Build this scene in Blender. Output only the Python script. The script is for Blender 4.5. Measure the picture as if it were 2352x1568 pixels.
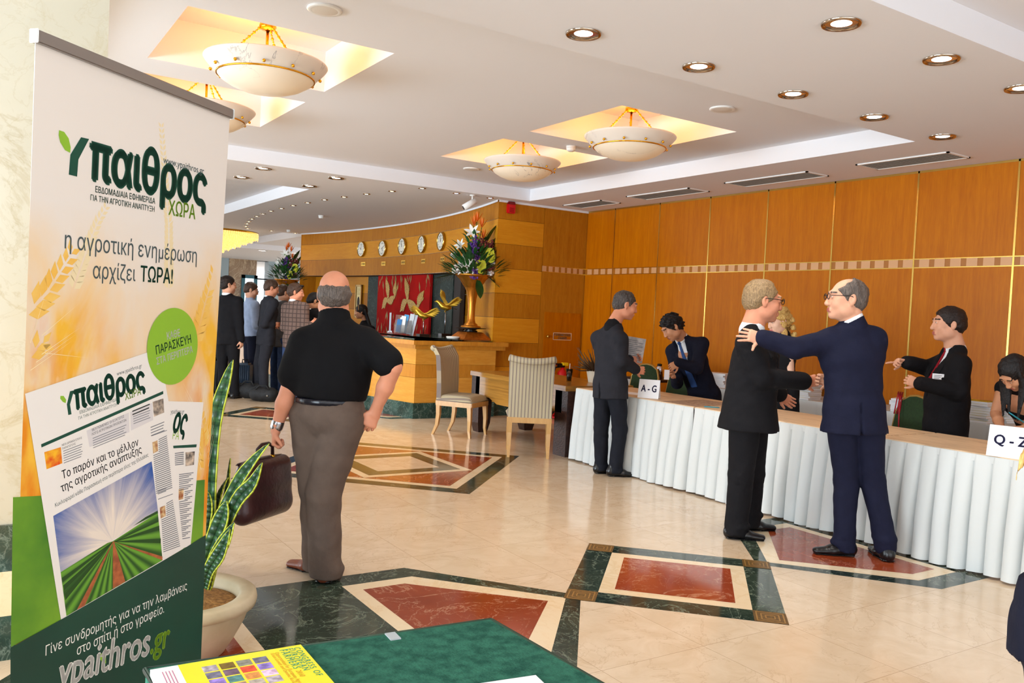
import bpy, bmesh, math, random
import numpy as np
from mathutils import Vector, Matrix, Euler
for _o in list(bpy.data.objects): bpy.data.objects.remove(_o)
SC = bpy.context.scene
COL = SC.collection
PI = math.pi
random.seed(7)
# ------------------------------------------------------------------ camera
H = 1.48                      # eye height
FPX = 1935.0                  # focal length in pixels of the 2352 x 1568 frame
def _rot(yaw, pitch, roll):
    cy, sy = math.cos(yaw), math.sin(yaw)
    fwd = np.array([sy*math.cos(pitch), cy*math.cos(pitch), math.sin(pitch)])
    right = np.array([cy, -sy, 0.0]); up = np.cross(right, fwd)
    c, s = math.cos(roll), math.sin(roll)
    return np.array([c*right+s*up, s*right-c*up, fwd])       # right, down, forward
RM = _rot(math.radians(32.99), math.radians(-1.82), math.radians(2.79))
cam = bpy.data.cameras.new('camera'); camo = bpy.data.objects.new('camera', cam); COL.objects.link(camo)
cam.sensor_fit = 'HORIZONTAL'; cam.sensor_width = 36.0; cam.lens = FPX/2352.0*36.0
cam.clip_start = 0.05; cam.clip_end = 200
_r, _d, _f = RM
M4 = Matrix(((_r[0], -_d[0], -_f[0], 0), (_r[1], -_d[1], -_f[1], 0), (_r[2], -_d[2], -_f[2], H), (0, 0, 0, 1)))
camo.matrix_world = M4
SC.camera = camo
# ------------------------------------------------------------------ world, lights, exposure
SC.view_settings.view_transform = 'Standard'; SC.view_settings.look = 'None'
SC.view_settings.gamma = 1.0; SC.view_settings.use_curve_mapping = False
SC.view_settings.exposure = 0.14
W = bpy.data.worlds.new('sky'); SC.world = W; W.use_nodes = True
_bg = W.node_tree.nodes['Background']; _bg.inputs[0].default_value = (0.86, 0.93, 1.0, 1); _bg.inputs[1].default_value = 2.6
def area(name, loc, aim, sx, sy, power, col=(1, 1, 1)):
    l = bpy.data.lights.new(name, 'AREA'); l.shape = 'RECTANGLE'; l.size = sx; l.size_y = sy; l.energy = power; l.color = col
    o = bpy.data.objects.new(name, l); COL.objects.link(o); o.location = loc
    o.rotation_euler = (Vector(aim)-Vector(loc)).to_track_quat('-Z', 'Y').to_euler()
    return o
# daylight through the glass fronts: behind the camera, on the left side and at the far end of the lobby
area('daylight_front', (1.0, -3.6, 1.6), (2.6, 6, 2.6), 8.0, 2.2, 70, (0.84, 0.93, 1.0))
area('daylight_left', (-6.6, 5.0, 1.7), (4, 6.5, 2.9), 12.0, 2.4, 420, (0.80, 0.92, 1.0))
area('ceiling_fill_left', (-6.5, 5.0, 0.9), (2.5, 6.5, 3.2), 12.0, 1.0, 820, (0.72, 0.88, 1.0))  # added fill from low on the left, aimed up to brighten the ceiling
area('daylight_far', (-6.8, 27.0, 1.7), (3.0, 14, 2.6), 9.0, 2.4, 520, (0.80, 0.90, 1.0))
try:
    SC.cycles.use_denoising = True
    SC.cycles.max_bounces = 7; SC.cycles.diffuse_bounces = 4; SC.cycles.glossy_bounces = 3
    SC.cycles.transmission_bounces = 4; SC.cycles.transparent_max_bounces = 6
    SC.cycles.caustics_reflective = False; SC.cycles.caustics_refractive = False
    SC.cycles.sample_clamp_indirect = 6.0
except Exception: pass
# ------------------------------------------------------------------ measuring helpers (pixel of the 2352x1568 photograph -> point on a real plane)
def ray(x, y, true=False):
    q = np.array([x-1176.0, y-784.0])
    q = q*(1+0.1062*(q@q)/1846.0**2)/1977.3 if true else q/FPX
    return RM.T @ np.array([q[0], q[1], 1.0])
def onz(x, y, z=0.0, true=False):
    r = ray(x, y, true); return Vector(r*((z-H)/r[2]))+Vector((0, 0, H))
def onx(x, y, X, true=False):
    r = ray(x, y, true); return Vector(r*(X/r[0]))+Vector((0, 0, H))
def ony(x, y, Y, true=False):
    r = ray(x, y, true); return Vector(r*(Y/r[1]))+Vector((0, 0, H))
# ------------------------------------------------------------------ material helpers
def lin(c):   # sRGB 0-255 -> linear
    return tuple(((v/255.0)/12.92 if v/255.0 <= 0.04045 else ((v/255.0+0.055)/1.055)**2.4) for v in c)
MATS = {}
def mat(name, col, rough=0.5, metal=0.0, spec=0.5, emit=None, es=0.0, coat=0.0, trans=0.0, ior=1.45, alpha=1.0, sheen=0.0, bump=None, vary=None, sss=0.0):
    """bump=(scale,strength[,detail]) noise bump; vary=(scale,colour2,amount[,stretch])"""
    if name in MATS: return MATS[name]
    m = bpy.data.materials.new(name); m.use_nodes = True; nt = m.node_tree
    b = nt.nodes['Principled BSDF']
    b.inputs['Base Color'].default_value = (*col, 1); b.inputs['Roughness'].default_value = rough
    b.inputs['Metallic'].default_value = metal; b.inputs['Specular IOR Level'].default_value = spec
    b.inputs['Coat Weight'].default_value = coat; b.inputs['Transmission Weight'].default_value = trans
    b.inputs['IOR'].default_value = ior; b.inputs['Alpha'].default_value = alpha
    b.inputs['Sheen Weight'].default_value = sheen
    if sss: b.inputs['Subsurface Weight'].default_value = sss; b.inputs['Subsurface Radius'].default_value = (0.01, 0.004, 0.002)
    if emit: b.inputs['Emission Color'].default_value = (*emit, 1); b.inputs['Emission Strength'].default_value = es
    if bump or vary:
        tc = nt.nodes.new('ShaderNodeTexCoord')
    if vary:
        mp = nt.nodes.new('ShaderNodeMapping'); st = vary[3] if len(vary) > 3 else (1, 1, 1); mp.inputs['Scale'].default_value = st
        nt.links.new(tc.outputs['Object'], mp.inputs['Vector'])
        n = nt.nodes.new('ShaderNodeTexNoise'); n.inputs['Scale'].default_value = vary[0]; n.inputs['Detail'].default_value = 5
        nt.links.new(mp.outputs[0], n.inputs['Vector'])
        r = nt.nodes.new('ShaderNodeMapRange'); r.inputs[1].default_value = 0.35; r.inputs[2].default_value = 0.65; r.inputs[4].default_value = vary[2]
        nt.links.new(n.outputs['Fac'], r.inputs[0])
        mx = nt.nodes.new('ShaderNodeMix'); mx.data_type = 'RGBA'; mx.inputs[6].default_value = (*col, 1); mx.inputs[7].default_value = (*vary[1], 1)
        nt.links.new(r.outputs[0], mx.inputs[0]); nt.links.new(mx.outputs[2], b.inputs['Base Color'])
    if bump:
        n2 = nt.nodes.new('ShaderNodeTexNoise'); n2.inputs['Scale'].default_value = bump[0]; n2.inputs['Detail'].default_value = bump[2] if len(bump) > 2 else 3
        nt.links.new(tc.outputs['Object'], n2.inputs['Vector'])
        bp = nt.nodes.new('ShaderNodeBump'); bp.inputs['Strength'].default_value = bump[1]; bp.inputs['Distance'].default_value = 0.01
        nt.links.new(n2.outputs['Fac'], bp.inputs['Height']); nt.links.new(bp.outputs[0], b.inputs['Normal'])
    MATS[name] = m; return m
class NT:
    """small node-graph writer"""
    def __init__(s, m): s.t = m.node_tree; s.b = s.t.nodes['Principled BSDF']
    def n(s, kind, **kw):
        nd = s.t.nodes.new(kind)
        for k, v in kw.items():
            if k.startswith('i'): nd.inputs[int(k[1:])].default_value = v
            else: setattr(nd, k, v)
        return nd
    def l(s, a, b): s.t.links.new(a, b)
    def coord(s, scale=(1, 1, 1), rot=(0, 0, 0), loc=(0, 0, 0), out='Object'):
        tc = s.n('ShaderNodeTexCoord'); mp = s.n('ShaderNodeMapping'); mp.inputs['Scale'].default_value = scale; mp.inputs['Rotation'].default_value = rot; mp.inputs['Location'].default_value = loc
        s.l(tc.outputs[out], mp.inputs[0]); return mp.outputs[0]
    def noise(s, vec, scale, detail=4, rough=0.5, dist=0.0):
        nd = s.n('ShaderNodeTexNoise'); nd.inputs['Scale'].default_value = scale; nd.inputs['Detail'].default_value = detail
        nd.inputs['Roughness'].default_value = rough; nd.inputs['Distortion'].default_value = dist
        s.l(vec, nd.inputs['Vector']); return nd.outputs['Fac']
    def rng(s, v, a, b, c=0.0, d=1.0):
        r = s.n('ShaderNodeMapRange'); s.l(v, r.inputs[0])
        for i, q in zip((1, 2, 3, 4), (a, b, c, d)): r.inputs[i].default_value = q
        return r.outputs[0]
    def math(s, op, a, b=None, c=None):
        m = s.n('ShaderNodeMath', operation=op)
        for i, q in enumerate((a, b, c)):
            if q is None: continue
            if isinstance(q, (int, float)): m.inputs[i].default_value = q
            else: s.l(q, m.inputs[i])
        return m.outputs[0]
    def mix(s, f, a, b, mode='MIX'):
        m = s.n('ShaderNodeMix', data_type='RGBA', blend_type=mode)
        if isinstance(f, (int, float)): m.inputs[0].default_value = f
        else: s.l(f, m.inputs[0])
        for i, q in ((6, a), (7, b)):
            if isinstance(q, tuple): m.inputs[i].default_value = (*q[:3], 1)
            else: s.l(q, m.inputs[i])
        return m.outputs[2]
    def sep(s, v):
        x = s.n('ShaderNodeSeparateXYZ'); s.l(v, x.inputs[0]); return x.outputs
    def col(s, c): s.l(c, s.b.inputs['Base Color'])
    def bump(s, h, strength=0.3, dist=0.01):
        b = s.n('ShaderNodeBump'); b.inputs['Strength'].default_value = strength; b.inputs['Distance'].default_value = dist
        s.l(h, b.inputs['Height']); s.l(b.outputs[0], s.b.inputs['Normal'])
def wood(name, c1, c2, stretch=(9, 9, 0.7), rough=0.32, scale=3.0, coat=0.15, spec=0.5):
    m = mat(name, c1, rough, coat=coat, spec=spec); g = NT(m)
    v = g.coord(stretch); a = g.noise(v, scale, 6, 0.6, 0.6)
    v2 = g.coord(tuple(q*6 for q in stretch)); b = g.noise(v2, scale, 3)
    v3 = g.coord((1, 1, 1)); c = g.noise(v3, 1.3, 2)
    f = g.math('ADD', g.math('MULTIPLY', g.rng(a, 0.3, 0.7), 0.6), g.math('MULTIPLY', g.rng(b, 0.35, 0.65), 0.25))
    f = g.math('ADD', f, g.math('MULTIPLY', g.rng(c, 0.4, 0.6), 0.15))
    g.col(g.mix(f, c1, c2)); return m
def marble(name, base, vein, scale=2.0, amount=0.7, rough=0.1, cloud=None, coat=0.0, width=0.03):
    m = mat(name, base, rough, coat=coat); g = NT(m)
    v = g.coord((1, 1, 1)); 
    n = g.noise(v, scale, 8, 0.62, 1.2)
    n2 = g.noise(v, scale*2.7, 6, 0.6, 1.6)
    d = g.math('ABSOLUTE', g.math('SUBTRACT', n, 0.5)); d2 = g.math('ABSOLUTE', g.math('SUBTRACT', n2, 0.5))
    f = g.math('ADD', g.rng(d, 0, width, 1, 0), g.math('MULTIPLY', g.rng(d2, 0, width*0.8, 1, 0), 0.55))
    f = g.math('MULTIPLY', f, amount)
    cl = g.noise(v, scale*0.8, 4)
    c = g.mix(g.rng(cl, 0.35, 0.65), base, cloud if cloud else tuple(q*0.8 for q in base))
    g.col(g.mix(g.math('MINIMUM', f, 1.0), c, vein)); return m
# ------------------------------------------------------------------ mesh builder
class MB:
    def __init__(s): s.v = []; s.f = []; s.m = []; s.cur = 0; s.sm = []; s.smooth = False
    def use(s, i, smooth=None):
        s.cur = i
        if smooth is not None: s.smooth = smooth
        return s
    def add(s, vs, fs):
        o = len(s.v); s.v += [tuple(map(float, q)) for q in vs]
        for f in fs: s.f.append(tuple(o+i for i in f)); s.m.append(s.cur); s.sm.append(s.smooth)
        return s
    def poly(s, pts): return s.add(pts, [tuple(range(len(pts)))])
    def box(s, a, b, bev=0.0, M=None):
        x0, y0, z0 = (min(a[i], b[i]) for i in range(3)); x1, y1, z1 = (max(a[i], b[i]) for i in range(3))
        if bev > 0:
            bm = bmesh.new(); bmesh.ops.create_cube(bm, size=1)
            for v in bm.verts: v.co = Vector(((x0+x1)/2+v.co.x*(x1-x0), (y0+y1)/2+v.co.y*(y1-y0), (z0+z1)/2+v.co.z*(z1-z0)))
            bmesh.ops.bevel(bm, geom=bm.edges[:], offset=min(bev, 0.49*min(x1-x0, y1-y0, z1-z0)), segments=2, affect='EDGES')
            return s.bm(bm, M)
        vs = [(x0,y0,z0),(x1,y0,z0),(x1,y1,z0),(x0,y1,z0),(x0,y0,z1),(x1,y0,z1),(x1,y1,z1),(x0,y1,z1)]
        if M is not None: vs = [M @ Vector(q) for q in vs]
        return s.add(vs, [(0,3,2,1),(4,5,6,7),(0,1,5,4),(1,2,6,5),(2,3,7,6),(3,0,4,7)])
    def bm(s, bm, M=None):
        bm.verts.ensure_lookup_table(); bm.verts.index_update()
        vs = [(M @ v.co) if M is not None else v.co.copy() for v in bm.verts]
        fs = [tuple(v.index for v in f.verts) for f in bm.faces]; bm.free(); return s.add(vs, fs)
    def ring(s, pts, closed=True): ...
    def tube(s, path, rad, n=10, cap=True, flat=None):
        """path of points, rad scalar or list; flat=(a,b) squashes the section along its frame axes"""
        P = [Vector(p) for p in path]; k = len(P)
        R = [rad]*k if isinstance(rad, (int, float)) else list(rad)
        vs = []; prev = None
        for i in range(k):
            t = (P[min(i+1, k-1)]-P[max(i-1, 0)]); t = t.normalized() if t.length > 1e-9 else Vector((0, 0, 1))
            if prev is None:
                a = t.cross(Vector((0, 0, 1))); 
                if a.length < 1e-3: a = t.cross(Vector((0, 1, 0)))
            else: a = prev - t*prev.dot(t)
            a.normalize(); b = t.cross(a); prev = a
            fa, fb = flat if flat else (1, 1)
            for j in range(n):
                w = 2*PI*j/n; vs.append(P[i]+(a*math.cos(w)*fa+b*math.sin(w)*fb)*R[i])
        fs = [(i*n+j, i*n+(j+1) % n, (i+1)*n+(j+1) % n, (i+1)*n+j) for i in range(k-1) for j in range(n)]
        if cap: fs += [tuple(reversed(range(n))), tuple((k-1)*n+j for j in range(n))]
        return s.add(vs, fs)
    def lathe(s, prof, n=24, c=(0, 0, 0), M=None, close=False):
        """prof list of (r,z)"""
        vs = [(c[0]+r*math.cos(2*PI*j/n), c[1]+r*math.sin(2*PI*j/n), c[2]+z) for r, z in prof for j in range(n)]
        if M is not None: vs = [M @ Vector(q) for q in vs]
        k = len(prof)
        fs = [(i*n+j, i*n+(j+1) % n, (i+1)*n+(j+1) % n, (i+1)*n+j) for i in range(k-1) for j in range(n)]
        if close: fs += [tuple(reversed(range(n))), tuple((k-1)*n+j for j in range(n))]
        return s.add(vs, fs)
    def sphere(s, c, r, n=12, m=8, M=None):
        r = (r, r, r) if isinstance(r, (int, float)) else r
        vs = [(0, 0, 1)]+[(math.sin(PI*i/m)*math.cos(2*PI*j/n), math.sin(PI*i/m)*math.sin(2*PI*j/n), math.cos(PI*i/m)) for i in range(1, m) for j in range(n)]+[(0, 0, -1)]
        vs = [Vector((q[0]*r[0], q[1]*r[1], q[2]*r[2])) for q in vs]
        if M is not None: vs = [M @ q for q in vs]
        vs = [q+Vector(c) for q in vs]
        fs = [(0, 1+j, 1+(j+1) % n) for j in range(n)]
        for i in range(m-2): fs += [(1+i*n+j, 1+(i+1)*n+j, 1+(i+1)*n+(j+1) % n, 1+i*n+(j+1) % n) for j in range(n)]
        e = len(vs)-1; fs += [(e, 1+(m-2)*n+(j+1) % n, 1+(m-2)*n+j) for j in range(n)]
        return s.add(vs, fs)
    def prism(s, pts, d):
        """polygon pts extruded by vector d"""
        d = Vector(d); P = [Vector(p) for p in pts]; n = len(P)
        return s.add(P+[p+d for p in P], [tuple(reversed(range(n))), tuple(range(n, 2*n))]+[(i, (i+1) % n, n+(i+1) % n, n+i) for i in range(n)])
    def grid(s, fn, nu, nv, flip=False):
        vs = [fn(i/nu, j/nv) for j in range(nv+1) for i in range(nu+1)]
        fs = [(j*(nu+1)+i, j*(nu+1)+i+1, (j+1)*(nu+1)+i+1, (j+1)*(nu+1)+i) for j in range(nv) for i in range(nu)]
        if flip: fs = [tuple(reversed(f)) for f in fs]
        return s.add(vs, fs)
    def obj(s, name, mats, parent=None, M=None):
        me = bpy.data.meshes.new(name); me.from_pydata(s.v, [], s.f); 
        for m in (mats if isinstance(mats, (list, tuple)) else [mats]): me.materials.append(m)
        me.polygons.foreach_set('material_index', s.m); me.polygons.foreach_set('use_smooth', s.sm); me.update()
        return link(name, me, parent, M)
def link(name, me, parent=None, M=None):
    o = bpy.data.objects.new(name, me); COL.objects.link(o)
    if M is not None: o.matrix_world = M
    if parent is not None: attach(o, parent)
    return o
def world_of(o):
    m = Matrix.LocRotScale(o.location, o.rotation_euler, o.scale)
    if o.parent: m = world_of(o.parent) @ o.matrix_parent_inverse @ m
    return m
def attach(o, parent):
    o.parent = parent; o.matrix_parent_inverse = world_of(parent).inverted()
def thing(name, label, cat, loc=(0, 0, 0), rotz=0.0, group=None):
    o = bpy.data.objects.new(name, None); COL.objects.link(o); o.location = loc; o.rotation_euler = (0, 0, rotz); o.empty_display_size = 0.1
    return tag(o, label, cat, group)
def tag(o, label, cat, group=None):
    o['label'] = label; o['category'] = cat
    if group: o['group'] = group
    return o
def struct(o, label=None):
    o['kind'] = 'structure'
    if label: o['label'] = label
    return o
def dup(root, loc, rotz=None, label=None, group=None):
    r = root.copy(); COL.objects.link(r); r.location = loc
    if rotz is not None: r.rotation_euler = (0, 0, rotz)
    if label: r['label'] = label
    if group: r['group'] = group
    for ch in list(root.children):
        c = ch.copy(); COL.objects.link(c); c.parent = r; c.matrix_parent_inverse = ch.matrix_parent_inverse.copy()
        for g in list(ch.children):
            d = g.copy(); COL.objects.link(d); d.parent = c; d.matrix_parent_inverse = g.matrix_parent_inverse.copy()
    return r
def text_mesh(body, size=1.0, bold=0.0, extrude=0.0, align='LEFT', shear=0.0, spacing=1.0, res=3, xs=1.0):
    cu = bpy.data.curves.new('t', 'FONT'); cu.body = body; cu.size = size; cu.align_x = align; cu.shear = shear; cu.space_character = spacing
    o = bpy.data.objects.new('t', cu); COL.objects.link(o)
    dg = bpy.context.evaluated_depsgraph_get(); c2 = o.evaluated_get(dg).to_curve(dg)
    loops = []
    for sp in c2.splines:
        P = sp.bezier_points; n = len(P); L = []
        for k in range(n):
            a, b = P[k], P[(k+1) % n]; straight = (a.handle_right-a.co).length < 1e-5 and (b.handle_left-b.co).length < 1e-5
            st = 1 if straight else res
            for q in range(st):
                u = q/st; w = 1-u; L.append(w**3*a.co+3*w*w*u*a.handle_right+3*w*u*u*b.handle_left+u**3*b.co)
        A = sum(L[k].x*L[(k+1) % len(L)].y-L[(k+1) % len(L)].x*L[k].y for k in range(len(L)))/2
        if abs(A) > 1e-9: loops.append((A, [Vector((p.x, p.y, 0)) for p in L]))
    o.evaluated_get(dg).to_curve_clear(); bpy.data.objects.remove(o); bpy.data.curves.remove(cu)
    vs, fs = [], []
    if not loops: return vs, fs
    # letters: loops that touch are filled together, strip by strip, by the non-zero winding rule
    cl = []
    for A, L in loops:
        bb = [min(p.x for p in L), max(p.x for p in L), min(p.y for p in L), max(p.y for p in L)]
        hit = [c for c in cl if not (bb[1] < c[0][0] or bb[0] > c[0][1] or bb[3] < c[0][2] or bb[2] > c[0][3])]
        new = [bb, [L]]
        for c in hit: new = [[min(new[0][0], c[0][0]), max(new[0][1], c[0][1]), min(new[0][2], c[0][2]), max(new[0][3], c[0][3])], new[1]+c[1]]; cl.remove(c)
        cl.append(new)
    for bb, Ls in cl:
        E = [(L[k], L[(k+1) % len(L)]) for L in Ls for k in range(len(L)) if abs(L[k].y-L[(k+1) % len(L)].y) > 1e-7]
        ys = sorted({round(p.y, 5) for L in Ls for p in L}); full = []
        for a, b in zip(ys[:-1], ys[1:]):
            m = max(1, int((b-a)/(0.06*size))); full += [a+(b-a)*q/m for q in range(m)]
        full.append(ys[-1])
        for y0, y1 in zip(full[:-1], full[1:]):
            if y1-y0 < 1e-6: continue
            ym = (y0+y1)/2; X = []
            for a, b in E:
                lo, hi, d = (a, b, 1) if a.y < b.y else (b, a, -1)
                if lo.y <= ym < hi.y:
                    s_ = (hi.x-lo.x)/(hi.y-lo.y); X.append((lo.x+s_*(ym-lo.y), lo.x+s_*(y0-lo.y), lo.x+s_*(y1-lo.y), d))
            X.sort(); w = 0
            for q in X:
                if w == 0: st = q
                w += q[3]
                if w == 0 and q[0]-st[0] > 1e-6:
                    n0 = len(vs); vs += [(st[1]*xs, y0, 0.0), (q[1]*xs, y0, 0.0), (q[2]*xs, y1, 0.0), (st[2]*xs, y1, 0.0)]; fs.append((n0, n0+1, n0+2, n0+3))
    if bold > 0:                       # heavier strokes: the letters overlaid with slightly shifted copies of themselves
        b = bold*size*1.6; V0, F0 = list(vs), list(fs)
        for dx, dy in ((b, 0), (-b, 0), (0, b*0.7), (0, -b*0.7), (b*0.5, b*0.4), (-b*0.5, -b*0.4)):
            n = len(vs); vs += [(x+dx, y+dy, z) for x, y, z in V0]; fs += [tuple(i+n for i in f) for f in F0]
    return vs, fs
def put_text(mb, body, M, size, **kw):
    vs, fs = text_mesh(body, size, **kw); mb.add([M @ Vector(q) for q in vs], fs)
def fit_text(mb, body, M, width, height=None, **kw):
    """text scaled so that it is `width` wide (and its letters keep height if given); origin lower left"""
    vs, fs = text_mesh(body, 1.0, **kw)
    if not vs: return
    xs = [q[0] for q in vs]; ys = [q[1] for q in vs]
    sx = width/(max(xs)-min(xs)); sy = sx if height is None else height/(max(ys)-min(ys))
    x0 = min(xs); y0 = 0.0 if height is None else min(ys)
    mb.add([M @ Vector(((q[0]-x0)*sx, (q[1]-y0)*sy, 0)) for q in vs], fs)
# ================================================================== THE ROOM
ZS, ZR, ZC = 3.125, 3.294, 3.63         # soffit, raised ceiling, coffer tops
WX, EY = 8.03, 10.39                    # right wall plane, end wall plane
def curve_x(y): return -10.89+math.sqrt(17.9**2-(y-15.0)**2)        # curved reception wall (seen from inside the circle)
def count_x(y): return 4.56+(y-14.8)**2/34.8                        # bowed counter front
M_cream = mat('plaster', lin((236, 236, 240)), 0.8, spec=0.1)
WOOD_A, WOOD_B = lin((216, 146, 34)), lin((186, 110, 16))
M_panel = wood('wall veneer', lin((200, 116, 0)), lin((172, 90, 0)), (7, 7, 0.5), 0.38, coat=0.0, spec=0.22)
M_plank = wood('plank veneer dark', lin((196, 128, 28)), lin((166, 98, 12)), (6, 6, 0.8), 0.5, coat=0.0, spec=0.14)
M_plank2 = wood('plank veneer light', lin((222, 152, 36)), lin((204, 126, 18)), (0.8, 0.8, 9), 0.5, coat=0.0, spec=0.14)
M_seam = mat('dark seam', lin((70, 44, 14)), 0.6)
M_brass = mat('brass strip', lin((214, 178, 92)), 0.25, 1.0)
M_fr1 = mat('frieze pink wood', lin((214, 160, 112)), 0.4); M_fr2 = mat('frieze brown wood', lin((170, 104, 30)), 0.4)
M_green = marble('green marble', lin((30, 44, 38)), lin((150, 160, 140)), 3.2, 0.5, 0.1, lin((58, 70, 56)), width=0.014)
M_gstone = marble('green stone plinth', lin((52, 82, 74)), lin((130, 150, 140)), 5, 0.5, 0.15, lin((30, 52, 46)), width=0.02)
M_red = marble('red marble', lin((166, 74, 40)), lin((226, 176, 140)), 1.6, 0.45, 0.1, lin((136, 54, 28)), width=0.010)
M_band = marble('cream marble band', lin((244, 224, 190)), lin((226, 190, 140)), 2.0, 0.4, 0.12, lin((240, 214, 176)))
M_brz = mat('bronze inlay', lin((130, 96, 44)), 0.4, 0.3, vary=(60, lin((96, 70, 34)), 1.0))
M_brz2 = mat('bronze inlay key', lin((176, 132, 66)), 0.35, 0.3)
def floor_material():
    m = mat('cream marble tiles', lin((226, 192, 148)), 0.13, spec=0.5); g = NT(m)
    v = g.coord(); x, y, z = g.sep(v)
    T = 0.6
    def cell(a, off):
        q = g.math('DIVIDE', g.math('SUBTRACT', a, off), T); return q, g.math('FLOOR', q), g.math('FRACT', q)
    qx, ix, fx = cell(x, 3.483-6.0); qy, iy, fy = cell(y, 2.70-6.0)
    wn = g.n('ShaderNodeTexWhiteNoise', noise_dimensions='2D'); cb = g.n('ShaderNodeCombineXYZ')
    g.l(ix, cb.inputs[0]); g.l(iy, cb.inputs[1]); g.l(cb.outputs[0], wn.inputs['Vector'])
    # shift the veining tile by tile
    va = g.n('ShaderNodeVectorMath', operation='MULTIPLY_ADD'); g.l(wn.outputs['Color'], va.inputs[0]); va.inputs[1].default_value = (9, 9, 0); g.l(v, va.inputs[2])
    n = g.noise(va.outputs[0], 1.5, 7, 0.62, 1.4); d = g.math('ABSOLUTE', g.math('SUBTRACT', n, 0.5))
    n2 = g.noise(va.outputs[0], 5.5, 5, 0.6, 0.8)
    c = g.mix(g.rng(n2, 0.32, 0.68), lin((234, 212, 184)), lin((220, 194, 162)))
    c = g.mix(g.math('MULTIPLY', g.rng(d, 0, 0.010, 1, 0), 0.3), c, lin((176, 138, 96)))
    c = g.mix(g.math('MULTIPLY', wn.outputs['Value'], 0.25), c, lin((212, 184, 150)))
    ex = g.math('MINIMUM', fx, g.math('SUBTRACT', 1.0, fx)); ey = g.math('MINIMUM', fy, g.math('SUBTRACT', 1.0, fy))
    e = g.rng(g.math('MINIMUM', ex, ey), 0.0015, 0.0035, 1, 0)
    g.col(g.mix(g.math('MULTIPLY', e, 0.55), c, lin((150, 112, 74))))
    return m
M_floor = floor_material()
# ------------------------------------------------------------------ floor with its inlaid marble figures
fl = MB()
fl.use(0).poly([(-9, -6, 0), (14, -6, 0), (14, 40, 0), (-9, 40, 0)])
def flat(pts, mi, z): fl.use(mi).poly([(p[0], p[1], z) for p in pts])
def quad_bar(p, q, hw, mi, z):      # straight inlay strip p->q of half width hw
    d = Vector((q[0]-p[0], q[1]-p[1])); d.normalize(); n = Vector((-d.y, d.x))*hw
    flat([(p[0]-n.x, p[1]-n.y), (q[0]-n.x, q[1]-n.y), (q[0]+n.x, q[1]+n.y), (p[0]+n.x, p[1]+n.y)], mi, z)
def diamond(cx, cy, r, mi, z): flat([(cx+r, cy), (cx, cy+r), (cx-r, cy), (cx, cy-r)], mi, z)
def key_square(cx, cy, r=0.118):
    diamond(cx, cy, r, 4, 0.0018)
    for k, rr in enumerate((0.095, 0.062, 0.032)):
        w = 0.006
        P = [(cx+rr, cy), (cx, cy+rr), (cx-rr, cy), (cx, cy-rr)]
        for i in range(4): quad_bar(P[i], P[(i+1) % 4], 0.0035, 5, 0.0022)
Z1, Z2, Z3 = 0.0004, 0.0008, 0.0012
def small_figure(cx, cy):
    """red diamond in cream and green bands, bronze key squares at the corners, a house-shaped figure on either side"""
    diamond(cx, cy, 0.805, 1, Z1); diamond(cx, cy, 0.572, 2, Z2); diamond(cx, cy, 0.455, 3, Z3)
    for s in (-1, 1):
        def P(pts): return [(cx+s*a, cy+b) for a, b in (pts if s > 0 else reversed(pts))]
        t = 0.572      # tip where the bands cross
        flat(P([(0.69, 0), (1.34, -0.815), (2.08, -0.815), (2.08, 0.815), (1.34, 0.815)]), 1, Z1)
        flat(P([(0.79, 0), (1.37, -0.655), (1.78, -0.655), (1.78, 0.655), (1.37, 0.655)]), 2, Z2)
        flat(P([(0.905, 0), (1.46, -0.56), (1.70, -0.56), (1.70, 0.56), (1.46, 0.56)]), 3, Z3)
    for a, b in ((0.688, 0), (-0.688, 0), (0, 0.688), (0, -0.688)): key_square(cx+a, cy+b)
def large_figure(cx, cy):
    diamond(cx, cy, 1.434, 1, Z1); diamond(cx, cy, 1.22, 2, Z2); diamond(cx, cy, 1.10, 3, Z3)
    def sq(r, mi, z): flat([(cx-r, cy-r), (cx+r, cy-r), (cx+r, cy+r), (cx-r, cy+r)], mi, z)
    sq(0.545, 2, 0.0016); sq(0.465, 1, 0.0020); sq(0.315, 0, 0.0024)
for k in range(0, 5):
    yy = 3.506+k*3.82
    for cx in (3.483-4.16, 3.483):
        (small_figure if k % 2 == 0 else large_figure)(cx, yy)
floor = struct(fl.obj('floor', [M_floor, M_green, M_band, M_red, M_brz, M_brz2]))
# ------------------------------------------------------------------ ceiling: one stepped surface
xs = [-9, 0.30, 1.11, 2.51, 4.07, 4.62, 6.02, 6.77, 14]
ys = [-6, -1.2, 2.63, 4.26, 5.585, 6.99, 7.465, 8.86, 10.14, 11.77, 19.4, 24.0, 29.0, 40]
def ceil_h(x, y):
    if y < 2.63: return ZR if (y > -1.2 and 0.30 < x < 6.77) else ZS
    if 4.26 < y < 10.14 and 0.30 < x < 6.77:
        if (1.11 < x < 2.51 or 4.62 < x < 6.02) and (5.585 < y < 6.99 or 7.465 < y < 8.86): return ZC
        return ZR
    if 11.77 < y < 19.4 and 0.30 < x < 4.07: return ZR
    if 19.4 < y < 24.0 and x < 14: return 3.30 if x < 6.6 else ZS
    if y > 24.0: return 2.98
    return ZS
cb = MB()
hh = [[ceil_h((xs[i]+xs[i+1])/2, (ys[j]+ys[j+1])/2) for j in range(len(ys)-1)] for i in range(len(xs)-1)]
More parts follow.
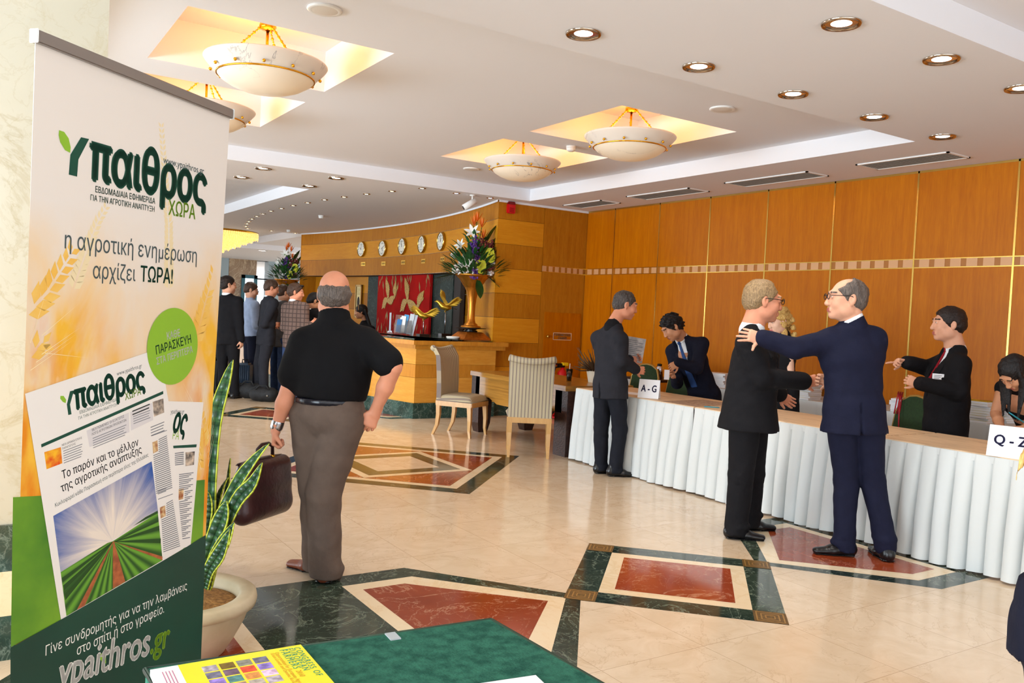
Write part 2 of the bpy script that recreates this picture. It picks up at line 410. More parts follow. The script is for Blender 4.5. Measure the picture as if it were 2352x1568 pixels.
for i in range(len(xs)-1):
    for j in range(len(ys)-1):
        z = hh[i][j]; x0, x1, y0, y1 = xs[i], xs[i+1], ys[j], ys[j+1]
        cb.poly([(x0, y0, z), (x0, y1, z), (x1, y1, z), (x1, y0, z)])
        if i+1 < len(xs)-1 and abs(hh[i+1][j]-z) > 1e-6: cb.poly([(x1, y0, z), (x1, y1, z), (x1, y1, hh[i+1][j]), (x1, y0, hh[i+1][j])])
        if j+1 < len(ys)-1 and abs(hh[i][j+1]-z) > 1e-6: cb.poly([(x0, y1, z), (x1, y1, z), (x1, y1, hh[i][j+1]), (x0, y1, hh[i][j+1])])
ceiling = struct(cb.obj('ceiling', M_cream))
# ------------------------------------------------------------------ right wall: veneer panels, brass strips, checkered frieze
rw = MB()
seams = [10.39, 9.725, 8.765, 7.82, 6.885, 5.96, 4.985, 4.015, 3.06, 2.1, 1.14, 0.18, -0.78, -1.74, -2.7, -4.0]
FZ0, FZ1 = 2.154, 2.233
rw.use(0).box((WX+0.012, -4.0, 0), (WX+0.25, EY, ZS))
for a, b in zip(seams[:-1], seams[1:]):
    y0, y1 = b+0.008, a-0.008
    rw.use(0).box((WX, y0, 0.0), (WX+0.02, y1, FZ0-0.008)); rw.box((WX, y0, FZ1+0.008), (WX+0.02, y1, ZS-0.02))
    n = max(2, round((y1-y0)/0.155)); w = (y1-y0)/n
    for k in range(n):
        rw.use(2).box((WX-0.004, y0+k*w, FZ0), (WX+0.02, y0+k*w+w*0.66, FZ1)); rw.use(3).box((WX, y0+k*w+w*0.66, FZ0), (WX+0.02, y0+(k+1)*w, FZ1))
for s in seams[:-1]: rw.use(1).box((WX-0.004, s-0.009, 0), (WX+0.012, s+0.009, ZS))
for z in (FZ0-0.004, FZ1+0.004): rw.use(1).box((WX-0.003, -4, z-0.005), (WX+0.012, EY, z+0.005))
rw.use(1).box((WX-0.004, -4, ZS-0.022), (WX+0.012, EY, ZS))
struct(rw.obj('wall_right', [M_panel, M_brass, M_fr1, M_fr2]))
# ------------------------------------------------------------------ end wall of the reception block
ROWS = [0.0, 0.36, 0.713, 1.066, 1.432, 1.786, 2.146, 2.501, 2.858, ZS]
ew = MB()
ew.use(2).box((6.53, EY+0.014, 0), (WX+0.2, EY+0.3, ZS))
for k in range(len(ROWS)-1):
    ew.use(k % 2).box((6.41, EY, ROWS[k]+0.002), (7.213, EY+0.02, ROWS[k+1]-0.002))
ew.use(0).box((7.219, EY, 0), (WX, EY+0.02, FZ0-0.008)); ew.box((7.219, EY, FZ1+0.008), (WX, EY+0.02, ZS))
for k in range(7):
    x0 = 7.225+k*0.115
    ew.use(3).box((x0, EY-0.003, FZ0), (x0+0.07, EY+0.02, FZ1)); ew.use(4).box((x0+0.07, EY, FZ0), (x0+0.115, EY+0.02, FZ1))
for z in (FZ0-0.004, FZ1+0.004): ew.use(5).box((7.215, EY-0.003, z-0.004), (WX, EY+0.015, z+0.004))
ew.use(6).box((6.41, EY-0.02, ZS-0.03), (WX, EY+0.01, ZS))
ew.use(7).box((6.43, EY-0.025, 0), (WX, EY+0.01, 0.21))
struct(ew.obj('wall_end', [M_plank, M_plank2, M_seam, M_fr1, M_fr2, M_brass, M_cream, M_gstone]))
# ------------------------------------------------------------------ curved reception wall with its recess
cw = MB(); OPEN0, OPEN1 = 11.42, 18.2      # the recess behind the counter spans this stretch, up to ROWS[5]..lintel
LIN = 2.146
def strip(y0, y1, z0, z1, off, mi, th=None):
    n = max(2, int((y1-y0)/0.35)); cw.use(mi)
    for k in range(n):
        a, b = y0+(y1-y0)*k/n, y0+(y1-y0)*(k+1)/n
        xa, xb = curve_x(a)+off, curve_x(b)+off
        cw.poly([(xa, a, z0), (xa, a, z1), (xb, b, z1), (xb, b, z0)])
YE = 19.23
def planks(y0, y1, z0, z1, off):
    for k in range(len(ROWS)-1):
        a, b = max(ROWS[k], z0), min(ROWS[k+1], z1)
        if b-a < 0.02: continue
        nb = 7
        strip(y0, y1, a+0.003, b-0.003, off, k % 2); strip(y0, y1, a-0.003, a+0.003, off+0.004, 2)
planks(EY, YE, LIN, ZS, 0)
planks(EY, OPEN0, 0.0, LIN, 0)
planks(OPEN0, YE, 0.0, LIN, 0.38)
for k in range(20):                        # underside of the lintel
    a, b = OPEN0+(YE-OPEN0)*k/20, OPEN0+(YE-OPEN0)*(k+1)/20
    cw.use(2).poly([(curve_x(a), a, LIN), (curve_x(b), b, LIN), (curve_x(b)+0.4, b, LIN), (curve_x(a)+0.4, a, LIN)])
cw.use(0).poly([(curve_x(OPEN0), OPEN0, 0), (curve_x(OPEN0)+0.4, OPEN0, 0), (curve_x(OPEN0)+0.4, OPEN0, LIN), (curve_x(OPEN0), OPEN0, LIN)])
cw.use(0).box((curve_x(YE), YE-0.02, 0), (WX+0.2, YE, ZS))
for k in range(24):                        # white shadow gap along the top
    a, b = EY+(YE-EY)*k/24, EY+(YE-EY)*(k+1)/24
    cw.use(3).poly([(curve_x(a)-0.02, a, ZS-0.028), (curve_x(a)-0.02, a, ZS), (curve_x(b)-0.02, b, ZS), (curve_x(b)-0.02, b, ZS-0.028)])
struct(cw.obj('wall_reception', [M_plank, M_plank2, M_seam, M_cream]))
# ------------------------------------------------------------------ outer shell: glazed fronts behind the camera, on the left and at the far end
M_frame = mat('window frame metal', lin((60, 66, 68)), 0.5, 0.6); M_sill = mat('pale stone', lin((206, 196, 180)), 0.5)
def shell(name, a, b): return struct(MB().box(a, b).obj(name, M_cream))
shell('wall_front', (-9, -4.25, 0), (8.3, -4.0, 0.35)); shell('trim_1', (-9, -4.25, 3.05), (8.3, -4.0, 3.4))
shell('trim_2', (6.2, -4.25, 0.35), (8.3, -4.0, 3.05)); shell('trim_3', (-9, -4.25, 0.35), (-3.2, -4.0, 3.05))
shell('wall_left', (-7.25, -4.0, 0), (-7.0, 40, 0.35)); shell('trim_4', (-7.25, -4.0, 3.05), (-7.0, 40, 3.4))
shell('trim_5', (-7.25, 11.5, 0.35), (-7.0, 22, 3.05)); shell('trim_6', (-7.25, -4.0, 0.35), (-7.0, -1.2, 3.05))
def glazing(name, p, q, n):
    w = MB(); p = Vector(p); q = Vector(q); d = (q-p)/n; u = d.normalized(); t = Vector((-u.y, u.x, 0))*0.03
    for k in range(n+1):
        c = p+d*k; a = u*0.035
        w.prism([c-a-t, c+a-t, c+a+t, c-a+t], (0, 0, 2.7))
    for z in (0, 0.05, 2.0, 2.66):
        if z: w.prism([p-t+Vector((0, 0, z)), q-t+Vector((0, 0, z)), q+t+Vector((0, 0, z)), p+t+Vector((0, 0, z))], (0, 0, 0.05))
    return struct(w.obj(name, M_frame))
glazing('window_1', (-3.2, -4.1, 0.35), (6.2, -4.1, 0.35), 6)
glazing('window_2', (-7.1, -1.2, 0.35), (-7.1, 11.5, 0.35), 8)
glazing('window_3', (-7.1, 22, 0.35), (-7.1, 33, 0.35), 6)
# far end of the lobby: bright glass between marble piers
M_pier = marble('brown marble pier', lin((150, 120, 88)), lin((200, 176, 140)), 1.2, 0.5, 0.25, lin((120, 94, 66)))
M_pier2 = mat('grey pier', lin((150, 164, 168)), 0.4)
M_teal = mat('teal frame', lin((38, 92, 104)), 0.4); M_mirror = mat('mirror glass', (0.82, 0.86, 0.88), 0.05, 1.0)
FY = 30.5
def pier(name, x0, x1, m): return struct(MB().box((x0, FY, 0), (x1, FY+0.5, 2.98)).obj(name, m))
pier('wall_far', 7.75, 8.72, M_pier); pier('trim_7', 7.45, 7.74, M_pier2); pier('trim_8', 6.2, 7.0, M_pier); pier('trim_9', 9.15, 9.5, M_pier2); pier('trim_10', 9.5, 13.5, M_pier2)
pier('trim_11', 3.2, 4.6, M_pier); pier('trim_12', -0.5, 1.0, M_pier); pier('trim_13', -4.5, -3.0, M_pier)
glazing('window_4', (-6.9, FY+0.2, 0.3), (9.5, FY+0.2, 0.3), 17)
# ================================================================== CEILING FIXTURES
M_alab = mat('alabaster', lin((222, 214, 204)), 0.35, spec=0.3, emit=(1.0, 0.72, 0.44), es=0.05)
M_alab2 = mat('alabaster dome', lin((226, 216, 200)), 0.3, spec=0.3, emit=(1.0, 0.62, 0.28), es=0.16)
for _m in (M_alab, M_alab2):
    g = NT(_m); v = g.coord(); n_ = g.noise(v, 2.2, 7, 0.6, 1.0); d_ = g.math('ABSOLUTE', g.math('SUBTRACT', n_, 0.5)); cl_ = g.noise(v, 1.3, 3)
    bc = tuple(_m.node_tree.nodes['Principled BSDF'].inputs['Base Color'].default_value)[:3]
    g.col(g.mix(g.math('MULTIPLY', g.rng(d_, 0, 0.012, 1, 0), g.rng(cl_, 0.5, 0.62)), bc, lin((120, 118, 124))))
M_gold = mat('polished gold', lin((236, 176, 50)), 0.18, 1.0)
M_white = mat('white plastic', lin((236, 234, 230)), 0.4)
M_chrome = mat('chrome ring', lin((190, 176, 160)), 0.15, 1.0)
M_refl = mat('downlight reflector', lin((245, 236, 220)), 0.1, 0.9)
M_bulb = mat('lit bulb', (1, 1, 1), 0.5, emit=(1.0, 0.93, 0.84), es=7.0)
M_bulbw = mat('lit halogen', (1, 1, 1), 0.5, emit=(1.0, 0.74, 0.40), es=9.0)
M_bulbc = mat('lit cool halogen', (1, 1, 1), 0.5, emit=(0.72, 0.70, 1.0), es=9.0)
def point(name, loc, power, col, r=0.05):
    l = bpy.data.lights.new(name, 'POINT'); l.energy = power; l.color = col; l.shadow_soft_size = r
    o = bpy.data.objects.new(name, l); COL.objects.link(o); o.location = loc; return o
def bowl_lamp(x, y, label):
    t = thing('alabaster_bowl_lamp', label, 'ceiling lamp', (x, y, ZC), 0, 'alabaster bowl lamps in the ceiling coffers')
    b = MB(); b.smooth = True
    b.lathe([(0.340, 3.128), (0.365, 3.15), (0.405, 3.19), (0.435, 3.225), (0.443, 3.238), (0.440, 3.246), (0.43, 3.246), (0.40, 3.205), (0.36, 3.165), (0.335, 3.14)], 40, (x, y, 0)); b.obj('bowl_rim', M_alab, t)
    d = MB(); d.smooth = True
    d.lathe([(0.345, 3.132), (0.32, 3.105), (0.26, 3.068), (0.18, 3.038), (0.09, 3.023), (0.001, 3.018)], 40, (x, y, 0)); d.obj('bowl_dome', M_alab2, t)
    r = MB(); r.smooth = True
    r.tube([(x+0.349*math.cos(a*PI/20), y+0.349*math.sin(a*PI/20), 3.133) for a in range(41)], 0.007, 8, False); r.obj('band_ring', M_gold, t)
    for k in range(12):
        a = 2*PI*k/12+0.2; s = MB(); s.smooth = True
        s.sphere((x+0.388*math.cos(a), y+0.388*math.sin(a), 3.152), 0.0125, 10, 6); s.obj('stud', M_gold, t)
    for k in range(3):
        a = 2*PI*k/3+0.9; c = MB(); c.smooth = True
        p0 = Vector((x+0.045*math.cos(a), y+0.045*math.sin(a), 3.50)); p1 = Vector((x+0.33*math.cos(a), y+0.33*math.sin(a), 3.19))
        n = 17
        for i in range(n+1):
            c.sphere(p0.lerp(p1, i/n), 0.012 if i % 2 else 0.008, 8, 5)
        c.tube([p0, p1], 0.004, 6); c.obj('chain', M_gold, t)
    h = MB(); h.smooth = True
    h.lathe([(0.0, ZC), (0.05, ZC), (0.052, ZC-0.03), (0.02, ZC-0.05), (0.02, 3.53), (0.058, 3.525), (0.062, 3.50), (0.05, 3.48), (0.018, 3.475)], 20, (x, y, 0)); h.obj('ceiling_hub', M_gold, t)
    q = MB(); q.smooth = True; q.tube([(x, y, 3.48), (x, y, 3.10)], 0.011, 8); q.obj('stem', M_gold, t)
    l = point('bowl_lamp_light', (x, y, 3.28), 14, (1.0, 0.42, 0.08), 0.12)
    return t
bowl_lamp(1.81, 6.285, 'large alabaster bowl lamp in the left front ceiling coffer')
bowl_lamp(1.81, 8.16, 'alabaster bowl lamp half hidden behind the top of the banner')
bowl_lamp(5.32, 6.285, 'alabaster bowl lamp in the right coffer nearer the wooden wall')
bowl_lamp(5.32, 8.16, 'alabaster bowl lamp in the coffer nearest the clock wall')
def downlight(x, y, label, group, r=0.105):
    t = thing('recessed_downlight', label, 'downlight', (x, y, ZS), 0, group)
    a = MB(); a.smooth = True
    a.lathe([(r*0.80, -0.004), (r*0.86, -0.012), (r*0.96, -0.012), (r, -0.004), (r, 0.0)], 28, (x, y, ZS)); a.obj('trim_ring', M_chrome, t)
    b = MB(); b.smooth = True
    b.lathe([(r*0.82, -0.003), (r*0.74, -0.0022), (r*0.5, -0.0012)], 28, (x, y, ZS)); b.obj('reflector', M_refl, t)
    c = MB(); c.smooth = True
    c.lathe([(0.0, -0.0025), (r*0.34, -0.004), (r*0.52, -0.0015)], 20, (x, y, ZS)); c.obj('lamp', M_bulb, t)
    return t
ORD = ['nearest', 'second', 'third', 'fourth', 'fifth']
for k, (x, y) in enumerate([(2.96, 3.96), (3.90, 3.97), (4.84, 3.985), (5.79, 3.99), (6.74, 4.0)]):
    downlight(x, y, ['leftmost downlight of the long row by the recessed ceiling', 'second downlight from the left in the long row of five', 'middle downlight in the long row of five', 'fourth downlight from the left in the long row of five', 'last downlight of the long row, just above a ceiling grille'][k], 'round downlights in the right ceiling strip')
for k, (x, y) in enumerate([(3.90, 2.92), (4.84, 2.91), (5.77, 2.905)]):
    downlight(x, y, ['large downlight nearest the top edge beside the beam', 'downlight in the middle of the short row near the beam', 'downlight at the far right end of the short row'][k], 'round downlights in the right ceiling strip')
for k, (x, y) in enumerate([(3.02, 10.45), (3.02, 11.43), (3.95, 10.42), (3.95, 11.43)]):
    downlight(x, y, ['left rear downlight of the four beyond the recess, nearer the lobby', 'leftmost downlight of the four, beside the banner edge', 'rightmost downlight of the four beyond the recess', 'downlight at the corner of the far ceiling recess'][k], 'four downlights beyond the ceiling recess')
SPOTS = [(1125,448),(1046,437),(966,426),(896,433),(837,440),(785,447),(740,454),(701,461),(668,468),(641,475),(617,481),(599,488),(585,494),(574,500),(567,506),(563,511),(560,517),(564,522),(618,527),(672,532)]
NUM = ['first','second','third','fourth','fifth','sixth','seventh','eighth','ninth','tenth','eleventh','twelfth','thirteenth','fourteenth','fifteenth','sixteenth','seventeenth','eighteenth','nineteenth','last']
for k, q in enumerate(SPOTS):
    p = onz(*q, ZS, True)
    zz = ceil_h(p.x, p.y); zz = min(zz, ZS)
    cool = k < 2
    lab = ('small cool white spotlight beside the red alarm box, '+('nearer it' if k == 0 else 'second from it')) if cool else 'small warm spotlight in the curved row, %s counting from the red alarm box' % NUM[k]
    if p.y > 19.35: p.y = 19.3
    t = thing('ceiling_spotlight', lab, 'spotlight', (p.x, p.y, ZS), 0, 'small spotlights in an arc over the counter')
    a = MB(); a.smooth = True; a.lathe([(0.036, -0.004), (0.042, -0.010), (0.054, -0.008), (0.056, 0)], 18, (p.x, p.y, ZS)); a.obj('trim_ring', M_chrome, t)
    b = MB(); b.smooth = True; b.lathe([(0.0, -0.009), (0.02, -0.008), (0.037, -0.002)], 16, (p.x, p.y, ZS)); b.obj('lamp', M_bulbc if cool else M_bulbw, t)
# real light from the downlights: a few soft sources just under the ceiling
for x, y, w in ((2.96, 3.96, 19), (3.9, 2.92, 13), (3.90, 3.97, 13), (4.84, 3.985, 11), (3.02, 10.45, 22), (3.95, 10.42, 34), (4.83, 11.48, 18), (4.53, 14.6, 18)):
    l = bpy.data.lights.new('downlight_glow', 'SPOT'); l.energy = w*3.2; l.color = (1, 0.94, 0.86); l.spot_size = 2.2; l.spot_blend = 0.8; l.shadow_soft_size = 0.1
    o = bpy.data.objects.new('downlight_glow', l); COL.objects.link(o); o.location = (x, y, ZS-0.05)
M_spk = mat('speaker grille', lin((222, 214, 204)), 0.6)
for (x, y), lab in (((1.80, 5.06), 'round flush ceiling speaker near the left front lamp'), ((5.29, 5.08), 'round flush ceiling speaker to the right of the right lamp'), ((5.31, 9.31), 'round flush ceiling speaker by the lamp nearest the clock wall')):
    t = thing('ceiling_speaker', lab, 'speaker', (x, y, ZR), 0, 'flush ceiling speakers')
    a = MB(); a.smooth = True; a.lathe([(0.105, 0.0), (0.108, -0.008), (0.098, -0.014), (0.080, -0.012)], 28, (x, y, ZR)); a.obj('speaker_ring', M_white, t)
    a = MB(); a.smooth = True; a.lathe([(0.082, -0.012), (0.05, -0.016), (0.0, -0.017)], 28, (x, y, ZR)); a.obj('speaker_grille', M_spk, t)
for (x, y, z), lab in (((5.34, 7.26, ZR), 'white smoke detector between the two right hand lamps'), ((5.42, 14.97, ZS), 'white smoke detector over the reception counter'), ((6.0, 18.6, ZS), 'far white smoke detector near the end of the curved wall')):
    t = thing('smoke_detector', lab, 'smoke detector', (x, y, z), 0, 'white smoke detectors')
    a = MB(); a.smooth = True; a.lathe([(0.0, 0), (0.052, 0), (0.052, -0.018), (0.0, -0.018)], 20, (x, y, z)); a.obj('detector_base', M_white, t)
    a = MB(); a.smooth = True; a.lathe([(0.0, -0.016), (0.05, -0.016), (0.047, -0.045), (0.03, -0.056), (0.0, -0.058)], 20, (x, y, z)); a.obj('detector_head', M_white, t)
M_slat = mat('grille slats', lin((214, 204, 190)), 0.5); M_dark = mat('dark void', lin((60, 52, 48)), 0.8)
for k, (y1, y0) in enumerate([(10.09, 9.2), (8.67, 7.51), (6.94, 5.79), (5.22, 4.28)]):
    t = thing('ceiling_grille', ['air grille nearest the reception end wall', 'second air grille from the end wall corner', 'third air grille from the end wall corner', 'air grille nearest the camera above the wooden wall'][k], 'vent', (7.5, (y0+y1)/2, ZS), 0, 'air grilles along the wooden wall')
    f = MB(); x0, x1 = 7.32, 7.68; w = 0.022
    for a, b in (((x0, y0, 0), (x0+w, y1, 0)), ((x1-w, y0, 0), (x1, y1, 0)), ((x0, y0, 0), (x1, y0+w, 0)), ((x0, y1-w, 0), (x1, y1, 0))):
        f.box((a[0], a[1], ZS-0.012), (b[0], b[1], ZS))
    f.obj('grille_frame', M_white, t)
    s = MB()
    for i in range(9):
        xx = x0+w+0.012+i*(x1-x0-2*w-0.01)/9
        s.prism([(xx, y0+w, ZS-0.010), (xx+0.022, y0+w, ZS-0.002), (xx+0.024, y0+w, ZS-0.003), (xx+0.003, y0+w, ZS-0.011)], (0, y1-y0-2*w, 0))
    s.obj('grille_slats', M_slat, t)
    MB().box((x0+w, y0+w, ZS-0.0015), (x1-w, y1-w, ZS)).obj('grille_backing', mat('grille shade', lin((128, 116, 108)), 0.8), t)
# white security camera under the soffit
t = thing('security_camera', 'white security camera under the ceiling by the clock wall', 'security camera', (5.91, 10.30, ZS))
a = MB(); a.smooth = True; a.lathe([(0.0, 0), (0.04, 0), (0.04, -0.012), (0.012, -0.016), (0.012, -0.085)], 16, (5.91, 10.30, ZS)); a.obj('camera_mount', M_white, t)
a = MB(); a.smooth = True; a.tube([(5.955, 10.29, ZS-0.075), (5.80, 10.345, ZS-0.185)], [0.044, 0.044], 16); a.obj('camera_body', M_white, t)
a = MB(); a.smooth = True; a.tube([(5.802, 10.344, ZS-0.184), (5.796, 10.346, ZS-0.188)], [0.03, 0.03], 12); a.obj('camera_lens', M_dark, t)
# crystal chandelier deep in the lobby
M_crys = mat('lit crystal', lin((255, 214, 120)), 0.15, emit=(1.0, 0.66, 0.2), es=0.9, vary=(30, lin((200, 140, 40)), 0.9))
t = thing('crystal_chandelier', 'glowing golden crystal chandelier far off beside the banner edge', 'chandelier', (4.9, 20.6, 3.3))
a = MB(); a.smooth = False
random.seed(3)
for ring in range(7):
    rr = 0.95*(1-ring/7.5); n = max(10, int(120*rr)); 
    for i in range(n):
        w = 2*PI*i/n; L = 0.10+0.05*random.random(); zt = 3.1-ring*0.055
        a.lathe([(0.001, 0), (0.022, -0.03), (0.018, -L), (0.001, -L-0.03)], 5, (4.9+rr*math.cos(w), 20.6+rr*math.sin(w), zt))
o = a.obj('crystal_drops', M_crys, t); o['kind'] = 'stuff'
a = MB(); a.smooth = True; a.lathe([(0.0, 3.3), (0.06, 3.3), (0.06, 3.14), (0.97, 3.12), (0.98, 3.08), (0.9, 3.08), (0.0, 3.10)], 32, (4.9, 20.6, 0)); a.obj('chandelier_frame', M_gold, t)
# ================================================================== WALL FIXTURES
t = thing('fire_alarm_sounder', 'red fire alarm box high on the reception corner', 'fire alarm', (6.6, EY, 3.05))
M_rplas = mat('red plastic', lin((206, 16, 24)), 0.35); M_rdk = mat('dark red lens', lin((120, 8, 16)), 0.2)
MB().box((6.53, EY-0.055, 2.945), (6.665, EY, 3.085), 0.012).obj('sounder_body', M_rplas, t)
MB().box((6.54, EY-0.06, 3.065), (6.655, EY, 3.115), 0.01).obj('strobe_lens', M_rdk, t)
a = MB()
for k in range(5): a.box((6.56, EY-0.058, 2.965+k*0.014), (6.635, EY-0.052, 2.970+k*0.014))
a.obj('sounder_slots', M_rdk, t)
# fire cabinet door in the end wall
t = thing('fire_cabinet_door', 'wooden fire cabinet door with a white lettered sign', 'cabinet door', (7.65, EY, 0.8))
MB().box((7.30, EY-0.012, 0.30), (7.99, EY-0.001, 1.545), 0.003).obj('door_panel', M_panel, t)
k = MB(); k.smooth = True; k.lathe([(0.0, 0.0), (0.012, 0.0), (0.012, -0.02), (0.022, -0.03), (0.022, -0.042), (0.0, -0.048)], 14, M=Matrix.Translation((7.36, EY-0.012, 1.18)) @ Matrix.Rotation(-PI/2, 4, 'X')); k.obj('door_knob', M_brass, t)
M_signw = mat('white lettering', lin((232, 228, 214)), 0.6)
sg = MB(); MT = Matrix.Translation((7.475, EY-0.0135, 1.13)) @ Matrix.Rotation(PI/2, 4, 'X')
for a, b in (((0, 0), (0.345, 0.006)), ((0, 0.104), (0.345, 0.11)), ((0, 0), (0.006, 0.11)), ((0.339, 0), (0.345, 0.11))):
    sg.box((7.475+a[0], EY-0.0135, 1.13+a[1]), (7.475+b[0], EY-0.012, 1.13+b[1]))
fit_text(sg, 'ΠΥΡΟΣΒΕΣΤΙΚΟΣ', MT @ Matrix.Translation((0.015, 0.060, 0.001)), 0.315, 0.034, bold=0.02)
fit_text(sg, 'ΣΤΑΘΜΟΣ', MT @ Matrix.Translation((0.085, 0.016, 0.001)), 0.175, 0.030, bold=0.02)
o = sg.obj('door_sign', M_signw, t); o['label'] = 'white Greek lettering in a thin white frame'
# ------------------------------------------------------------------ clocks on the curved wall
def on_curve(px, py, off=0.0):
    r = ray(px, py, True); lo, hi = 4.0, 40.0
    f = lambda s: r[0]*s-(curve_x(min(r[1]*s, 30.0))+off)
    s = 5.0
    prev = f(s)
    while s < 30:
        s2 = s+0.05; c = f(s2)
        if prev < 0 <= c and r[1]*s2 > 10.0: break
        s, prev = s2, c
    for _ in range(30):
        m = (s+s2)/2
        if f(m) < 0: s = m
        else: s2 = m
    return Vector(r*s)+Vector((0, 0, H))
def curve_frame(p, off=0.0):
    """matrix with x along the wall (to the viewer's right), y up, z out of the wall towards the room"""
    n = Vector((-10.89-p.x, 15.0-p.y, 0)).normalized(); x = Vector((0, 0, 1)).cross(n)
    return Matrix.Translation(p+n*off) @ Matrix(((x.x, 0, n.x, 0), (x.y, 0, n.y, 0), (0, 1, 0, 0), (0, 0, 0, 1)))
M_face = mat('clock face', lin((240, 234, 218)), 0.4); M_ink = mat('black ink', lin((24, 22, 22)), 0.5)
M_bras2 = mat('aged brass', lin((206, 168, 84)), 0.22, 1.0); M_plate = mat('brass name plate', lin((206, 164, 56)), 0.3, 0.7)
CL = [((827, 569), (829, 603), 'ATHENS', (10, 2)), ((876, 567), (876, 602), 'TOKYO', (5, 10)), ((922, 562), (922, 599), 'LONDON', (10, 58)), ((968, 557), (969, 596), 'NEW YORK', (5, 58)), ((1013, 550), (1014, 591), 'MOSCOW', (0, 58))]
for k, (c, pl, nm, tm) in enumerate(CL):
    p = on_curve(*c); Mx = curve_frame(p)
    t = thing('wall_clock', 'round brass wall clock above the %s name plate' % nm.title().replace('New York', 'New York'), 'clock', p, 0, 'five round world clocks')
    a = MB(); a.smooth = True; a.lathe([(0.13, 0), (0.158, 0.004), (0.164, 0.03), (0.158, 0.048), (0.148, 0.050), (0.145, 0.038)], 36, M=Mx); a.obj('clock_case', M_bras2, t)
    a = MB(); a.lathe([(0.0, 0.036), (0.147, 0.036)], 36, M=Mx); a.obj('clock_face', M_face, t)
    a = MB()
    for i in range(12):
        w = PI/6*i; R2 = Mx @ Matrix.Rotation(-w, 4, 'Z'); L = 0.03 if i % 3 == 0 else 0.022
        for dx in ((-0.005, 0.005) if i % 3 else (-0.008, 0.0, 0.008)): a.box((dx-0.0015, 0.118-L, 0.037), (dx+0.0015, 0.118, 0.0385), M=R2)
    a.obj('hour_marks', M_ink, t)
    hh_, mm = tm
    a = MB()
    a.box((-0.004, -0.012, 0.0395), (0.004, 0.062, 0.0415), M=Mx @ Matrix.Rotation(-PI/6*(hh_+mm/60), 4, 'Z')); a.obj('hour_hand', M_ink, t)
    a = MB(); a.box((-0.003, -0.015, 0.042), (0.003, 0.098, 0.044), M=Mx @ Matrix.Rotation(-PI/30*mm, 4, 'Z')); a.obj('minute_hand', M_ink, t)
    p = on_curve(*pl); Mx = curve_frame(p)
    t = thing('name_plate', 'small brass name plate reading %s' % nm, 'name plate', p, 0, 'brass city name plates under the clocks')
    a = MB(); a.box((-0.095, -0.040, 0.001), (0.095, 0.040, 0.008), 0.002, M=Mx); a.obj('plate', M_plate, t)
    a = MB(); fit_text(a, nm, Mx @ Matrix.Translation((-0.078, -0.019, 0.0092)), 0.156, 0.038, bold=0.01); a.obj('plate_lettering', M_ink, t)
# ------------------------------------------------------------------ recess behind the counter: marble slabs, red relief panel, framed certificate
def recess_slab(name, px0, px1, py, mat_, z0, z1, off, th, t=None):
    a = on_curve(px0, py, off); b = on_curve(px1, py, off)
    d = Vector((b.x-a.x, b.y-a.y, 0)).normalized(); n = Vector((-d.y, d.x, 0))
    if n.x > 0: n = -n
    m = MB(); A = Vector((a.x, a.y, z0)); B = Vector((b.x, b.y, z0))
    m.prism([A, B, B-n*th, A-n*th], (0, 0, z1-z0))
    return m.obj(name, mat_, t), A, B, n
M_green2 = marble('dull green marble', lin((34, 46, 42)), lin((110, 124, 116)), 3.2, 0.4, 0.5, lin((54, 66, 60)), width=0.014)
M_green2.node_tree.nodes['Principled BSDF'].inputs['Specular IOR Level'].default_value = 0.12
o, *_ = recess_slab('trim_14', 838, 863, 690, M_green2, 0.2, LIN-0.005, 0.24, 0.08); struct(o)
o, *_ = recess_slab('trim_15', 986, 1036, 690, M_green2, 0.2, LIN-0.005, 0.24, 0.08); struct(o)
o, *_ = recess_slab('opening_shade', 1036, 1054, 690, M_dark, 0.2, LIN-0.005, 0.26, 0.08); struct(o)  # dark coloured slab paints the gloom of the opening beside the marble
M_redp = mat('red lacquer', lin((190, 30, 26)), 0.8, spec=0.08, vary=(4, lin((166, 26, 24)), 0.8)); M_gbird = mat('antique gold leaf', lin((196, 154, 62)), 0.45, 0.35, vary=(40, lin((140, 106, 40)), 0.9)); M_gold2 = mat('dull gold', lin((150, 118, 56)), 0.5, 0.3)
t = thing('relief_panel', 'red wall panel with golden birds behind the reception counter', 'wall panel', on_curve(925, 700, 0.16))
A0 = on_curve(864, 690, 0.2); B0 = on_curve(986, 690, 0.2)
d = Vector((B0.x-A0.x, B0.y-A0.y, 0)); PW = d.length; d.normalize(); n = Vector((0, 0, 1)).cross(d); n = -n if n.x > 0 else n
PM = Matrix(((d.x, 0, n.x, A0.x), (d.y, 0, n.y, A0.y), (0, 1, 0, 0.95), (0, 0, 0, 1)))     # x along, y up, z out
PH = LIN-0.95
a = MB(); a.box((0, 0, -0.02), (PW/2-0.003, PH, 0.03), M=PM); a.box((PW/2+0.003, 0, -0.02), (PW, PH, 0.03), M=PM); a.obj('red_board', M_redp, t)
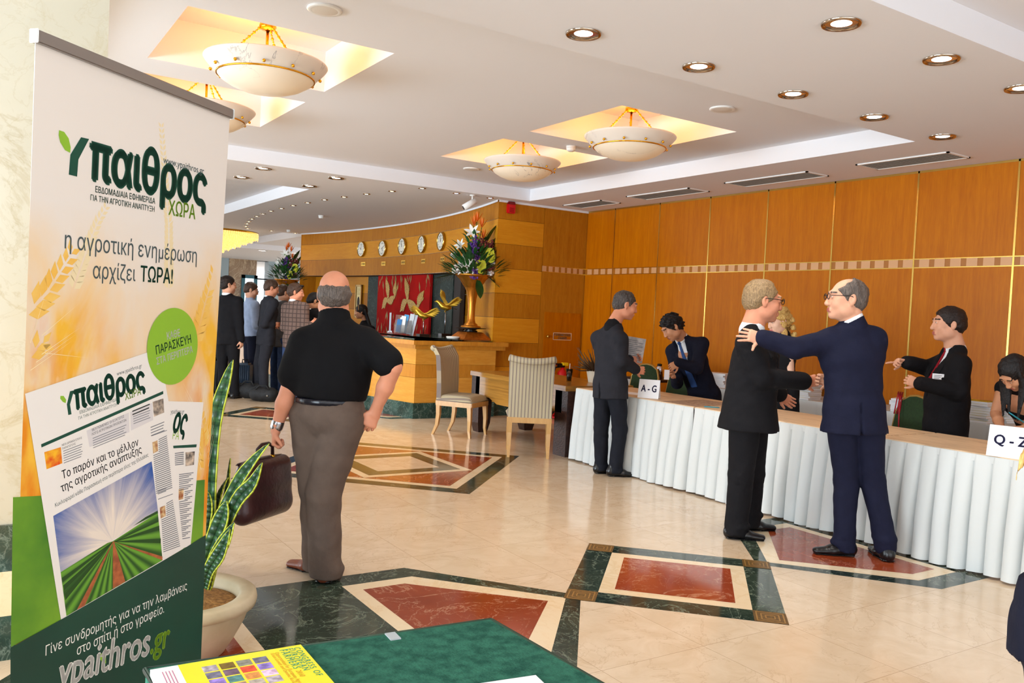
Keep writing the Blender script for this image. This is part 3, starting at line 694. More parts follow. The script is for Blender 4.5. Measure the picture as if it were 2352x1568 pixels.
def bird_relief(mb, cx, cy, s, flip, rot, up):
    """a stylised flying bird: body, head, tail fan and two feathered wings"""
    R = PM @ Matrix.Translation((cx, cy, 0.031)) @ Matrix.Rotation(rot, 4, 'Z') @ Matrix.Scale(s, 4) @ Matrix.Diagonal((flip, 1, 1, 1))
    def P(pts, z=0.0, h=0.03):
        q = [Vector((x, y, z)) for x, y in pts]
        top = [R @ (v+Vector((0, 0, h))) for v in q]
        mb.poly(top if flip > 0 else list(reversed(top)))
        for i in range(len(q)): mb.poly([R @ q[i], R @ q[(i+1) % len(q)], top[(i+1) % len(q)], top[i]])
    P([(-0.5, -0.05), (-0.2, 0.12), (0.2, 0.16), (0.45, 0.30), (0.60, 0.27), (0.66, 0.20), (0.58, 0.17), (0.45, 0.0), (0.2, -0.14), (-0.2, -0.16)])
    P([(-0.45, 0.05), (-0.95, 0.12), (-0.98, 0.0), (-0.90, -0.04), (-1.0, -0.10), (-0.85, -0.16), (-0.45, -0.10)])
    def wing(base, ang, L):
        L *= 1.25
        e = Vector((math.cos(ang), math.sin(ang))); f = Vector((-e.y, e.x)); b = Vector(base); nf = 9
        pts = [tuple(b+f*0.05*L), tuple(b+e*L*0.35+f*0.13*L), tuple(b+e*L*0.75+f*0.08*L), tuple(b+e*L*1.02-f*0.02*L)]
        for i in range(nf):
            u = 0.95-0.88*i/nf; w = 0.34*math.sin(PI*u**0.75)+0.05
            pts.append(tuple(b+e*L*u-f*w*L)); pts.append(tuple(b+e*L*(u-0.045)-f*w*0.80*L))
        pts.append(tuple(b-f*0.08*L))
        P([tuple(p) for p in reversed(pts)], 0.004, 0.035)
    wing((0.12, 0.1), up, 1.15); wing((-0.05, -0.05), up+PI*0.62, 1.0)
GB = []
def gb_(): GB.append(MB()); return GB[-1]
bird_relief(gb_(), 0.22*PW, 0.62*PH, 0.26, 1, 0.9, 1.0); bird_relief(gb_(), 0.36*PW, 0.66*PH, 0.24, -1, 1.0, 0.7)
bird_relief(gb_(), 0.60*PW, 0.60*PH, 0.28, 1, 0.9, 1.0); bird_relief(gb_(), 0.80*PW, 0.50*PH, 0.30, -1, 0.7, 1.0)
for _b in GB: _b.obj('golden_bird', M_gbird, t)
gl = MB(); random.seed(5)
for k in range(46):
    x, y = random.random()*PW*0.94+0.03*PW, (random.random()*0.34 if k < 26 else 0.78+0.2*random.random())*PH
    w = random.random()*1.2+0.9; L = 0.05+0.06*random.random(); e = Vector((math.cos(w), math.sin(w), 0)); f = Vector((-e.y, e.x, 0)); c = Vector((x, y, 0.033))
    gl.poly([PM @ (c-e*L), PM @ (c+f*L*0.28), PM @ (c+e*L), PM @ (c-f*L*0.28)])
    gl.poly([PM @ (c-e*L*2.4-f*0.003), PM @ (c-e*L-f*0.003), PM @ (c-e*L+f*0.003), PM @ (c-e*L*2.4+f*0.003)])
gl.obj('golden_foliage', M_gold2, t)
# framed certificate
p = on_curve(818, 690, 0.36); Mx = curve_frame(p)
t = thing('framed_certificate', 'gold framed certificate with a dark oval seal behind the counter', 'picture frame', p)
a = MB()
for q in (((-0.13, -0.36), (0.13, -0.32)), ((-0.13, 0.32), (0.13, 0.36)), ((-0.13, -0.36), (-0.095, 0.36)), ((0.095, -0.36), (0.13, 0.36))): a.box((*q[0], 0.002), (*q[1], 0.03), M=Mx)
a.obj('frame', mat('gilt frame', lin((150, 112, 48)), 0.4, 0.5), t)
MB().box((-0.095, -0.32, 0.002), (0.095, 0.32, 0.012), M=Mx).obj('certificate_sheet', mat('cream paper', lin((236, 214, 150)), 0.6), t)
a = MB(); a.lathe([(0.0, 0.013), (1.0, 0.013)], 28, M=Mx @ Matrix.Translation((0, -0.02, 0)) @ Matrix.Diagonal((0.055, 0.12, 1, 1))); a.obj('oval_seal', M_dark, t)
a = MB()
for k in range(5): a.box((-0.06+0.01*(k % 2), 0.15+k*0.028, 0.0125), (0.06-0.012*(k % 3), 0.158+k*0.028, 0.0132), M=Mx); a.box((-0.06+0.008*k, -0.28+k*0.026, 0.0125), (0.06-0.008*k, -0.273+k*0.026, 0.0132), M=Mx)
a.obj('certificate_lines', M_gold2, t)

# far end of the lobby: more downlights and two teal framed mirrors on the piers
FAR = ['leftmost', 'middle', 'rightmost']
for k, q in enumerate([(540, 566), (612, 571), (667, 578)]):
    for zz in (3.30, 2.98):
        p = onz(*q, zz, True)
        if abs(ceil_h(p.x, p.y)-zz) < 0.02: break
    else: p.y = 24.5
    t = thing('recessed_downlight', FAR[k]+' of the three flat downlights far off above the queue', 'downlight', (p.x, p.y, zz), 0, 'flat downlights in the far lobby')
    a = MB(); a.smooth = True; a.lathe([(0.11, -0.004), (0.13, -0.010), (0.15, 0.0)], 20, (p.x, p.y, zz)); a.obj('trim_ring', M_chrome, t)
    a = MB(); a.smooth = True; a.lathe([(0.0, -0.004), (0.11, -0.003)], 20, (p.x, p.y, zz)); a.obj('lamp', M_bulb, t)
for (u0, v0, u1, v1), lab in (((550, 629, 584, 672), 'teal framed mirror on the brown marble pier seen over the queue'), ((484, 633, 503, 676), 'teal framed mirror half hidden by the banner edge')):
    a0 = ony(u0, v0, FY-0.03, True); a1 = ony(u1, v1, FY-0.03, True); t = thing('wall_mirror', lab, 'mirror', ((a0.x+a1.x)/2, FY, a1.z), 0, 'teal framed mirrors on the far piers'); w_ = 0.12; zb = a1.z-0.5
    m = MB()
    for q in (((a0.x, zb), (a0.x+w_, a0.z)), ((a1.x-w_, zb), (a1.x, a0.z)), ((a0.x, a0.z-w_), (a1.x, a0.z)), ((a0.x, zb), (a1.x, zb+w_))): m.box((q[0][0], FY-0.05, q[0][1]), (q[1][0], FY-0.001, q[1][1]))
    m.obj('mirror_frame', M_teal, t); MB().box((a0.x+w_, FY-0.02, zb+w_), (a1.x-w_, FY-0.001, a0.z-w_)).obj('mirror_pane', M_mirror, t)
# ================================================================== RECEPTION COUNTER AND WHAT STANDS ON IT
CT = 1.09
M_cwood = wood('counter wood', lin((228, 168, 72)), lin((206, 138, 44)), (0.8, 0.8, 8), 0.3)
M_cwood2 = wood('counter wood darker', lin((214, 150, 54)), lin((186, 116, 30)), (8, 8, 0.8), 0.3)
t = thing('reception_counter', 'bowed wooden reception counter on a green marble plinth', 'counter', (5.2, 14, 0))
CY0, CY1 = 10.30, 19.0
def counter_band(mb, o0, o1, z0, z1, y0=CY0, y1=CY1, back=0.7, n=28):
    """solid following the bowed front; o0 = outward overhang"""
    F_ = [(count_x(y0+(y1-y0)*k/n)-o0, y0+(y1-y0)*k/n) for k in range(n+1)]
    F_[0] = (F_[0][0], y0-o1)
    for k in range(n):
        (xa, ya), (xb, yb) = F_[k], F_[k+1]
        mb.poly([(xa, ya, z0), (xa, ya, z1), (xb, yb, z1), (xb, yb, z0)])
        mb.poly([(xa, ya, z1), (xa+back, ya, z1), (xb+back, yb, z1), (xb, yb, z1)])
        mb.poly([(xa, ya, z0), (xb, yb, z0), (xb+back, yb, z0), (xa+back, ya, z0)])
    return F_
body = MB(); rows = [0.21, 0.56, 0.74, 0.955]
for k in range(3):
    body.use(k % 2); counter_band(body, 0, 0, rows[k]+0.002, rows[k+1]-0.002)
    body.box((count_x(CY0), CY0, rows[k]+0.002), (6.42, CY0+0.5, rows[k+1]-0.002))
body.use(1).box((count_x(CY0)+0.01, CY0+0.01, 0.0), (6.42, CY0+0.6, 0.95))
for k in range(16):
    ya, yb = CY0+0.3+(CY1-CY0-0.3)*k/16, CY0+0.3+(CY1-CY0-0.3)*(k+1)/16
    body.add([(count_x(ya)+0.02, ya, 0), (count_x(yb)+0.02, yb, 0), (count_x(yb)+0.7, yb, 0), (count_x(ya)+0.7, ya, 0), (count_x(ya)+0.02, ya, 0.95), (count_x(yb)+0.02, yb, 0.95), (count_x(yb)+0.7, yb, 0.95), (count_x(ya)+0.7, ya, 0.95)], [(0, 1, 5, 4), (2, 3, 7, 6), (4, 5, 6, 7), (3, 0, 4, 7), (1, 2, 6, 5)])
body.obj('counter_front', [M_cwood, M_cwood2], t)
pl = MB(); counter_band(pl, 0.015, 0.015, 0.0, 0.212); pl.box((count_x(CY0)-0.015, CY0-0.015, 0), (6.42, CY0+0.3, 0.212)); pl.obj('plinth', M_gstone, t)
md = MB(); md.use(0); counter_band(md, 0.03, 0.03, 0.955, 1.01); md.box((count_x(CY0)-0.03, CY0-0.03, 0.955), (6.56, CY0+0.08, 1.01))
counter_band(md, 0.075, 0.075, 1.012, 1.07); md.box((count_x(CY0)-0.075, CY0-0.075, 1.012), (6.58, CY0+0.08, 1.07)); md.obj('ledge_moulding', M_cwood2, t)
tp = MB(); counter_band(tp, 0.02, 0.0, 1.07, CT, y0=CY0+0.02); 
tp.poly([(count_x(CY0), CY0+0.02, CT), (6.42, CY0+0.02, CT), (6.42, 11.42, CT), (6.72, 11.42, CT), (6.80, 12.6, CT), (count_x(12.6)+0.6, 12.6, CT)])
tp.obj('marble_top', M_green, t)
# trumpet vases
M_copper = mat('gilded copper', lin((206, 134, 44)), 0.32, 0.75, vary=(30, lin((160, 90, 24)), 0.6, (1, 1, 0.15)), bump=(90, 0.15))
M_copb = mat('copper plinth', lin((188, 104, 28)), 0.35, 0.5, vary=(25, lin((150, 76, 18)), 0.7)); M_blk = mat('black lacquer', lin((16, 14, 14)), 0.2)
def trumpet_vase(x, y, z, s, label):
    t = thing('trumpet_vase', label, 'vase', (x, y, z), 0, 'tall trumpet vases on the counter')
    T = Matrix.Translation((x, y, z)) @ Matrix.Scale(s, 4)
    b = MB(); vs = []
    for (w, h_) in ((0.225, 0.0), (0.225, 0.012), (0.135, 0.105), (0.12, 0.11)): vs.append([(-w, -w, h_), (w, -w, h_), (w, w, h_), (-w, w, h_)])
    for k in range(3):
        for j in range(4): b.poly([T @ Vector(q) for q in (vs[k][j], vs[k][(j+1) % 4], vs[k+1][(j+1) % 4], vs[k+1][j])])
    b.poly([T @ Vector(q) for q in vs[3]]); b.obj('pyramid_base', M_copb, t)
    d = MB(); d.smooth = True; d.lathe([(0.0, 0.108), (0.10, 0.108), (0.105, 0.125), (0.075, 0.14), (0.11, 0.152), (0.225, 0.160), (0.235, 0.168), (0.22, 0.172), (0.0, 0.168)], 32, M=T); d.obj('black_dish', M_blk, t)
    v = MB(); v.smooth = True
    v.lathe([(0.0, 0.17), (0.145, 0.17), (0.15, 0.185), (0.13, 0.20), (0.10, 0.205), (0.10, 0.22), (0.066, 0.245), (0.055, 0.30), (0.052, 0.40), (0.055, 0.50), (0.066, 0.60), (0.088, 0.70), (0.13, 0.79), (0.185, 0.865), (0.245, 0.92), (0.275, 0.942), (0.268, 0.946), (0.20, 0.88), (0.12, 0.76), (0.0, 0.70)], 36, M=T); v.obj('trumpet', M_copper, t)
    return t
VX, VY = 6.20, 10.68
trumpet_vase(VX, VY, CT, 1.0, 'golden trumpet vase at the near end of the counter')
trumpet_vase(5.35, 16.6, CT, 0.92, 'golden trumpet vase behind the queue at the far end')
# flower arrangements
M_leaf = mat('glossy leaf', lin((44, 92, 40)), 0.35, vary=(14, lin((26, 64, 30)), 0.8)); M_leaf2 = mat('light leaf', lin((96, 140, 60)), 0.4)
M_lily = mat('white petals', lin((246, 244, 238)), 0.5); M_purp = mat('purple florets', lin((110, 70, 160)), 0.6, vary=(60, lin((70, 36, 110)), 0.9))
M_oran = mat('orange petals', lin((240, 118, 24)), 0.5); M_yel = mat('yellow green spathe', lin((214, 216, 60)), 0.25); M_mar = mat('maroon blossom', lin((104, 34, 46)), 0.6, vary=(40, lin((150, 70, 40)), 0.7)); M_stem = mat('flower stem', lin((70, 110, 44)), 0.6); M_pink = mat('pale lisianthus', lin((236, 226, 220)), 0.6)
def blade(mb, base, d, L, w, curl=0.3, up=Vector((0, 0, 1)), n=6):
    """leaf or petal: a curved tapering strip with a raised midrib"""
    d = Vector(d).normalized(); s = d.cross(up); s = s.normalized() if s.length > 1e-4 else Vector((1, 0, 0)); nn = s.cross(d)
    pts = []
    for i in range(n+1):
        u = i/n; ww = w*math.sin(PI*min(1, (u*0.92+0.08)))**0.8*(1 if u < 0.99 else 0.02)
        c = Vector(base)+d*L*u-nn*(curl*L*u*u)
        pts.append((c-s*ww+nn*0.0, c+nn*(-0.18*ww), c+s*ww))
    vs = [q for p in pts for q in p]; fs = []
    for i in range(n): fs += [(3*i, 3*i+1, 3*i+4, 3*i+3), (3*i+1, 3*i+2, 3*i+5, 3*i+4)]
    mb.add(vs, fs)
def lily(mb, c, d, s):
    d = Vector(d).normalized(); a = d.orthogonal().normalized(); b = d.cross(a)
    for k in range(6):
        w = PI/3*k; e = a*math.cos(w)+b*math.sin(w)
        blade(mb, c, d*0.75+e*0.65, s, s*0.2, 0.45, up=d)
def bouquet(x, y, z, s, label, seed):
    t = thing('flower_arrangement', label, 'flowers', (x, y, z), 0, 'tall flower arrangements in the trumpet vases'); random.seed(seed)
    B = Vector((x, y, z))
    C = lambda a, b, c: B+Vector((RM[0][0], RM[0][1], 0)).normalized()*a*s+Vector((RM[2][0], RM[2][1], 0)).normalized()*b*s+Vector((0, 0, c*s))
    st = MB(); st.smooth = True
    def stem(p): st.tube([B+Vector((0, 0, -0.2)), B.lerp(p, 0.5)+Vector((0, 0, 0.04)), p], 0.006*s, 5)
    fo = MB()
    for k in range(260):
        w = random.random()*2*PI; r = 0.05+0.34*random.random()**0.7; h_ = random.random()
        h2 = h_*0.62*(1-0.8*r/0.40); p = C(r*math.cos(w), r*math.sin(w), 0.0+h2)
        blade(fo, p, (C(math.cos(w), math.sin(w), 0.5+h_)-C(0, 0, 0)), (0.11+0.08*random.random())*s, 0.024*s, 0.3)
    o = fo.obj('foliage', M_leaf, t); o['kind'] = 'stuff'
    for (a, b, c, da, dc, L) in ((0.12, 0.0, 0.40, 0.35, 0.9, 0.36), (0.08, -0.16, -0.06, 0.1, -0.35, 0.26), (0.20, -0.1, 0.0, 0.5, -0.3, 0.24), (-0.2, -0.06, 0.02, -0.8, -0.1, 0.34), (0.26, 0, 0.10, 0.9, 0.1, 0.26), (0.17, 0.03, 0.28, 0.3, 0.9, 0.32)):
        m = MB(); m.smooth = True; blade(m, C(a, b, c), C(da, -0.1, dc)-C(0, 0, 0), L*s, 0.075*s, 0.15, n=8); m.obj('broad_leaf', M_leaf, t)
    for side in range(9):                      # feathery sprays trailing to the left
        m = MB()
        a0 = -0.22-0.04*side; p0 = C(-0.18, -0.05, 0.02+0.02*side); p1 = C(-0.52+0.03*side, -0.06, -0.14+0.045*side)
        for i in range(12):
            u = i/11; q = p0.lerp(p1, u)
            for sg in (-1, 1): blade(m, q, (p1-p0).normalized()*0.6+Vector((0, 0, sg*0.7)), 0.07*s*(1-u*0.4), 0.010*s, 0.2, n=3)
        m.obj('leaf_spray', M_leaf, t) if side < 5 else None
    for (a, b, c, sc) in ((-0.14, -0.12, 0.12, 0.12), (-0.07, -0.16, 0.16, 0.13), (-0.13, -0.14, 0.06, 0.10), (-0.03, -0.10, 0.58, 0.12), (-0.18, -0.05, 0.40, 0.10), (-0.02, -0.17, 0.07, 0.11)):
        m = MB(); m.smooth = True; p = C(a, b, c); lily(m, p, C(a*3, -0.7, 0.35)-C(0, 0, 0), sc*s); m.obj('white_lily', M_lily, t); stem(p)
    for (a, b, c) in ((-0.24, -0.08, 0.06), (0.24, -0.1, 0.04), (0.27, -0.05, 0.18), (-0.27, -0.04, 0.27)):
        m = MB(); m.smooth = True; p = C(a, b, c)
        for k in range(12): m.sphere(p+Vector((random.uniform(-1, 1), random.uniform(-1, 1), random.uniform(-1, 1)))*0.028*s, 0.022*s, 7, 5)
        m.obj('pale_blossom', M_pink, t)
    for (a, b, c, h_) in ((0.02, -0.14, 0.42, 0.24), (0.05, -0.16, 0.24, 0.22), (0.03, -0.2, 0.02, 0.14), (-0.04, -0.1, 0.34, 0.2)):
        m = MB(); m.smooth = False; p = C(a, b, c)
        for k in range(60): m.sphere(p+Vector((random.gauss(0, 0.022), random.gauss(0, 0.022), (random.random()-0.5)*h_))*s, 0.015*s, 5, 4)
        m.obj('purple_spike', M_purp, t)
    for (a, c) in ((0.02, 0.74), (0.09, 0.66), (-0.02, 0.68), (0.12, 0.50)):
        m = MB(); p = C(a, -0.05, c)
        for k in range(5): blade(m, p, C(-0.5+0.22*k, -0.1, 0.9-0.1*k)-C(0, 0, 0), 0.15*s, 0.016*s, -0.1)
        m.obj('bird_of_paradise_flower', M_oran, t); stem(p)
    for (a, b, c, sc) in ((0.11, -0.2, 0.12, 0.10), (0.22, -0.17, 0.30, 0.085), (0.24, -0.15, 0.255, 0.08)):
        m = MB(); m.smooth = True; p = C(a, b, c); n_ = (C(0.1, -1, 0.25)-C(0, 0, 0)).normalized(); ax = Vector((0, 0, 1)).cross(n_).normalized(); ay = n_.cross(ax)
        ring = [p+(ax*math.cos(w)*0.72+ay*(math.sin(w)+0.28*math.cos(w)**2*(1 if math.sin(w) > 0 else 0)))*sc*s for w in [2*PI*k/22 for k in range(22)]]
        m.add([p-n_*0.018*s]+ring, [(0, 1+k, 1+(k+1) % 22) for k in range(22)])
        m.tube([p-n_*0.01, p+n_*0.05*s+ay*0.04*s], 0.008*s, 6); m.obj('yellow_anthurium', M_yel, t); stem(p)
    for (a, b, c) in ((0.07, -0.1, 0.50), (0.16, -0.08, 0.42), (0.13, -0.14, 0.36), (0.21, -0.05, 0.44), (0.0, -0.1, 0.5), (-0.07, -0.13, 0.29), (0.21, -0.12, 0.1)):
        m = MB(); p = C(a, b, c)
        for k in range(22): m.sphere(p+Vector((random.gauss(0, 0.03), random.gauss(0, 0.03), random.gauss(0, 0.035)))*s, 0.016*s, 5, 4)
        m.obj('maroon_blossom', M_mar if (a > 0.05) else M_leaf2, t)
    st.obj('stems', M_stem, t)
bouquet(VX, VY, CT+0.93, 1.06, 'tall mixed flower arrangement at the near end of the counter', 11)
bouquet(5.35, 16.6, CT+0.86, 0.86, 'tall mixed flower arrangement behind the queue of men', 12)
# two golden bird sculptures on rods
M_goldb = mat('brushed gold', lin((206, 164, 56)), 0.3, 0.85); M_steel = mat('steel rod', lin((170, 170, 176)), 0.25, 1.0); M_dwood = mat('dark wood block', lin((46, 26, 20)), 0.35)
def bird_sculpture(x, y, rodh, label, spread, ang, s):
    t = thing('bird_sculpture', label, 'sculpture', (x, y, CT), 0, 'golden bird sculptures on the counter')
    MB().box((x-0.085, y-0.06, CT), (x+0.085, y+0.06, CT+0.035), 0.004).obj('base_block', M_dwood, t)
    r = MB(); r.smooth = True; r.tube([(x, y, CT+0.03), (x, y, CT+rodh)], 0.008, 8); r.obj('rod', M_steel, t)
    T = Matrix.Translation((x, y, CT+rodh+0.05)) @ Matrix.Rotation(-0.576, 4, 'Z') @ Matrix.Scale(s, 4)
    b = MB(); b.smooth = True
    b.tube([T @ Vector(p) for p in ((-0.20, 0, 0.07), (-0.165, 0, 0.085), (-0.13, 0, 0.07), (-0.06, 0, 0.0), (0.03, 0, -0.03), (0.10, 0, -0.02))], [0.004, 0.022*s, 0.03*s, 0.055*s, 0.05*s, 0.015*s], 12); b.obj('bird_body', M_goldb, t)
    for sd in (0, 1):
        w = MB(); a0 = spread[sd]
        for i in range(7):
            aa = a0+0.13*i-0.3; d = Vector((math.cos(aa), 0.35*(1 if sd else -1), math.sin(aa)))
            blade(w, T @ Vector((-0.03+0.012*i, 0.03*(1 if sd else -1), 0.02)), d, (0.30-0.02*abs(i-3))*s, 0.026*s, 0.12, up=Vector((0.3, 1, 0.2)))
        w.obj('wing', M_goldb, t)
    tl = MB()
    for i in range(4): blade(tl, T @ Vector((0.08, 0, -0.02)), Vector((1, -0.2+0.13*i, -0.1)), 0.14*s, 0.022*s, 0.1)
    tl.obj('tail', M_goldb, t)
    lg = MB(); lg.tube([T @ Vector((0, 0, -0.05)), T @ Vector((-0.02, 0, -0.10))], 0.006, 6); lg.obj('bird_foot', M_goldb, t)
bird_sculpture(5.76, 11.33, 0.27, 'golden bird with level outstretched wings on a rod', (0.15, 2.7), 0, 0.82)
bird_sculpture(6.46, 11.95, 0.42, 'taller golden bird with a raised wing beside the vase', (0.35, 1.75), 0, 0.92)
# brochure holder, card stand, ashtray
M_acr = mat('clear acrylic', (0.93, 0.95, 0.97), 0.05, trans=0.9, alpha=0.55)
p = Vector((5.62, 11.75, CT+0.012)); t = thing('brochure_holder', 'clear acrylic holder with blue and white brochures', 'brochure holder', p)
RX = Vector((RM[0][0], RM[0][1], 0)).normalized(); RY = Vector((RM[2][0], RM[2][1], 0)).normalized(); RZ = Vector((0, 0, 1))
RB = Matrix(((RX.x, RY.x, 0, 0), (RX.y, RY.y, 0, 0), (0, 0, 1, 0), (0, 0, 0, 1)))
TB = Matrix.Translation(p) @ RB
a = MB()
for k in range(3):
    y0 = -0.06+0.05*k; h_ = 0.12+0.09*k
    a.box((-0.13, y0, 0), (0.13, y0+0.004, h_), M=TB @ Matrix.Rotation(-0.25, 4, 'X') @ Matrix.Translation((0, 0, 0.01)))
a.box((-0.13, -0.07, 0), (0.13, 0.10, 0.006), M=TB); a.obj('acrylic_tray', M_acr, t)
for k, (x0, h0, c, tl) in enumerate([(-0.11, 0.10, (40, 110, 170), 0.2), (-0.05, 0.16, (236, 238, 240), 0.15), (-0.02, 0.19, (70, 150, 200), 0.22), (0.05, 0.22, (200, 206, 214), 0.3), (0.09, 0.27, (190, 196, 206), 0.34), (-0.09, 0.14, (240, 240, 240), 0.28)]):
    m = mat('brochure %d' % k, lin(c), 0.4); b = MB(); b.box((x0, -0.02+0.012*k, 0.02), (x0+0.07, -0.012+0.012*k, h0+0.12), M=TB @ Matrix.Rotation(-0.2, 4, 'X') @ Matrix.Rotation(tl*0.5, 4, 'Y')); b.obj('brochure', m, t)
p = Vector((5.50, 11.95, CT)); t = thing('card_stand', 'slim clear card stand left of the brochures', 'card stand', p); TB = Matrix.Translation(p) @ RB
MB().box((-0.035, -0.03, 0), (0.035, 0.03, 0.05), M=TB).obj('stand_foot', M_acr, t); MB().box((-0.014, -0.006, 0.05), (0.014, 0.0, 0.33), M=TB).obj('stand_card', mat('grey card', lin((170, 176, 186)), 0.4), t)
a = MB(); a.smooth = True; a.lathe([(0.0, 0.0), (0.085, 0.0), (0.10, 0.03), (0.085, 0.036), (0.07, 0.018), (0.0, 0.014)], 24, (5.90, 10.66, CT)); tag(a.obj('ashtray', M_white), 'white round ashtray on the counter by the vase', 'ashtray')
# ================================================================== WRITING DESK, CHAIRS AND DESK ITEMS
M_zebra = wood('zebrano veneer', lin((196, 142, 62)), lin((128, 84, 32)), (1.2, 0.25, 16), 0.28, 3.5)
M_dleg = mat('dark carved wood', lin((62, 36, 28)), 0.4, vary=(30, lin((38, 20, 16)), 0.8), bump=(70, 0.4))
DX0, DX1, DY0, DY1 = 5.32, 6.26, 7.11, 9.12
t = thing('writing_desk', 'long wooden writing desk with dark carved legs', 'desk', ((DX0+DX1)/2, (DY0+DY1)/2, 0))
MB().box((DX0, DY0, 0.70), (DX1, DY1, 0.755), 0.004).obj('desktop', M_zebra, t)
ap = MB()
def apron(p, q, th):
    p = Vector(p); q = Vector(q); d = q-p; L = d.length; d.normalize(); n = Vector((-d.y, d.x, 0))*th
    pts = [(0, 0.70), (L, 0.70), (L, 0.46), (L*0.82, 0.46), (L*0.72, 0.40), (L*0.28, 0.40), (L*0.18, 0.46), (0, 0.46)]
    ap.prism([p+d*a+Vector((0, 0, z)) for a, z in pts], n)
apron((DX0+0.06, DY0+0.1, 0), (DX0+0.06, DY1-0.1, 0), 0.03); apron((DX1-0.06, DY0+0.1, 0), (DX1-0.06, DY1-0.1, 0), -0.03)
apron((DX0+0.1, DY0+0.06, 0), (DX1-0.1, DY0+0.06, 0), 0.03); apron((DX0+0.1, DY1-0.06, 0), (DX1-0.1, DY1-0.06, 0), -0.03)
ap.obj('apron', M_zebra, t)
MB().box((DX0+0.045, 8.20, 0.44), (DX0+0.075, 8.46, 0.655), 0.006).obj('carved_block', M_dleg, t)
for (x, y, w) in ((DX0+0.03, DY0+0.0, 0.22), (DX0+0.03, DY1-0.19, 0.19), (DX1-0.22, DY0+0.0, 0.19), (DX1-0.22, DY1-0.19, 0.19)):
    l = MB(); cx, cy = x+w/2, y+w/2
    prof = [(0.70, w/2), (0.30, w/2), (0.12, w*0.46), (0.0, w*0.33)] if w < 0.22 else [(0.70, w/2), (0.0, w/2)]
    for (z0, a), (z1, b) in zip(prof[:-1], prof[1:]):
        V = [(cx-a, cy-a, z0), (cx+a, cy-a, z0), (cx+a, cy+a, z0), (cx-a, cy+a, z0), (cx-b, cy-b, z1), (cx+b, cy-b, z1), (cx+b, cy+b, z1), (cx-b, cy+b, z1)]
        l.add(V, [(0, 4, 5, 1), (1, 5, 6, 2), (2, 6, 7, 3), (3, 7, 4, 0), (0, 1, 2, 3), (4, 7, 6, 5)])
    l.obj('leg', M_dleg, t)
M_stripe = mat('striped upholstery', lin((196, 180, 150)), 0.85, spec=0.2)
g = NT(M_stripe); v = g.coord(); x_, y_, z_ = g.sep(v)
fr = g.math('FRACT', g.math('MULTIPLY', x_, 28.0)); k1 = g.math('LESS_THAN', g.math('ABSOLUTE', g.math('SUBTRACT', fr, 0.5)), 0.17)
k2 = g.math('LESS_THAN', g.math('ABSOLUTE', g.math('SUBTRACT', fr, 0.5)), 0.05)
c = g.mix(k1, lin((190, 176, 146)), lin((132, 118, 112))); c = g.mix(k2, c, lin((164, 148, 128))); g.col(c)
nb = g.noise(v, 160, 2); g.bump(nb, 0.2, 0.004)
M_beech = wood('beech legs', lin((214, 168, 106)), lin((190, 140, 80)), (6, 6, 0.8), 0.35)
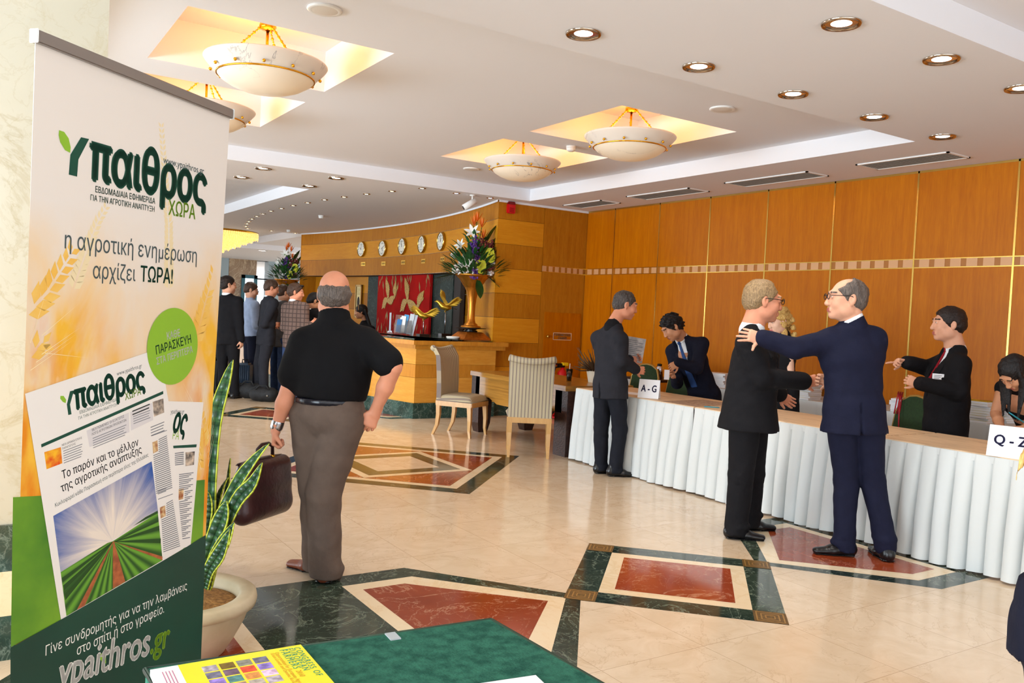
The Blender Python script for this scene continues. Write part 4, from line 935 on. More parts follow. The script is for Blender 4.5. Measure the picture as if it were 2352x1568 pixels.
def striped_chair(loc, rz, label):
    """local frame: sitter looks towards +y"""
    t = thing('striped_chair', label, 'chair', loc, rz, 'striped upholstered chairs by the writing desk')
    s = MB(); s.smooth = True
    def seatf(u, v):
        uu, vv = u*2-1, v*2-1; hw = 0.235+0.02*(vv*0.5+0.5)
        e = (1-abs(uu)**4)*(1-abs(vv)**4)
        return (uu*hw, vv*0.24+0.01, 0.425+0.075*max(0, e)**0.35)
    s.grid(seatf, 16, 16)
    s.box((-0.23, -0.225, 0.40), (0.23, 0.245, 0.43)); s.obj('seat', M_stripe, t, None).matrix_parent_inverse = Matrix.Identity(4)
    f = MB(); f.box((-0.235, -0.235, 0.355), (0.235, 0.25, 0.42), 0.006); f.obj('seat_rail', M_beech, t).matrix_parent_inverse = Matrix.Identity(4)
    b = MB(); b.smooth = True
    def bk(side):
        def fn(u, v):
            uu = u*2-1; z = 0.40+0.62*v; lean = -0.20-0.02*v-0.05*v*v-(0.05*max(0, v-0.86)/0.14); hw = 0.225+0.015*v
            zz = z+(0.03*uu*uu-0.012)*v**4
            return (uu*hw, lean+0.035*(uu*uu)*v+(side*0.03), zz)
        return fn
    NU, NV = 14, 14
    b.grid(bk(1), NU, NV); b.grid(bk(-1), NU, NV, True)
    F1, F0 = bk(1), bk(-1)
    for j in range(NV):
        for u in (0, 1):
            q = [F0(u, j/NV), F1(u, j/NV), F1(u, (j+1)/NV), F0(u, (j+1)/NV)]; b.poly(q if u == 0 else list(reversed(q)))
    # rolled top
    for i in range(NU): b.poly([F1(i/NU, 1), F1((i+1)/NU, 1), F0((i+1)/NU, 1), F0(i/NU, 1)])
    b.tube([Vector(F0(i/NU, 1)).lerp(Vector(F1(i/NU, 1)), 0.35) for i in range(NU+1)], 0.036, 10)
    b.obj('backrest', M_stripe, t).matrix_parent_inverse = Matrix.Identity(4)
    for sx in (-1, 1):
        for front in (True, False):
            l = MB(); l.smooth = False
            if front: P = [((sx*0.212, 0.215, 0.36), 0.026), ((sx*0.216, 0.225, 0.2), 0.021), ((sx*0.214, 0.222, 0.08), 0.016), ((sx*0.218, 0.235, 0.0), 0.014)]
            else: P = [((sx*0.205, -0.205, 0.40), 0.026), ((sx*0.205, -0.20, 0.25), 0.023), ((sx*0.205, -0.215, 0.12), 0.019), ((sx*0.205, -0.27, 0.0), 0.014)]
            for (a, ra), (c_, rc) in zip(P[:-1], P[1:]):
                V = [(a[0]-ra, a[1]-ra, a[2]), (a[0]+ra, a[1]-ra, a[2]), (a[0]+ra, a[1]+ra, a[2]), (a[0]-ra, a[1]+ra, a[2]), (c_[0]-rc, c_[1]-rc, c_[2]), (c_[0]+rc, c_[1]-rc, c_[2]), (c_[0]+rc, c_[1]+rc, c_[2]), (c_[0]-rc, c_[1]+rc, c_[2])]
                l.add(V, [(0, 4, 5, 1), (1, 5, 6, 2), (2, 6, 7, 3), (3, 7, 4, 0), (0, 1, 2, 3), (4, 7, 6, 5)])
            l.obj('leg', M_beech, t).matrix_parent_inverse = Matrix.Identity(4)
    return t
striped_chair((5.06, 8.845, 0), math.atan2(-0.40, 0.265)-PI/2, 'striped chair with its seat showing, in front of the counter')
striped_chair((5.085, 7.425, 0), math.atan2(0.41, 0.265)-PI/2, 'striped chair seen from behind, pushed up to the writing desk')
# iced coffee on the desk
M_glass = mat('clear glass', (1, 1, 1), 0.02, trans=1.0, ior=1.3); M_cof = mat('iced coffee', lin((70, 28, 14)), 0.2); M_foam = mat('coffee foam', lin((200, 150, 110)), 0.6)
gx, gy = 5.74, 7.62; t = thing('iced_coffee_glass', 'glass of iced coffee with a straw on the desk', 'drink', (gx, gy, 0.755))
a = MB(); a.smooth = True; a.lathe([(0.0, 0.0), (0.028, 0.0), (0.032, 0.06), (0.039, 0.145), (0.0365, 0.145), (0.030, 0.06), (0.026, 0.008), (0.0, 0.008)], 20, (gx, gy, 0.755)); a.obj('glass', M_glass, t)
a = MB(); a.smooth = True; a.lathe([(0.0, 0.01), (0.0255, 0.01), (0.0295, 0.06), (0.031, 0.075), (0.0, 0.075)], 20, (gx, gy, 0.755)); a.obj('coffee', M_cof, t)
a = MB(); a.smooth = True; a.lathe([(0.031, 0.0755), (0.0335, 0.10), (0.0, 0.10), (0.0, 0.0755)], 20, (gx, gy, 0.755)); a.obj('foam', M_foam, t)
a = MB(); a.smooth = True; a.tube([(gx-0.004, gy, 0.77), (gx+0.008, gy+0.006, 0.96)], 0.004, 6); a.obj('straw', mat('white straw', lin((236, 232, 226)), 0.4), t)
# twig planter standing on the desk
M_twig = mat('dry twigs', lin((86, 66, 44)), 0.8); M_pot2 = mat('ivory planter', lin((232, 222, 200)), 0.5)
px_, py_ = 6.02, 7.50; t = thing('twig_planter', 'ivory planter with dry twigs on the desk beside the standing man', 'planter', (px_, py_, 0.755))
a = MB(); pts = []
for (w, z) in ((0.055, 0.0), (0.075, 0.14)): pts.append([(px_-w, py_-w, 0.755+z), (px_+w, py_-w, 0.755+z), (px_+w, py_+w, 0.755+z), (px_-w, py_+w, 0.755+z)])
for j in range(4): a.poly([pts[0][j], pts[0][(j+1) % 4], pts[1][(j+1) % 4], pts[1][j]])
a.poly(list(reversed(pts[0]))); a.poly(pts[1]); a.obj('planter_box', M_pot2, t)
a = MB(); a.smooth = True; random.seed(9)
for k in range(70):
    w = random.random()*2*PI; r = 0.16+0.14*random.random(); z = 0.03+0.22*random.random()
    b0 = Vector((px_+0.03*math.cos(w), py_+0.03*math.sin(w), 0.89)); b2 = Vector((px_+r*math.cos(w), py_+r*math.sin(w), 0.89+z)); b1 = b0.lerp(b2, 0.55)+Vector((0, 0, -0.03+0.04*random.random()))
    a.tube([b0, b1, b2], [0.007, 0.006, 0.003], 5)
o = a.obj('twigs', M_twig, t); o['kind'] = 'stuff'
# fire extinguisher on a red stand behind the desk
fx, fy_ = 7.30, 9.86; t = thing('fire_extinguisher', 'red fire extinguisher on a stand behind the desk', 'fire extinguisher', (fx, fy_, 0))
a = MB(); a.smooth = True; a.lathe([(0.0, 0.06), (0.075, 0.06), (0.082, 0.08), (0.082, 0.62), (0.07, 0.685), (0.03, 0.72), (0.025, 0.75), (0.0, 0.75)], 24, (fx, fy_, 0)); a.obj('cylinder', M_rplas, t)
a = MB(); a.smooth = True; a.lathe([(0.083, 0.42), (0.0835, 0.42), (0.0835, 0.56), (0.074, 0.572)], 24, (fx, fy_, 0)); 
a = MB(); a.box((fx-0.09, fy_-0.025, 0.75), (fx+0.03, fy_+0.025, 0.79), 0.006); a.box((fx-0.13, fy_-0.02, 0.79), (fx+0.02, fy_+0.02, 0.81), 0.006); a.obj('valve_lever', M_blk, t)
a = MB(); a.box((fx-0.02, fy_-0.03, 0.77), (fx+0.09, fy_+0.03, 0.82), 0.01); a.obj('safety_tag', mat('yellow tag', lin((246, 206, 20)), 0.5), t)
a = MB(); a.smooth = True; a.tube([(fx-0.03, fy_, 0.76), (fx-0.13, fy_, 0.75), (fx-0.16, fy_, 0.66), (fx-0.13, fy_, 0.46), (fx-0.10, fy_-0.03, 0.30)], 0.013, 8); a.obj('hose', M_blk, t)
a = MB(); a.smooth = True; a.tube([(fx+0.16*math.cos(w*PI/12), fy_+0.16*math.sin(w*PI/12), 0.03) for w in range(25)], 0.016, 8, False)
a.tube([(fx-0.16, fy_, 0.03), (fx-0.085, fy_, 0.10)], 0.012, 8); a.tube([(fx+0.16, fy_, 0.03), (fx+0.085, fy_, 0.10)], 0.012, 8); a.tube([(fx-0.16, fy_, 0.03), (fx-0.16, fy_, 0.78), (fx-0.10, fy_, 0.79)], 0.010, 8); a.lathe([(0.0, 0.045), (0.095, 0.045), (0.095, 0.06), (0.0, 0.06)], 20, (fx, fy_, 0)); a.obj('stand_frame', M_rplas, t)
# ================================================================== REGISTRATION TABLES
M_cloth = mat('white skirting cloth', lin((214, 217, 216)), 0.85, spec=0.15)
M_top = mat('plank patterned table cover', lin((224, 190, 150)), 0.45); g = NT(M_top); v = g.coord((1.2, 0.35, 1)); v2 = g.coord((14, 1.6, 1))
n1 = g.noise(v2, 2.2, 5, 0.65, 0.7); n0 = g.noise(v, 2.0, 3); c = g.mix(g.rng(n1, 0.52, 0.74), lin((230, 198, 160)), lin((150, 112, 78))); c = g.mix(g.rng(n0, 0.4, 0.6, 0, 0.25), c, lin((236, 206, 170))); g.col(c)
TXF, TXB = 5.38, 6.14
def pleated(mb, p, q, z0, z1, pitch, depth, seed):
    rnd = random.Random(seed)
    p = Vector(p); q = Vector(q); d = q-p; L = d.length; d.normalize(); n = Vector((d.y, -d.x, 0))      # outwards
    npl = int(L/pitch); ts = [0.0]
    prof = []
    for k in range(npl):
        w = L/npl; j = rnd.uniform(0.85, 1.15)
        for a, b in ((0.0, 0.0), (0.06, 0.75), (0.16, 1.0), (0.42, 0.96*j), (0.68, 0.86*j), (0.86, 0.55), (0.95, 0.02), (0.985, -0.28)):
            prof.append(((k+a)*w, b*j))
    prof.append((L, 0.0)); NV = 12; vs = []
    for i in range(NV+1):
        v = i/NV; z = z1+(z0-z1)*v; amp = depth*(0.16+0.84*min(1, v*1.6)**0.8); wav = [rnd.uniform(-0.004, 0.004) for _ in range(3)]
        for s, b in prof:
            off = amp*b+0.010*v*math.sin(s*7.3+seed)+0.02*v*v
            vs.append(p+d*(s+0.012*v*math.sin(s*5.1+seed))+n*off+Vector((0, 0, z+(0.006*math.sin(s*9)*v))))
    m = len(prof); fs = [(i*m+j, i*m+j+1, (i+1)*m+j+1, (i+1)*m+j) for i in range(NV) for j in range(m-1)]
    mb.add(vs, fs)
TABS = [(7.0, 5.30), (5.285, 3.55), (3.535, 1.80)]
for k, (yb, ya) in enumerate(TABS):
    lab = ['white skirted registration table under the A - G card, next to the desk', 'white skirted registration table behind the two men shaking hands', 'white skirted registration table with the Q - Z card'][k]
    t = thing('registration_table', lab, 'table', ((TXF+TXB)/2, (ya+yb)/2, 0), 0, 'skirted registration tables')
    MB().box((TXF-0.004, ya, 0.728), (TXB, yb, 0.75), 0.003).obj('tabletop_cover', M_top, t)
    s = MB(); s.smooth = True; pleated(s, (TXF-0.006, yb, 0), (TXF-0.006, ya, 0), 0.012, 0.742, 0.115, 0.058, 3+k)
    if k == 0: pleated(s, (TXB, yb, 0), (TXF-0.006, yb, 0), 0.012, 0.742, 0.115, 0.05, 9)
    s.obj('pleated_skirt', M_cloth, t)
    s = MB(); s.box((TXF-0.012, ya, 0.70), (TXF-0.004, yb, 0.744), 0.002); s.obj('skirt_band', M_cloth, t)
    for x in (TXF+0.08, TXB-0.08):
        for y in (ya+0.1, yb-0.1): MB().box((x-0.015, y-0.015, 0), (x+0.015, y+0.015, 0.73)).obj('leg', M_steel, t)
M_paper = mat('white paper', lin((244, 244, 248)), 0.6); M_navy = mat('navy print', lin((30, 26, 78)), 0.5)
def tent_card(c, ang, w, h_, text, label):
    t = thing('tent_card', label, 'sign', c, 0, 'lettered tent cards on the registration tables')
    T = Matrix.Translation(c) @ Matrix.Rotation(ang, 4, 'Z'); a = MB(); dd = 0.055
    a.prism([T @ Vector(q) for q in ((-w/2, -dd, 0), (-w/2, 0, h_), (-w/2, 0.002, h_), (-w/2, -dd+0.003, 0))], T.to_3x3() @ Vector((w, 0, 0)))
    a.prism([T @ Vector(q) for q in ((-w/2, dd, 0), (-w/2, 0, h_), (-w/2, -0.002, h_), (-w/2, dd-0.003, 0))], T.to_3x3() @ Vector((w, 0, 0)))
    a.obj('folded_card', M_paper, t)
    L = math.hypot(dd, h_); tilt = math.atan2(h_, dd); b = MB()
    TT = T @ Matrix.Translation((-w/2, -dd-0.0006, 0)) @ Matrix.Rotation(tilt, 4, 'X')
    fit_text(b, text, TT @ Matrix.Translation((w*0.13, L*0.33, 0.001)), w*0.74, L*0.38, bold=0.02); b.obj('card_lettering', M_navy, t)
tent_card(Vector((5.50, 6.02, 0.75)), -0.94, 0.20, 0.175, 'A - G', 'white folded card lettered A - G')
qz = onz(2299, 1052, 0.75); tent_card(Vector((max(qz.x, 5.44), qz.y, 0.75)), -PI/2+0.25, 0.25, 0.19, 'Q - Z', 'white folded card lettered Q - Z')
# back tables along the wooden wall
for k, (yb, ya) in enumerate([(7.15, 5.25), (5.2, 3.3), (3.25, 1.4)]):
    t = thing('back_table', ['white draped back table behind the curly haired clerk', 'white draped back table behind the pointing man and the curly blonde', 'white draped back table near the right edge behind the dark haired woman'][k], 'table', (7.6, (ya+yb)/2, 0), 0, 'draped back tables along the wooden wall')
    MB().box((7.30, ya, 0.727), (7.98, yb, 0.745), 0.004).obj('tabletop', M_cloth, t)
    s = MB(); s.smooth = True; pleated(s, (7.30, yb, 0), (7.30, ya, 0), 0.012, 0.74, 0.22, 0.012, 20+k); s.obj('table_drape', M_cloth, t)
    for x in (7.4, 7.9):
        for y in (ya+0.1, yb-0.1): MB().box((x-0.015, y-0.015, 0), (x+0.015, y+0.015, 0.73)).obj('leg', M_steel, t)
# stacks of booklets and papers on the back tables
M_ycov = mat('yellow booklet cover', lin((224, 204, 40)), 0.4, vary=(25, lin((110, 100, 40)), 0.8)); M_bw = mat('paper edges', lin((228, 226, 228)), 0.7)
def booklet(x, y, z, rz, w, h_, th, cover, label, group):
    t = thing('booklet', label, 'booklet', (x, y, z), rz, group)
    a = MB(); a.box((-w/2, -h_/2, 0), (w/2, h_/2, th-0.001)); a.obj('pages', M_bw, t).matrix_parent_inverse = Matrix.Identity(4)
    a = MB(); a.box((-w/2-0.001, -h_/2-0.001, th-0.001), (w/2+0.001, h_/2+0.001, th)); a.obj('cover', cover, t).matrix_parent_inverse = Matrix.Identity(4)
random.seed(21)
POS = ['lowest', 'second', 'third', 'fourth', 'fifth', 'sixth', 'seventh', 'eighth', 'topmost']
def stack(x, y, n, cover, th, where, rz0=0.0, w=0.21, h_=0.297, spread=0.15):
    z = 0.746
    for k in range(n):
        pos = 'topmost' if k == n-1 else POS[k]
        booklet(x+random.uniform(-.006, .006), y+random.uniform(-.006, .006), z, rz0+random.uniform(-spread, spread), w, h_, th, cover, '%s booklet in %s' % (pos, where), where); z += th+0.0005
def sy(px, py): return onx(px, py, 7.5, True).y
stack(7.43, sy(1858, 915), 8, M_ycov, 0.020, 'the stack between the two men shaking hands'); stack(7.74, sy(1822, 912)+0.2, 8, M_paper, 0.022, 'the white stack behind the laughing man', spread=0.2)
stack(7.5, sy(1655, 888), 8, M_paper, 0.020, 'the white stack behind the curly haired clerk', 0.2)
stack(7.44, sy(2232, 962), 9, M_ycov, 0.020, 'the stack to the right of the pointing man', 0.1, spread=0.1); stack(7.74, sy(2274, 966)+0.1, 7, M_ycov, 0.018, 'the fanned stack beside the dark haired woman', -0.2, spread=0.2)
stack(7.46, sy(2092, 942), 6, M_paper, 0.020, 'the stack seen past the banquet chair', 0.2)
# banquet chairs behind the tables
M_gframe = mat('gold painted frame', lin((176, 138, 70)), 0.4, 0.4); M_gcloth = mat('dark green upholstery', lin((38, 62, 30)), 0.85, vary=(50, lin((28, 46, 22)), 0.7))
def banquet_chair(loc, rz, label):
    t = thing('banquet_chair', label, 'chair', loc, rz, 'green and gold banquet chairs behind the tables')
    I = Matrix.Identity(4)
    bf = MB(); bf.smooth = True
    def Y(z): return -0.19-0.10*max(0, z-0.45)/0.5
    pts = [(-0.18, 0.0), (-0.19, 0.45), (-0.215, 0.62), (-0.215, 0.80), (-0.17, 0.90), (-0.08, 0.945), (0, 0.955), (0.08, 0.945), (0.17, 0.90), (0.215, 0.80), (0.215, 0.62), (0.19, 0.45), (0.18, 0.0)]
    bf.tube([(x, Y(z)-(0.06 if z == 0 else 0), z) for x, z in pts], 0.014, 8); bf.obj('back_frame', M_gframe, t).matrix_parent_inverse = I
    b = MB(); b.smooth = True
    inner = pts[1:-1]; n = len(inner)
    for s in (0.016, -0.016):
        q = [(x*0.96, Y(z)+s, z-0.004) for x, z in inner]; b.poly(q if s < 0 else list(reversed(q)))
    for i in range(n):
        (xa, za), (xb, zb) = inner[i], inner[(i+1) % n]; b.poly([(xa*0.96, Y(za)-0.016, za-0.004), (xb*0.96, Y(zb)-0.016, zb-0.004), (xb*0.96, Y(zb)+0.016, zb-0.004), (xa*0.96, Y(za)+0.016, za-0.004)])
    b.obj('backrest', M_gcloth, t).matrix_parent_inverse = I
    s = MB(); s.box((-0.21, -0.20, 0.42), (0.21, 0.22, 0.48), 0.02); s.obj('seat', M_gcloth, t).matrix_parent_inverse = I
    for sx in (-1, 1):
        l = MB(); l.smooth = True; l.tube([(sx*0.19, 0.19, 0.43), (sx*0.20, 0.22, 0.0)], 0.013, 8); l.obj('leg', M_gframe, t).matrix_parent_inverse = I
    return t
_c = onx(1523, 905, 6.72, True); banquet_chair((6.72, _c.y, 0), PI/2-0.15, 'green banquet chair behind the A - G card')
_c = onx(1452, 890, 6.72, True); banquet_chair((6.72, _c.y, 0), PI/2+0.1, 'green banquet chair half hidden by the man with the newspaper')
banquet_chair((6.55, 4.22, 0), PI/2-0.35, 'green banquet chair with red lanyards over its back')
a = MB(); a.smooth = True
for k in range(3):
    y0 = 4.28+0.02*k
    a.tube([(6.83-0.01*k, y0, 0.78), (6.85, y0+0.003, 0.93), (6.865, y0+0.006, 0.972), (6.80, y0-0.01-0.02*k, 0.90), (6.76, y0-0.04-0.02*k, 0.72), (6.755, y0-0.05-0.02*k, 0.56)], 0.006, 6, True, (1, 0.35))
tag(a.obj('red_lanyard', mat('red ribbon', lin((170, 20, 34)), 0.6)), 'red lanyard ribbons hanging over a banquet chair back', 'lanyard')
# side table with drinking glasses and a steel flask
SY = onx(1505, 858, 7.30, True).y-7.50
t = thing('side_table', 'small dark topped side table with glasses behind the banquet chairs', 'table', (7.45, 7.55+SY, 0))
MB().box((7.15, 7.25+SY, 0.73), (7.75, 7.85+SY, 0.76), 0.004).obj('tabletop', M_dleg, t); s = MB(); s.smooth = True; pleated(s, (7.16, 7.84+SY, 0), (7.16, 7.26+SY, 0), 0.02, 0.73, 0.2, 0.01, 31); s.obj('table_drape', M_cloth, t)
for x in (7.2, 7.7):
    for y in (7.3+SY, 7.8+SY): MB().box((x-0.015, y-0.015, 0), (x+0.015, y+0.015, 0.73)).obj('leg', M_steel, t)
for k in range(4):
    gx, gy = 7.27+0.02*(k % 2), 7.75-0.085*k+SY
    a = MB(); a.smooth = True; a.lathe([(0.0, 0), (0.03, 0), (0.036, 0.12), (0.034, 0.12), (0.028, 0.008), (0.0, 0.008)], 16, (gx, gy, 0.76)); tag(a.obj('drinking_glass', M_glass), ['leftmost empty drinking glass on the side table', 'second empty drinking glass from the left', 'third empty drinking glass from the left', 'empty drinking glass next to the steel flask'][k], 'glass', 'empty glasses on the side table')
t = thing('steel_flask', 'shiny steel flask at the right end of the glasses', 'flask', (7.3, 7.38+SY, 0.76)); a = MB(); a.smooth = True; a.lathe([(0.0, 0), (0.045, 0), (0.045, 0.15), (0.035, 0.17), (0.0, 0.17)], 18, (7.3, 7.38+SY, 0.76)); a.obj('flask_body', mat('polished steel', lin((210, 210, 220)), 0.1, 1.0), t)
a = MB(); a.smooth = True; a.lathe([(0.0, 0.17), (0.03, 0.17), (0.03, 0.195), (0.0, 0.2)], 14, (7.3, 7.38+SY, 0.76)); a.obj('flask_lid', M_blk, t)
# papers and pens on the front tables
def sheet(x, y, rz, w, h_, label, m=None, lift=0.0):
    a = MB(); a.box((-w/2, -h_/2, 0), (w/2, h_/2, 0.0015)); o = a.obj('paper_sheet', m or M_paper); o.location = (x, y, 0.7505+lift); o.rotation_euler = (0, 0, rz); return tag(o, label, 'paper', 'loose sheets on the registration tables')
sheet(5.62, 6.42, 0.3, 0.21, 0.297, 'white sheet left of the A - G card')
M_map = mat('printed sheet', lin((196, 168, 140)), 0.6, vary=(30, lin((120, 90, 80)), 0.8))
sheet(5.70, 5.55, 0.1, 0.6, 0.42, 'wide printed sheet lying right of the A - G card', M_map)
sheet(5.75, 2.55, 0.6, 0.21, 0.297, 'white sheet the dark haired woman is writing on')
def pen(p, q, m, label):
    a = MB(); a.smooth = True; a.tube([p, Vector(p).lerp(Vector(q), 0.9), q], [0.0045, 0.0045, 0.001], 8); return tag(a.obj('pen', m), label, 'pen')
M_tealp = mat('teal plastic', lin((20, 140, 160)), 0.3)
pen((5.46, 5.26, 0.756), (5.56, 5.17, 0.756), M_tealp, 'teal pen lying at the edge of the table behind the laughing man')
# ================================================================== ROLL-UP BANNER
BT = onz(82, 88, 2.15); BU = onz(528, 265, 2.15)
_d = (BU-BT); BWID = _d.length; _d.normalize(); _n = Vector((_d.y, -_d.x, 0))      # towards the camera
BM = Matrix(((_d.x, 0, _n.x, BT.x), (_d.y, 0, _n.y, BT.y), (0, 1, 0, BT.z), (0, 0, 0, 1)))   # u right, v up (0 at the top), w out
BMI = BM.inverted()
def buv(px, py):
    r = Vector(ray(px, py)); O = Vector((0, 0, H)); s = (BT-O).dot(_n)/r.dot(_n); q = BMI @ (O+r*s); return Vector((q.x, q.y))
t = thing('rollup_banner', 'tall white and gold roll-up banner advertising a farming newspaper', 'banner', (BT.x+_d.x*0.42, BT.y+_d.y*0.42, 0))
M_bw0 = mat('banner white', lin((234, 228, 222)), 0.45); g = NT(M_bw0)
gx_, gy_, gz_ = g.sep(g.coord())
# sheet-local coordinates (the sheet mesh is built in banner u,v): wheat-gold print fading in below the slogan
v = g.coord(); nz = g.noise(g.coord((1.6, 0.9, 1), (0, 0, 0.5)), 2.6, 4, 0.55, 0.5)
f1 = g.rng(gy_, -0.42, -0.85, 0, 1); wv = g.math('MULTIPLY', f1, g.rng(nz, 0.36, 0.62, 0.12, 1.0))
edge = g.math('MAXIMUM', g.rng(gx_, 0.45, 0.05, 0, 1.2), g.rng(gx_, 0.55, 0.84, 0, 1.2)); wv = g.math('MULTIPLY', g.math('MULTIPLY', wv, 1.0), g.math('ADD', 0.45, edge)); 
c0 = g.mix(g.math('MINIMUM', wv, 1.0), lin((236, 229, 222)), lin((246, 190, 62)))
nz2 = g.noise(g.coord((3.0, 1.2, 1), (0, 0, -0.6)), 3.2, 4); f2 = g.math('MULTIPLY', g.math('MULTIPLY', g.rng(gy_, -0.62, -1.1), edge), g.rng(nz2, 0.45, 0.66)); c1 = g.mix(g.math('MINIMUM', g.math('MULTIPLY', f2, 1.2), 1.0), c0, lin((232, 140, 24)))
nz3 = g.noise(g.coord((2.0, 2.0, 1)), 4.0, 3); f3 = g.math('MULTIPLY', g.math('MULTIPLY', g.rng(gy_, -0.8, -1.0), edge), g.rng(nz3, 0.62, 0.72)); g.col(g.mix(f3, c1, lin((255, 246, 224))))
M_bgreen = mat('banner field green', lin((118, 168, 44)), 0.45, vary=(3.0, lin((58, 120, 34)), 1.0)); M_bdark = mat('banner dark green', lin((20, 72, 58)), 0.45, vary=(2.0, lin((14, 56, 48)), 0.8))
M_pdark = mat('print dark green', lin((8, 76, 60)), 0.5); M_plime = mat('print lime', lin((142, 190, 52)), 0.5); M_pgrey = mat('print grey', lin((66, 84, 88)), 0.5); M_pwhite = mat('print white', lin((240, 240, 236)), 0.5)
M_news = mat('newsprint page', lin((240, 236, 232)), 0.5); M_ntext = mat('newsprint text', lin((120, 124, 132)), 0.6); M_nbox = mat('newsprint box', lin((222, 218, 220)), 0.6); M_nblk = mat('newsprint headline', lin((44, 52, 54)), 0.6)
M_pep = mat('printed peppers', lin((226, 70, 20)), 0.5, vary=(30, lin((250, 190, 40)), 1.0)); M_pho = mat('printed photo', lin((60, 60, 64)), 0.5, vary=(40, lin((220, 200, 180)), 1.0)); M_pho2 = mat('printed photo warm', lin((150, 70, 30)), 0.5, vary=(50, lin((230, 200, 150)), 1.0))
M_wheat = mat('printed wheat', lin((246, 204, 110)), 0.5, vary=(12, lin((240, 182, 72)), 0.8)); M_wheatp = mat('printed pale wheat', lin((240, 222, 180)), 0.5); M_awn = mat('printed awn', lin((252, 234, 190)), 0.5)
M_sky = mat('printed sky', lin((40, 90, 170)), 0.45); M_field = mat('printed field', lin((52, 112, 36)), 0.45); M_fieldd = mat('printed furrow', lin((30, 74, 26)), 0.5); M_path = mat('printed path', lin((190, 108, 62)), 0.5, vary=(40, lin((150, 80, 50)), 1)); M_cloudm = mat('printed cloud', lin((236, 226, 216)), 0.5)
LAY = [M_bw0, M_bgreen, M_bdark, M_pdark, M_plime, M_pgrey, M_pwhite, M_news, M_ntext, M_nbox, M_nblk, M_pep, M_pho, M_pho2, M_wheat, M_wheatp, M_awn, M_sky, M_field, M_path, M_cloudm, M_fieldd]
NM = {m.name: i for i, m in enumerate(LAY)}
sh = MB(); EPS = 0.00018
def bp(pts, m, layer, px=True):
    sh.use(NM[m.name]).poly([((q.x, q.y, layer*EPS)) for q in [(buv(*p) if px else Vector(p)) for p in pts]][::-1] if False else [((q.x, q.y, layer*EPS)) for q in [(buv(*p) if px else Vector(p)) for p in pts]])
def C1(*q): return [(x*0.5102, 60+y*0.5102) for x, y in q]
def C2(*q): return [(x*0.4898, 800+y*0.4898) for x, y in q]
def btext(body, p0, p1, m, layer, height=None, ysc=None, **kw):
    """text whose baseline runs from pixel p0 to pixel p1"""
    a, b = buv(*p0), buv(*p1); e = b-a; w = e.length; ang = math.atan2(e.y, e.x)
    vs, fs = text_mesh(body, 1.0, **kw); xs_ = [q[0] for q in vs]; sx = w/(max(xs_)-min(xs_)); sy = sx*(ysc or 1.0); x0 = min(xs_)
    ca, sa = math.cos(ang), math.sin(ang); sh.use(NM[m.name])
    sh.add([(a.x+ca*(q[0]-x0)*sx-sa*q[1]*sy, a.y+sa*(q[0]-x0)*sx+ca*q[1]*sy, layer*EPS) for q in vs], fs)
# sheet with thickness
SV0, SV1 = -0.005, -2.07
out = [(0.0, SV0), (0.0, SV1), (0.797, SV1), (0.803, -1.31), (0.83, -0.6), (0.85, SV0)]
sh.use(0).poly([(x-0.008 if k in (1,) else x, y, 0) for k, (x, y) in enumerate(out)]); sh.poly([(x, y, -0.002) for x, y in reversed(out)])
for i in range(len(out)): a, b = out[i], out[(i+1) % len(out)]; sh.poly([(a[0], a[1], 0), (a[0], a[1], -0.002), (b[0], b[1], -0.002), (b[0], b[1], 0)][::-1])
# wheat ears printed behind the text
def ear(path, w, m, layer, awns=True):
    P = [buv(*p) for p in path]; L = sum((P[i+1]-P[i]).length for i in range(len(P)-1)); n = max(5, int(L/(w*0.62)))
    def at(u):
        s = u*L
        for i in range(len(P)-1):
            l = (P[i+1]-P[i]).length
            if s <= l or i == len(P)-2: return P[i].lerp(P[i+1], s/l), (P[i+1]-P[i]).normalized()
            s -= l
    sh.use(NM[m.name])
    for k in range(n):
        u = k/n; c, e = at(u); f = Vector((-e.y, e.x)); ww = w*(1-0.55*u)
        for sg in (-1, 1):
            a = c+f*sg*ww*0.1; d = (e*0.8+f*sg*0.55).normalized(); q = Vector((-d.y, d.x))*ww*0.36
            pl_ = (a, a+d*ww*0.6-q, a+d*ww*1.5, a+d*ww*0.6+q)
            if min(z.x for z in pl_) > 0.0 and max(z.x for z in pl_) < 0.80: sh.poly([(z.x, z.y, layer*EPS) for z in pl_])
    if awns:
        sh.use(NM[M_awn.name])
        for k in range(n):
            c, e = at(k/n); f = Vector((-e.y, e.x))
            for sg in (-1, 1):
                d = (e*0.9+f*sg*0.35).normalized(); q = Vector((-d.y, d.x))*0.0009; a = c+f*sg*w*0.5
                if min(a.x, (a+d*w*3.2).x) > 0.0: sh.poly([(z.x, z.y, (layer+0.4)*EPS) for z in (a-q, a+d*w*3.2, a+q)])
ear(C1((330, 1180), (400, 980), (440, 880), (485, 800)), 0.030, M_wheatp, 1, False); ear(C1((760, 1180), (760, 900), (740, 640), (725, 430)), 0.028, M_wheatp, 1, False)
ear(C1((90, 1330), (210, 1200), (300, 1060), (340, 980)), 0.05, M_wheat, 2, False); ear(C1((880, 1420), (920, 1260), (950, 1150), (965, 1080)), 0.045, M_wheat, 2, False); ear(C1((85, 1560), (170, 1440), (230, 1420)), 0.05, M_wheat, 2)
ear(C2((960, 560), (955, 400), (930, 240)), 0.04, M_wheat, 2); ear(C2((75, 560), (90, 420), (100, 260)), 0.05, M_wheat, 2, False)
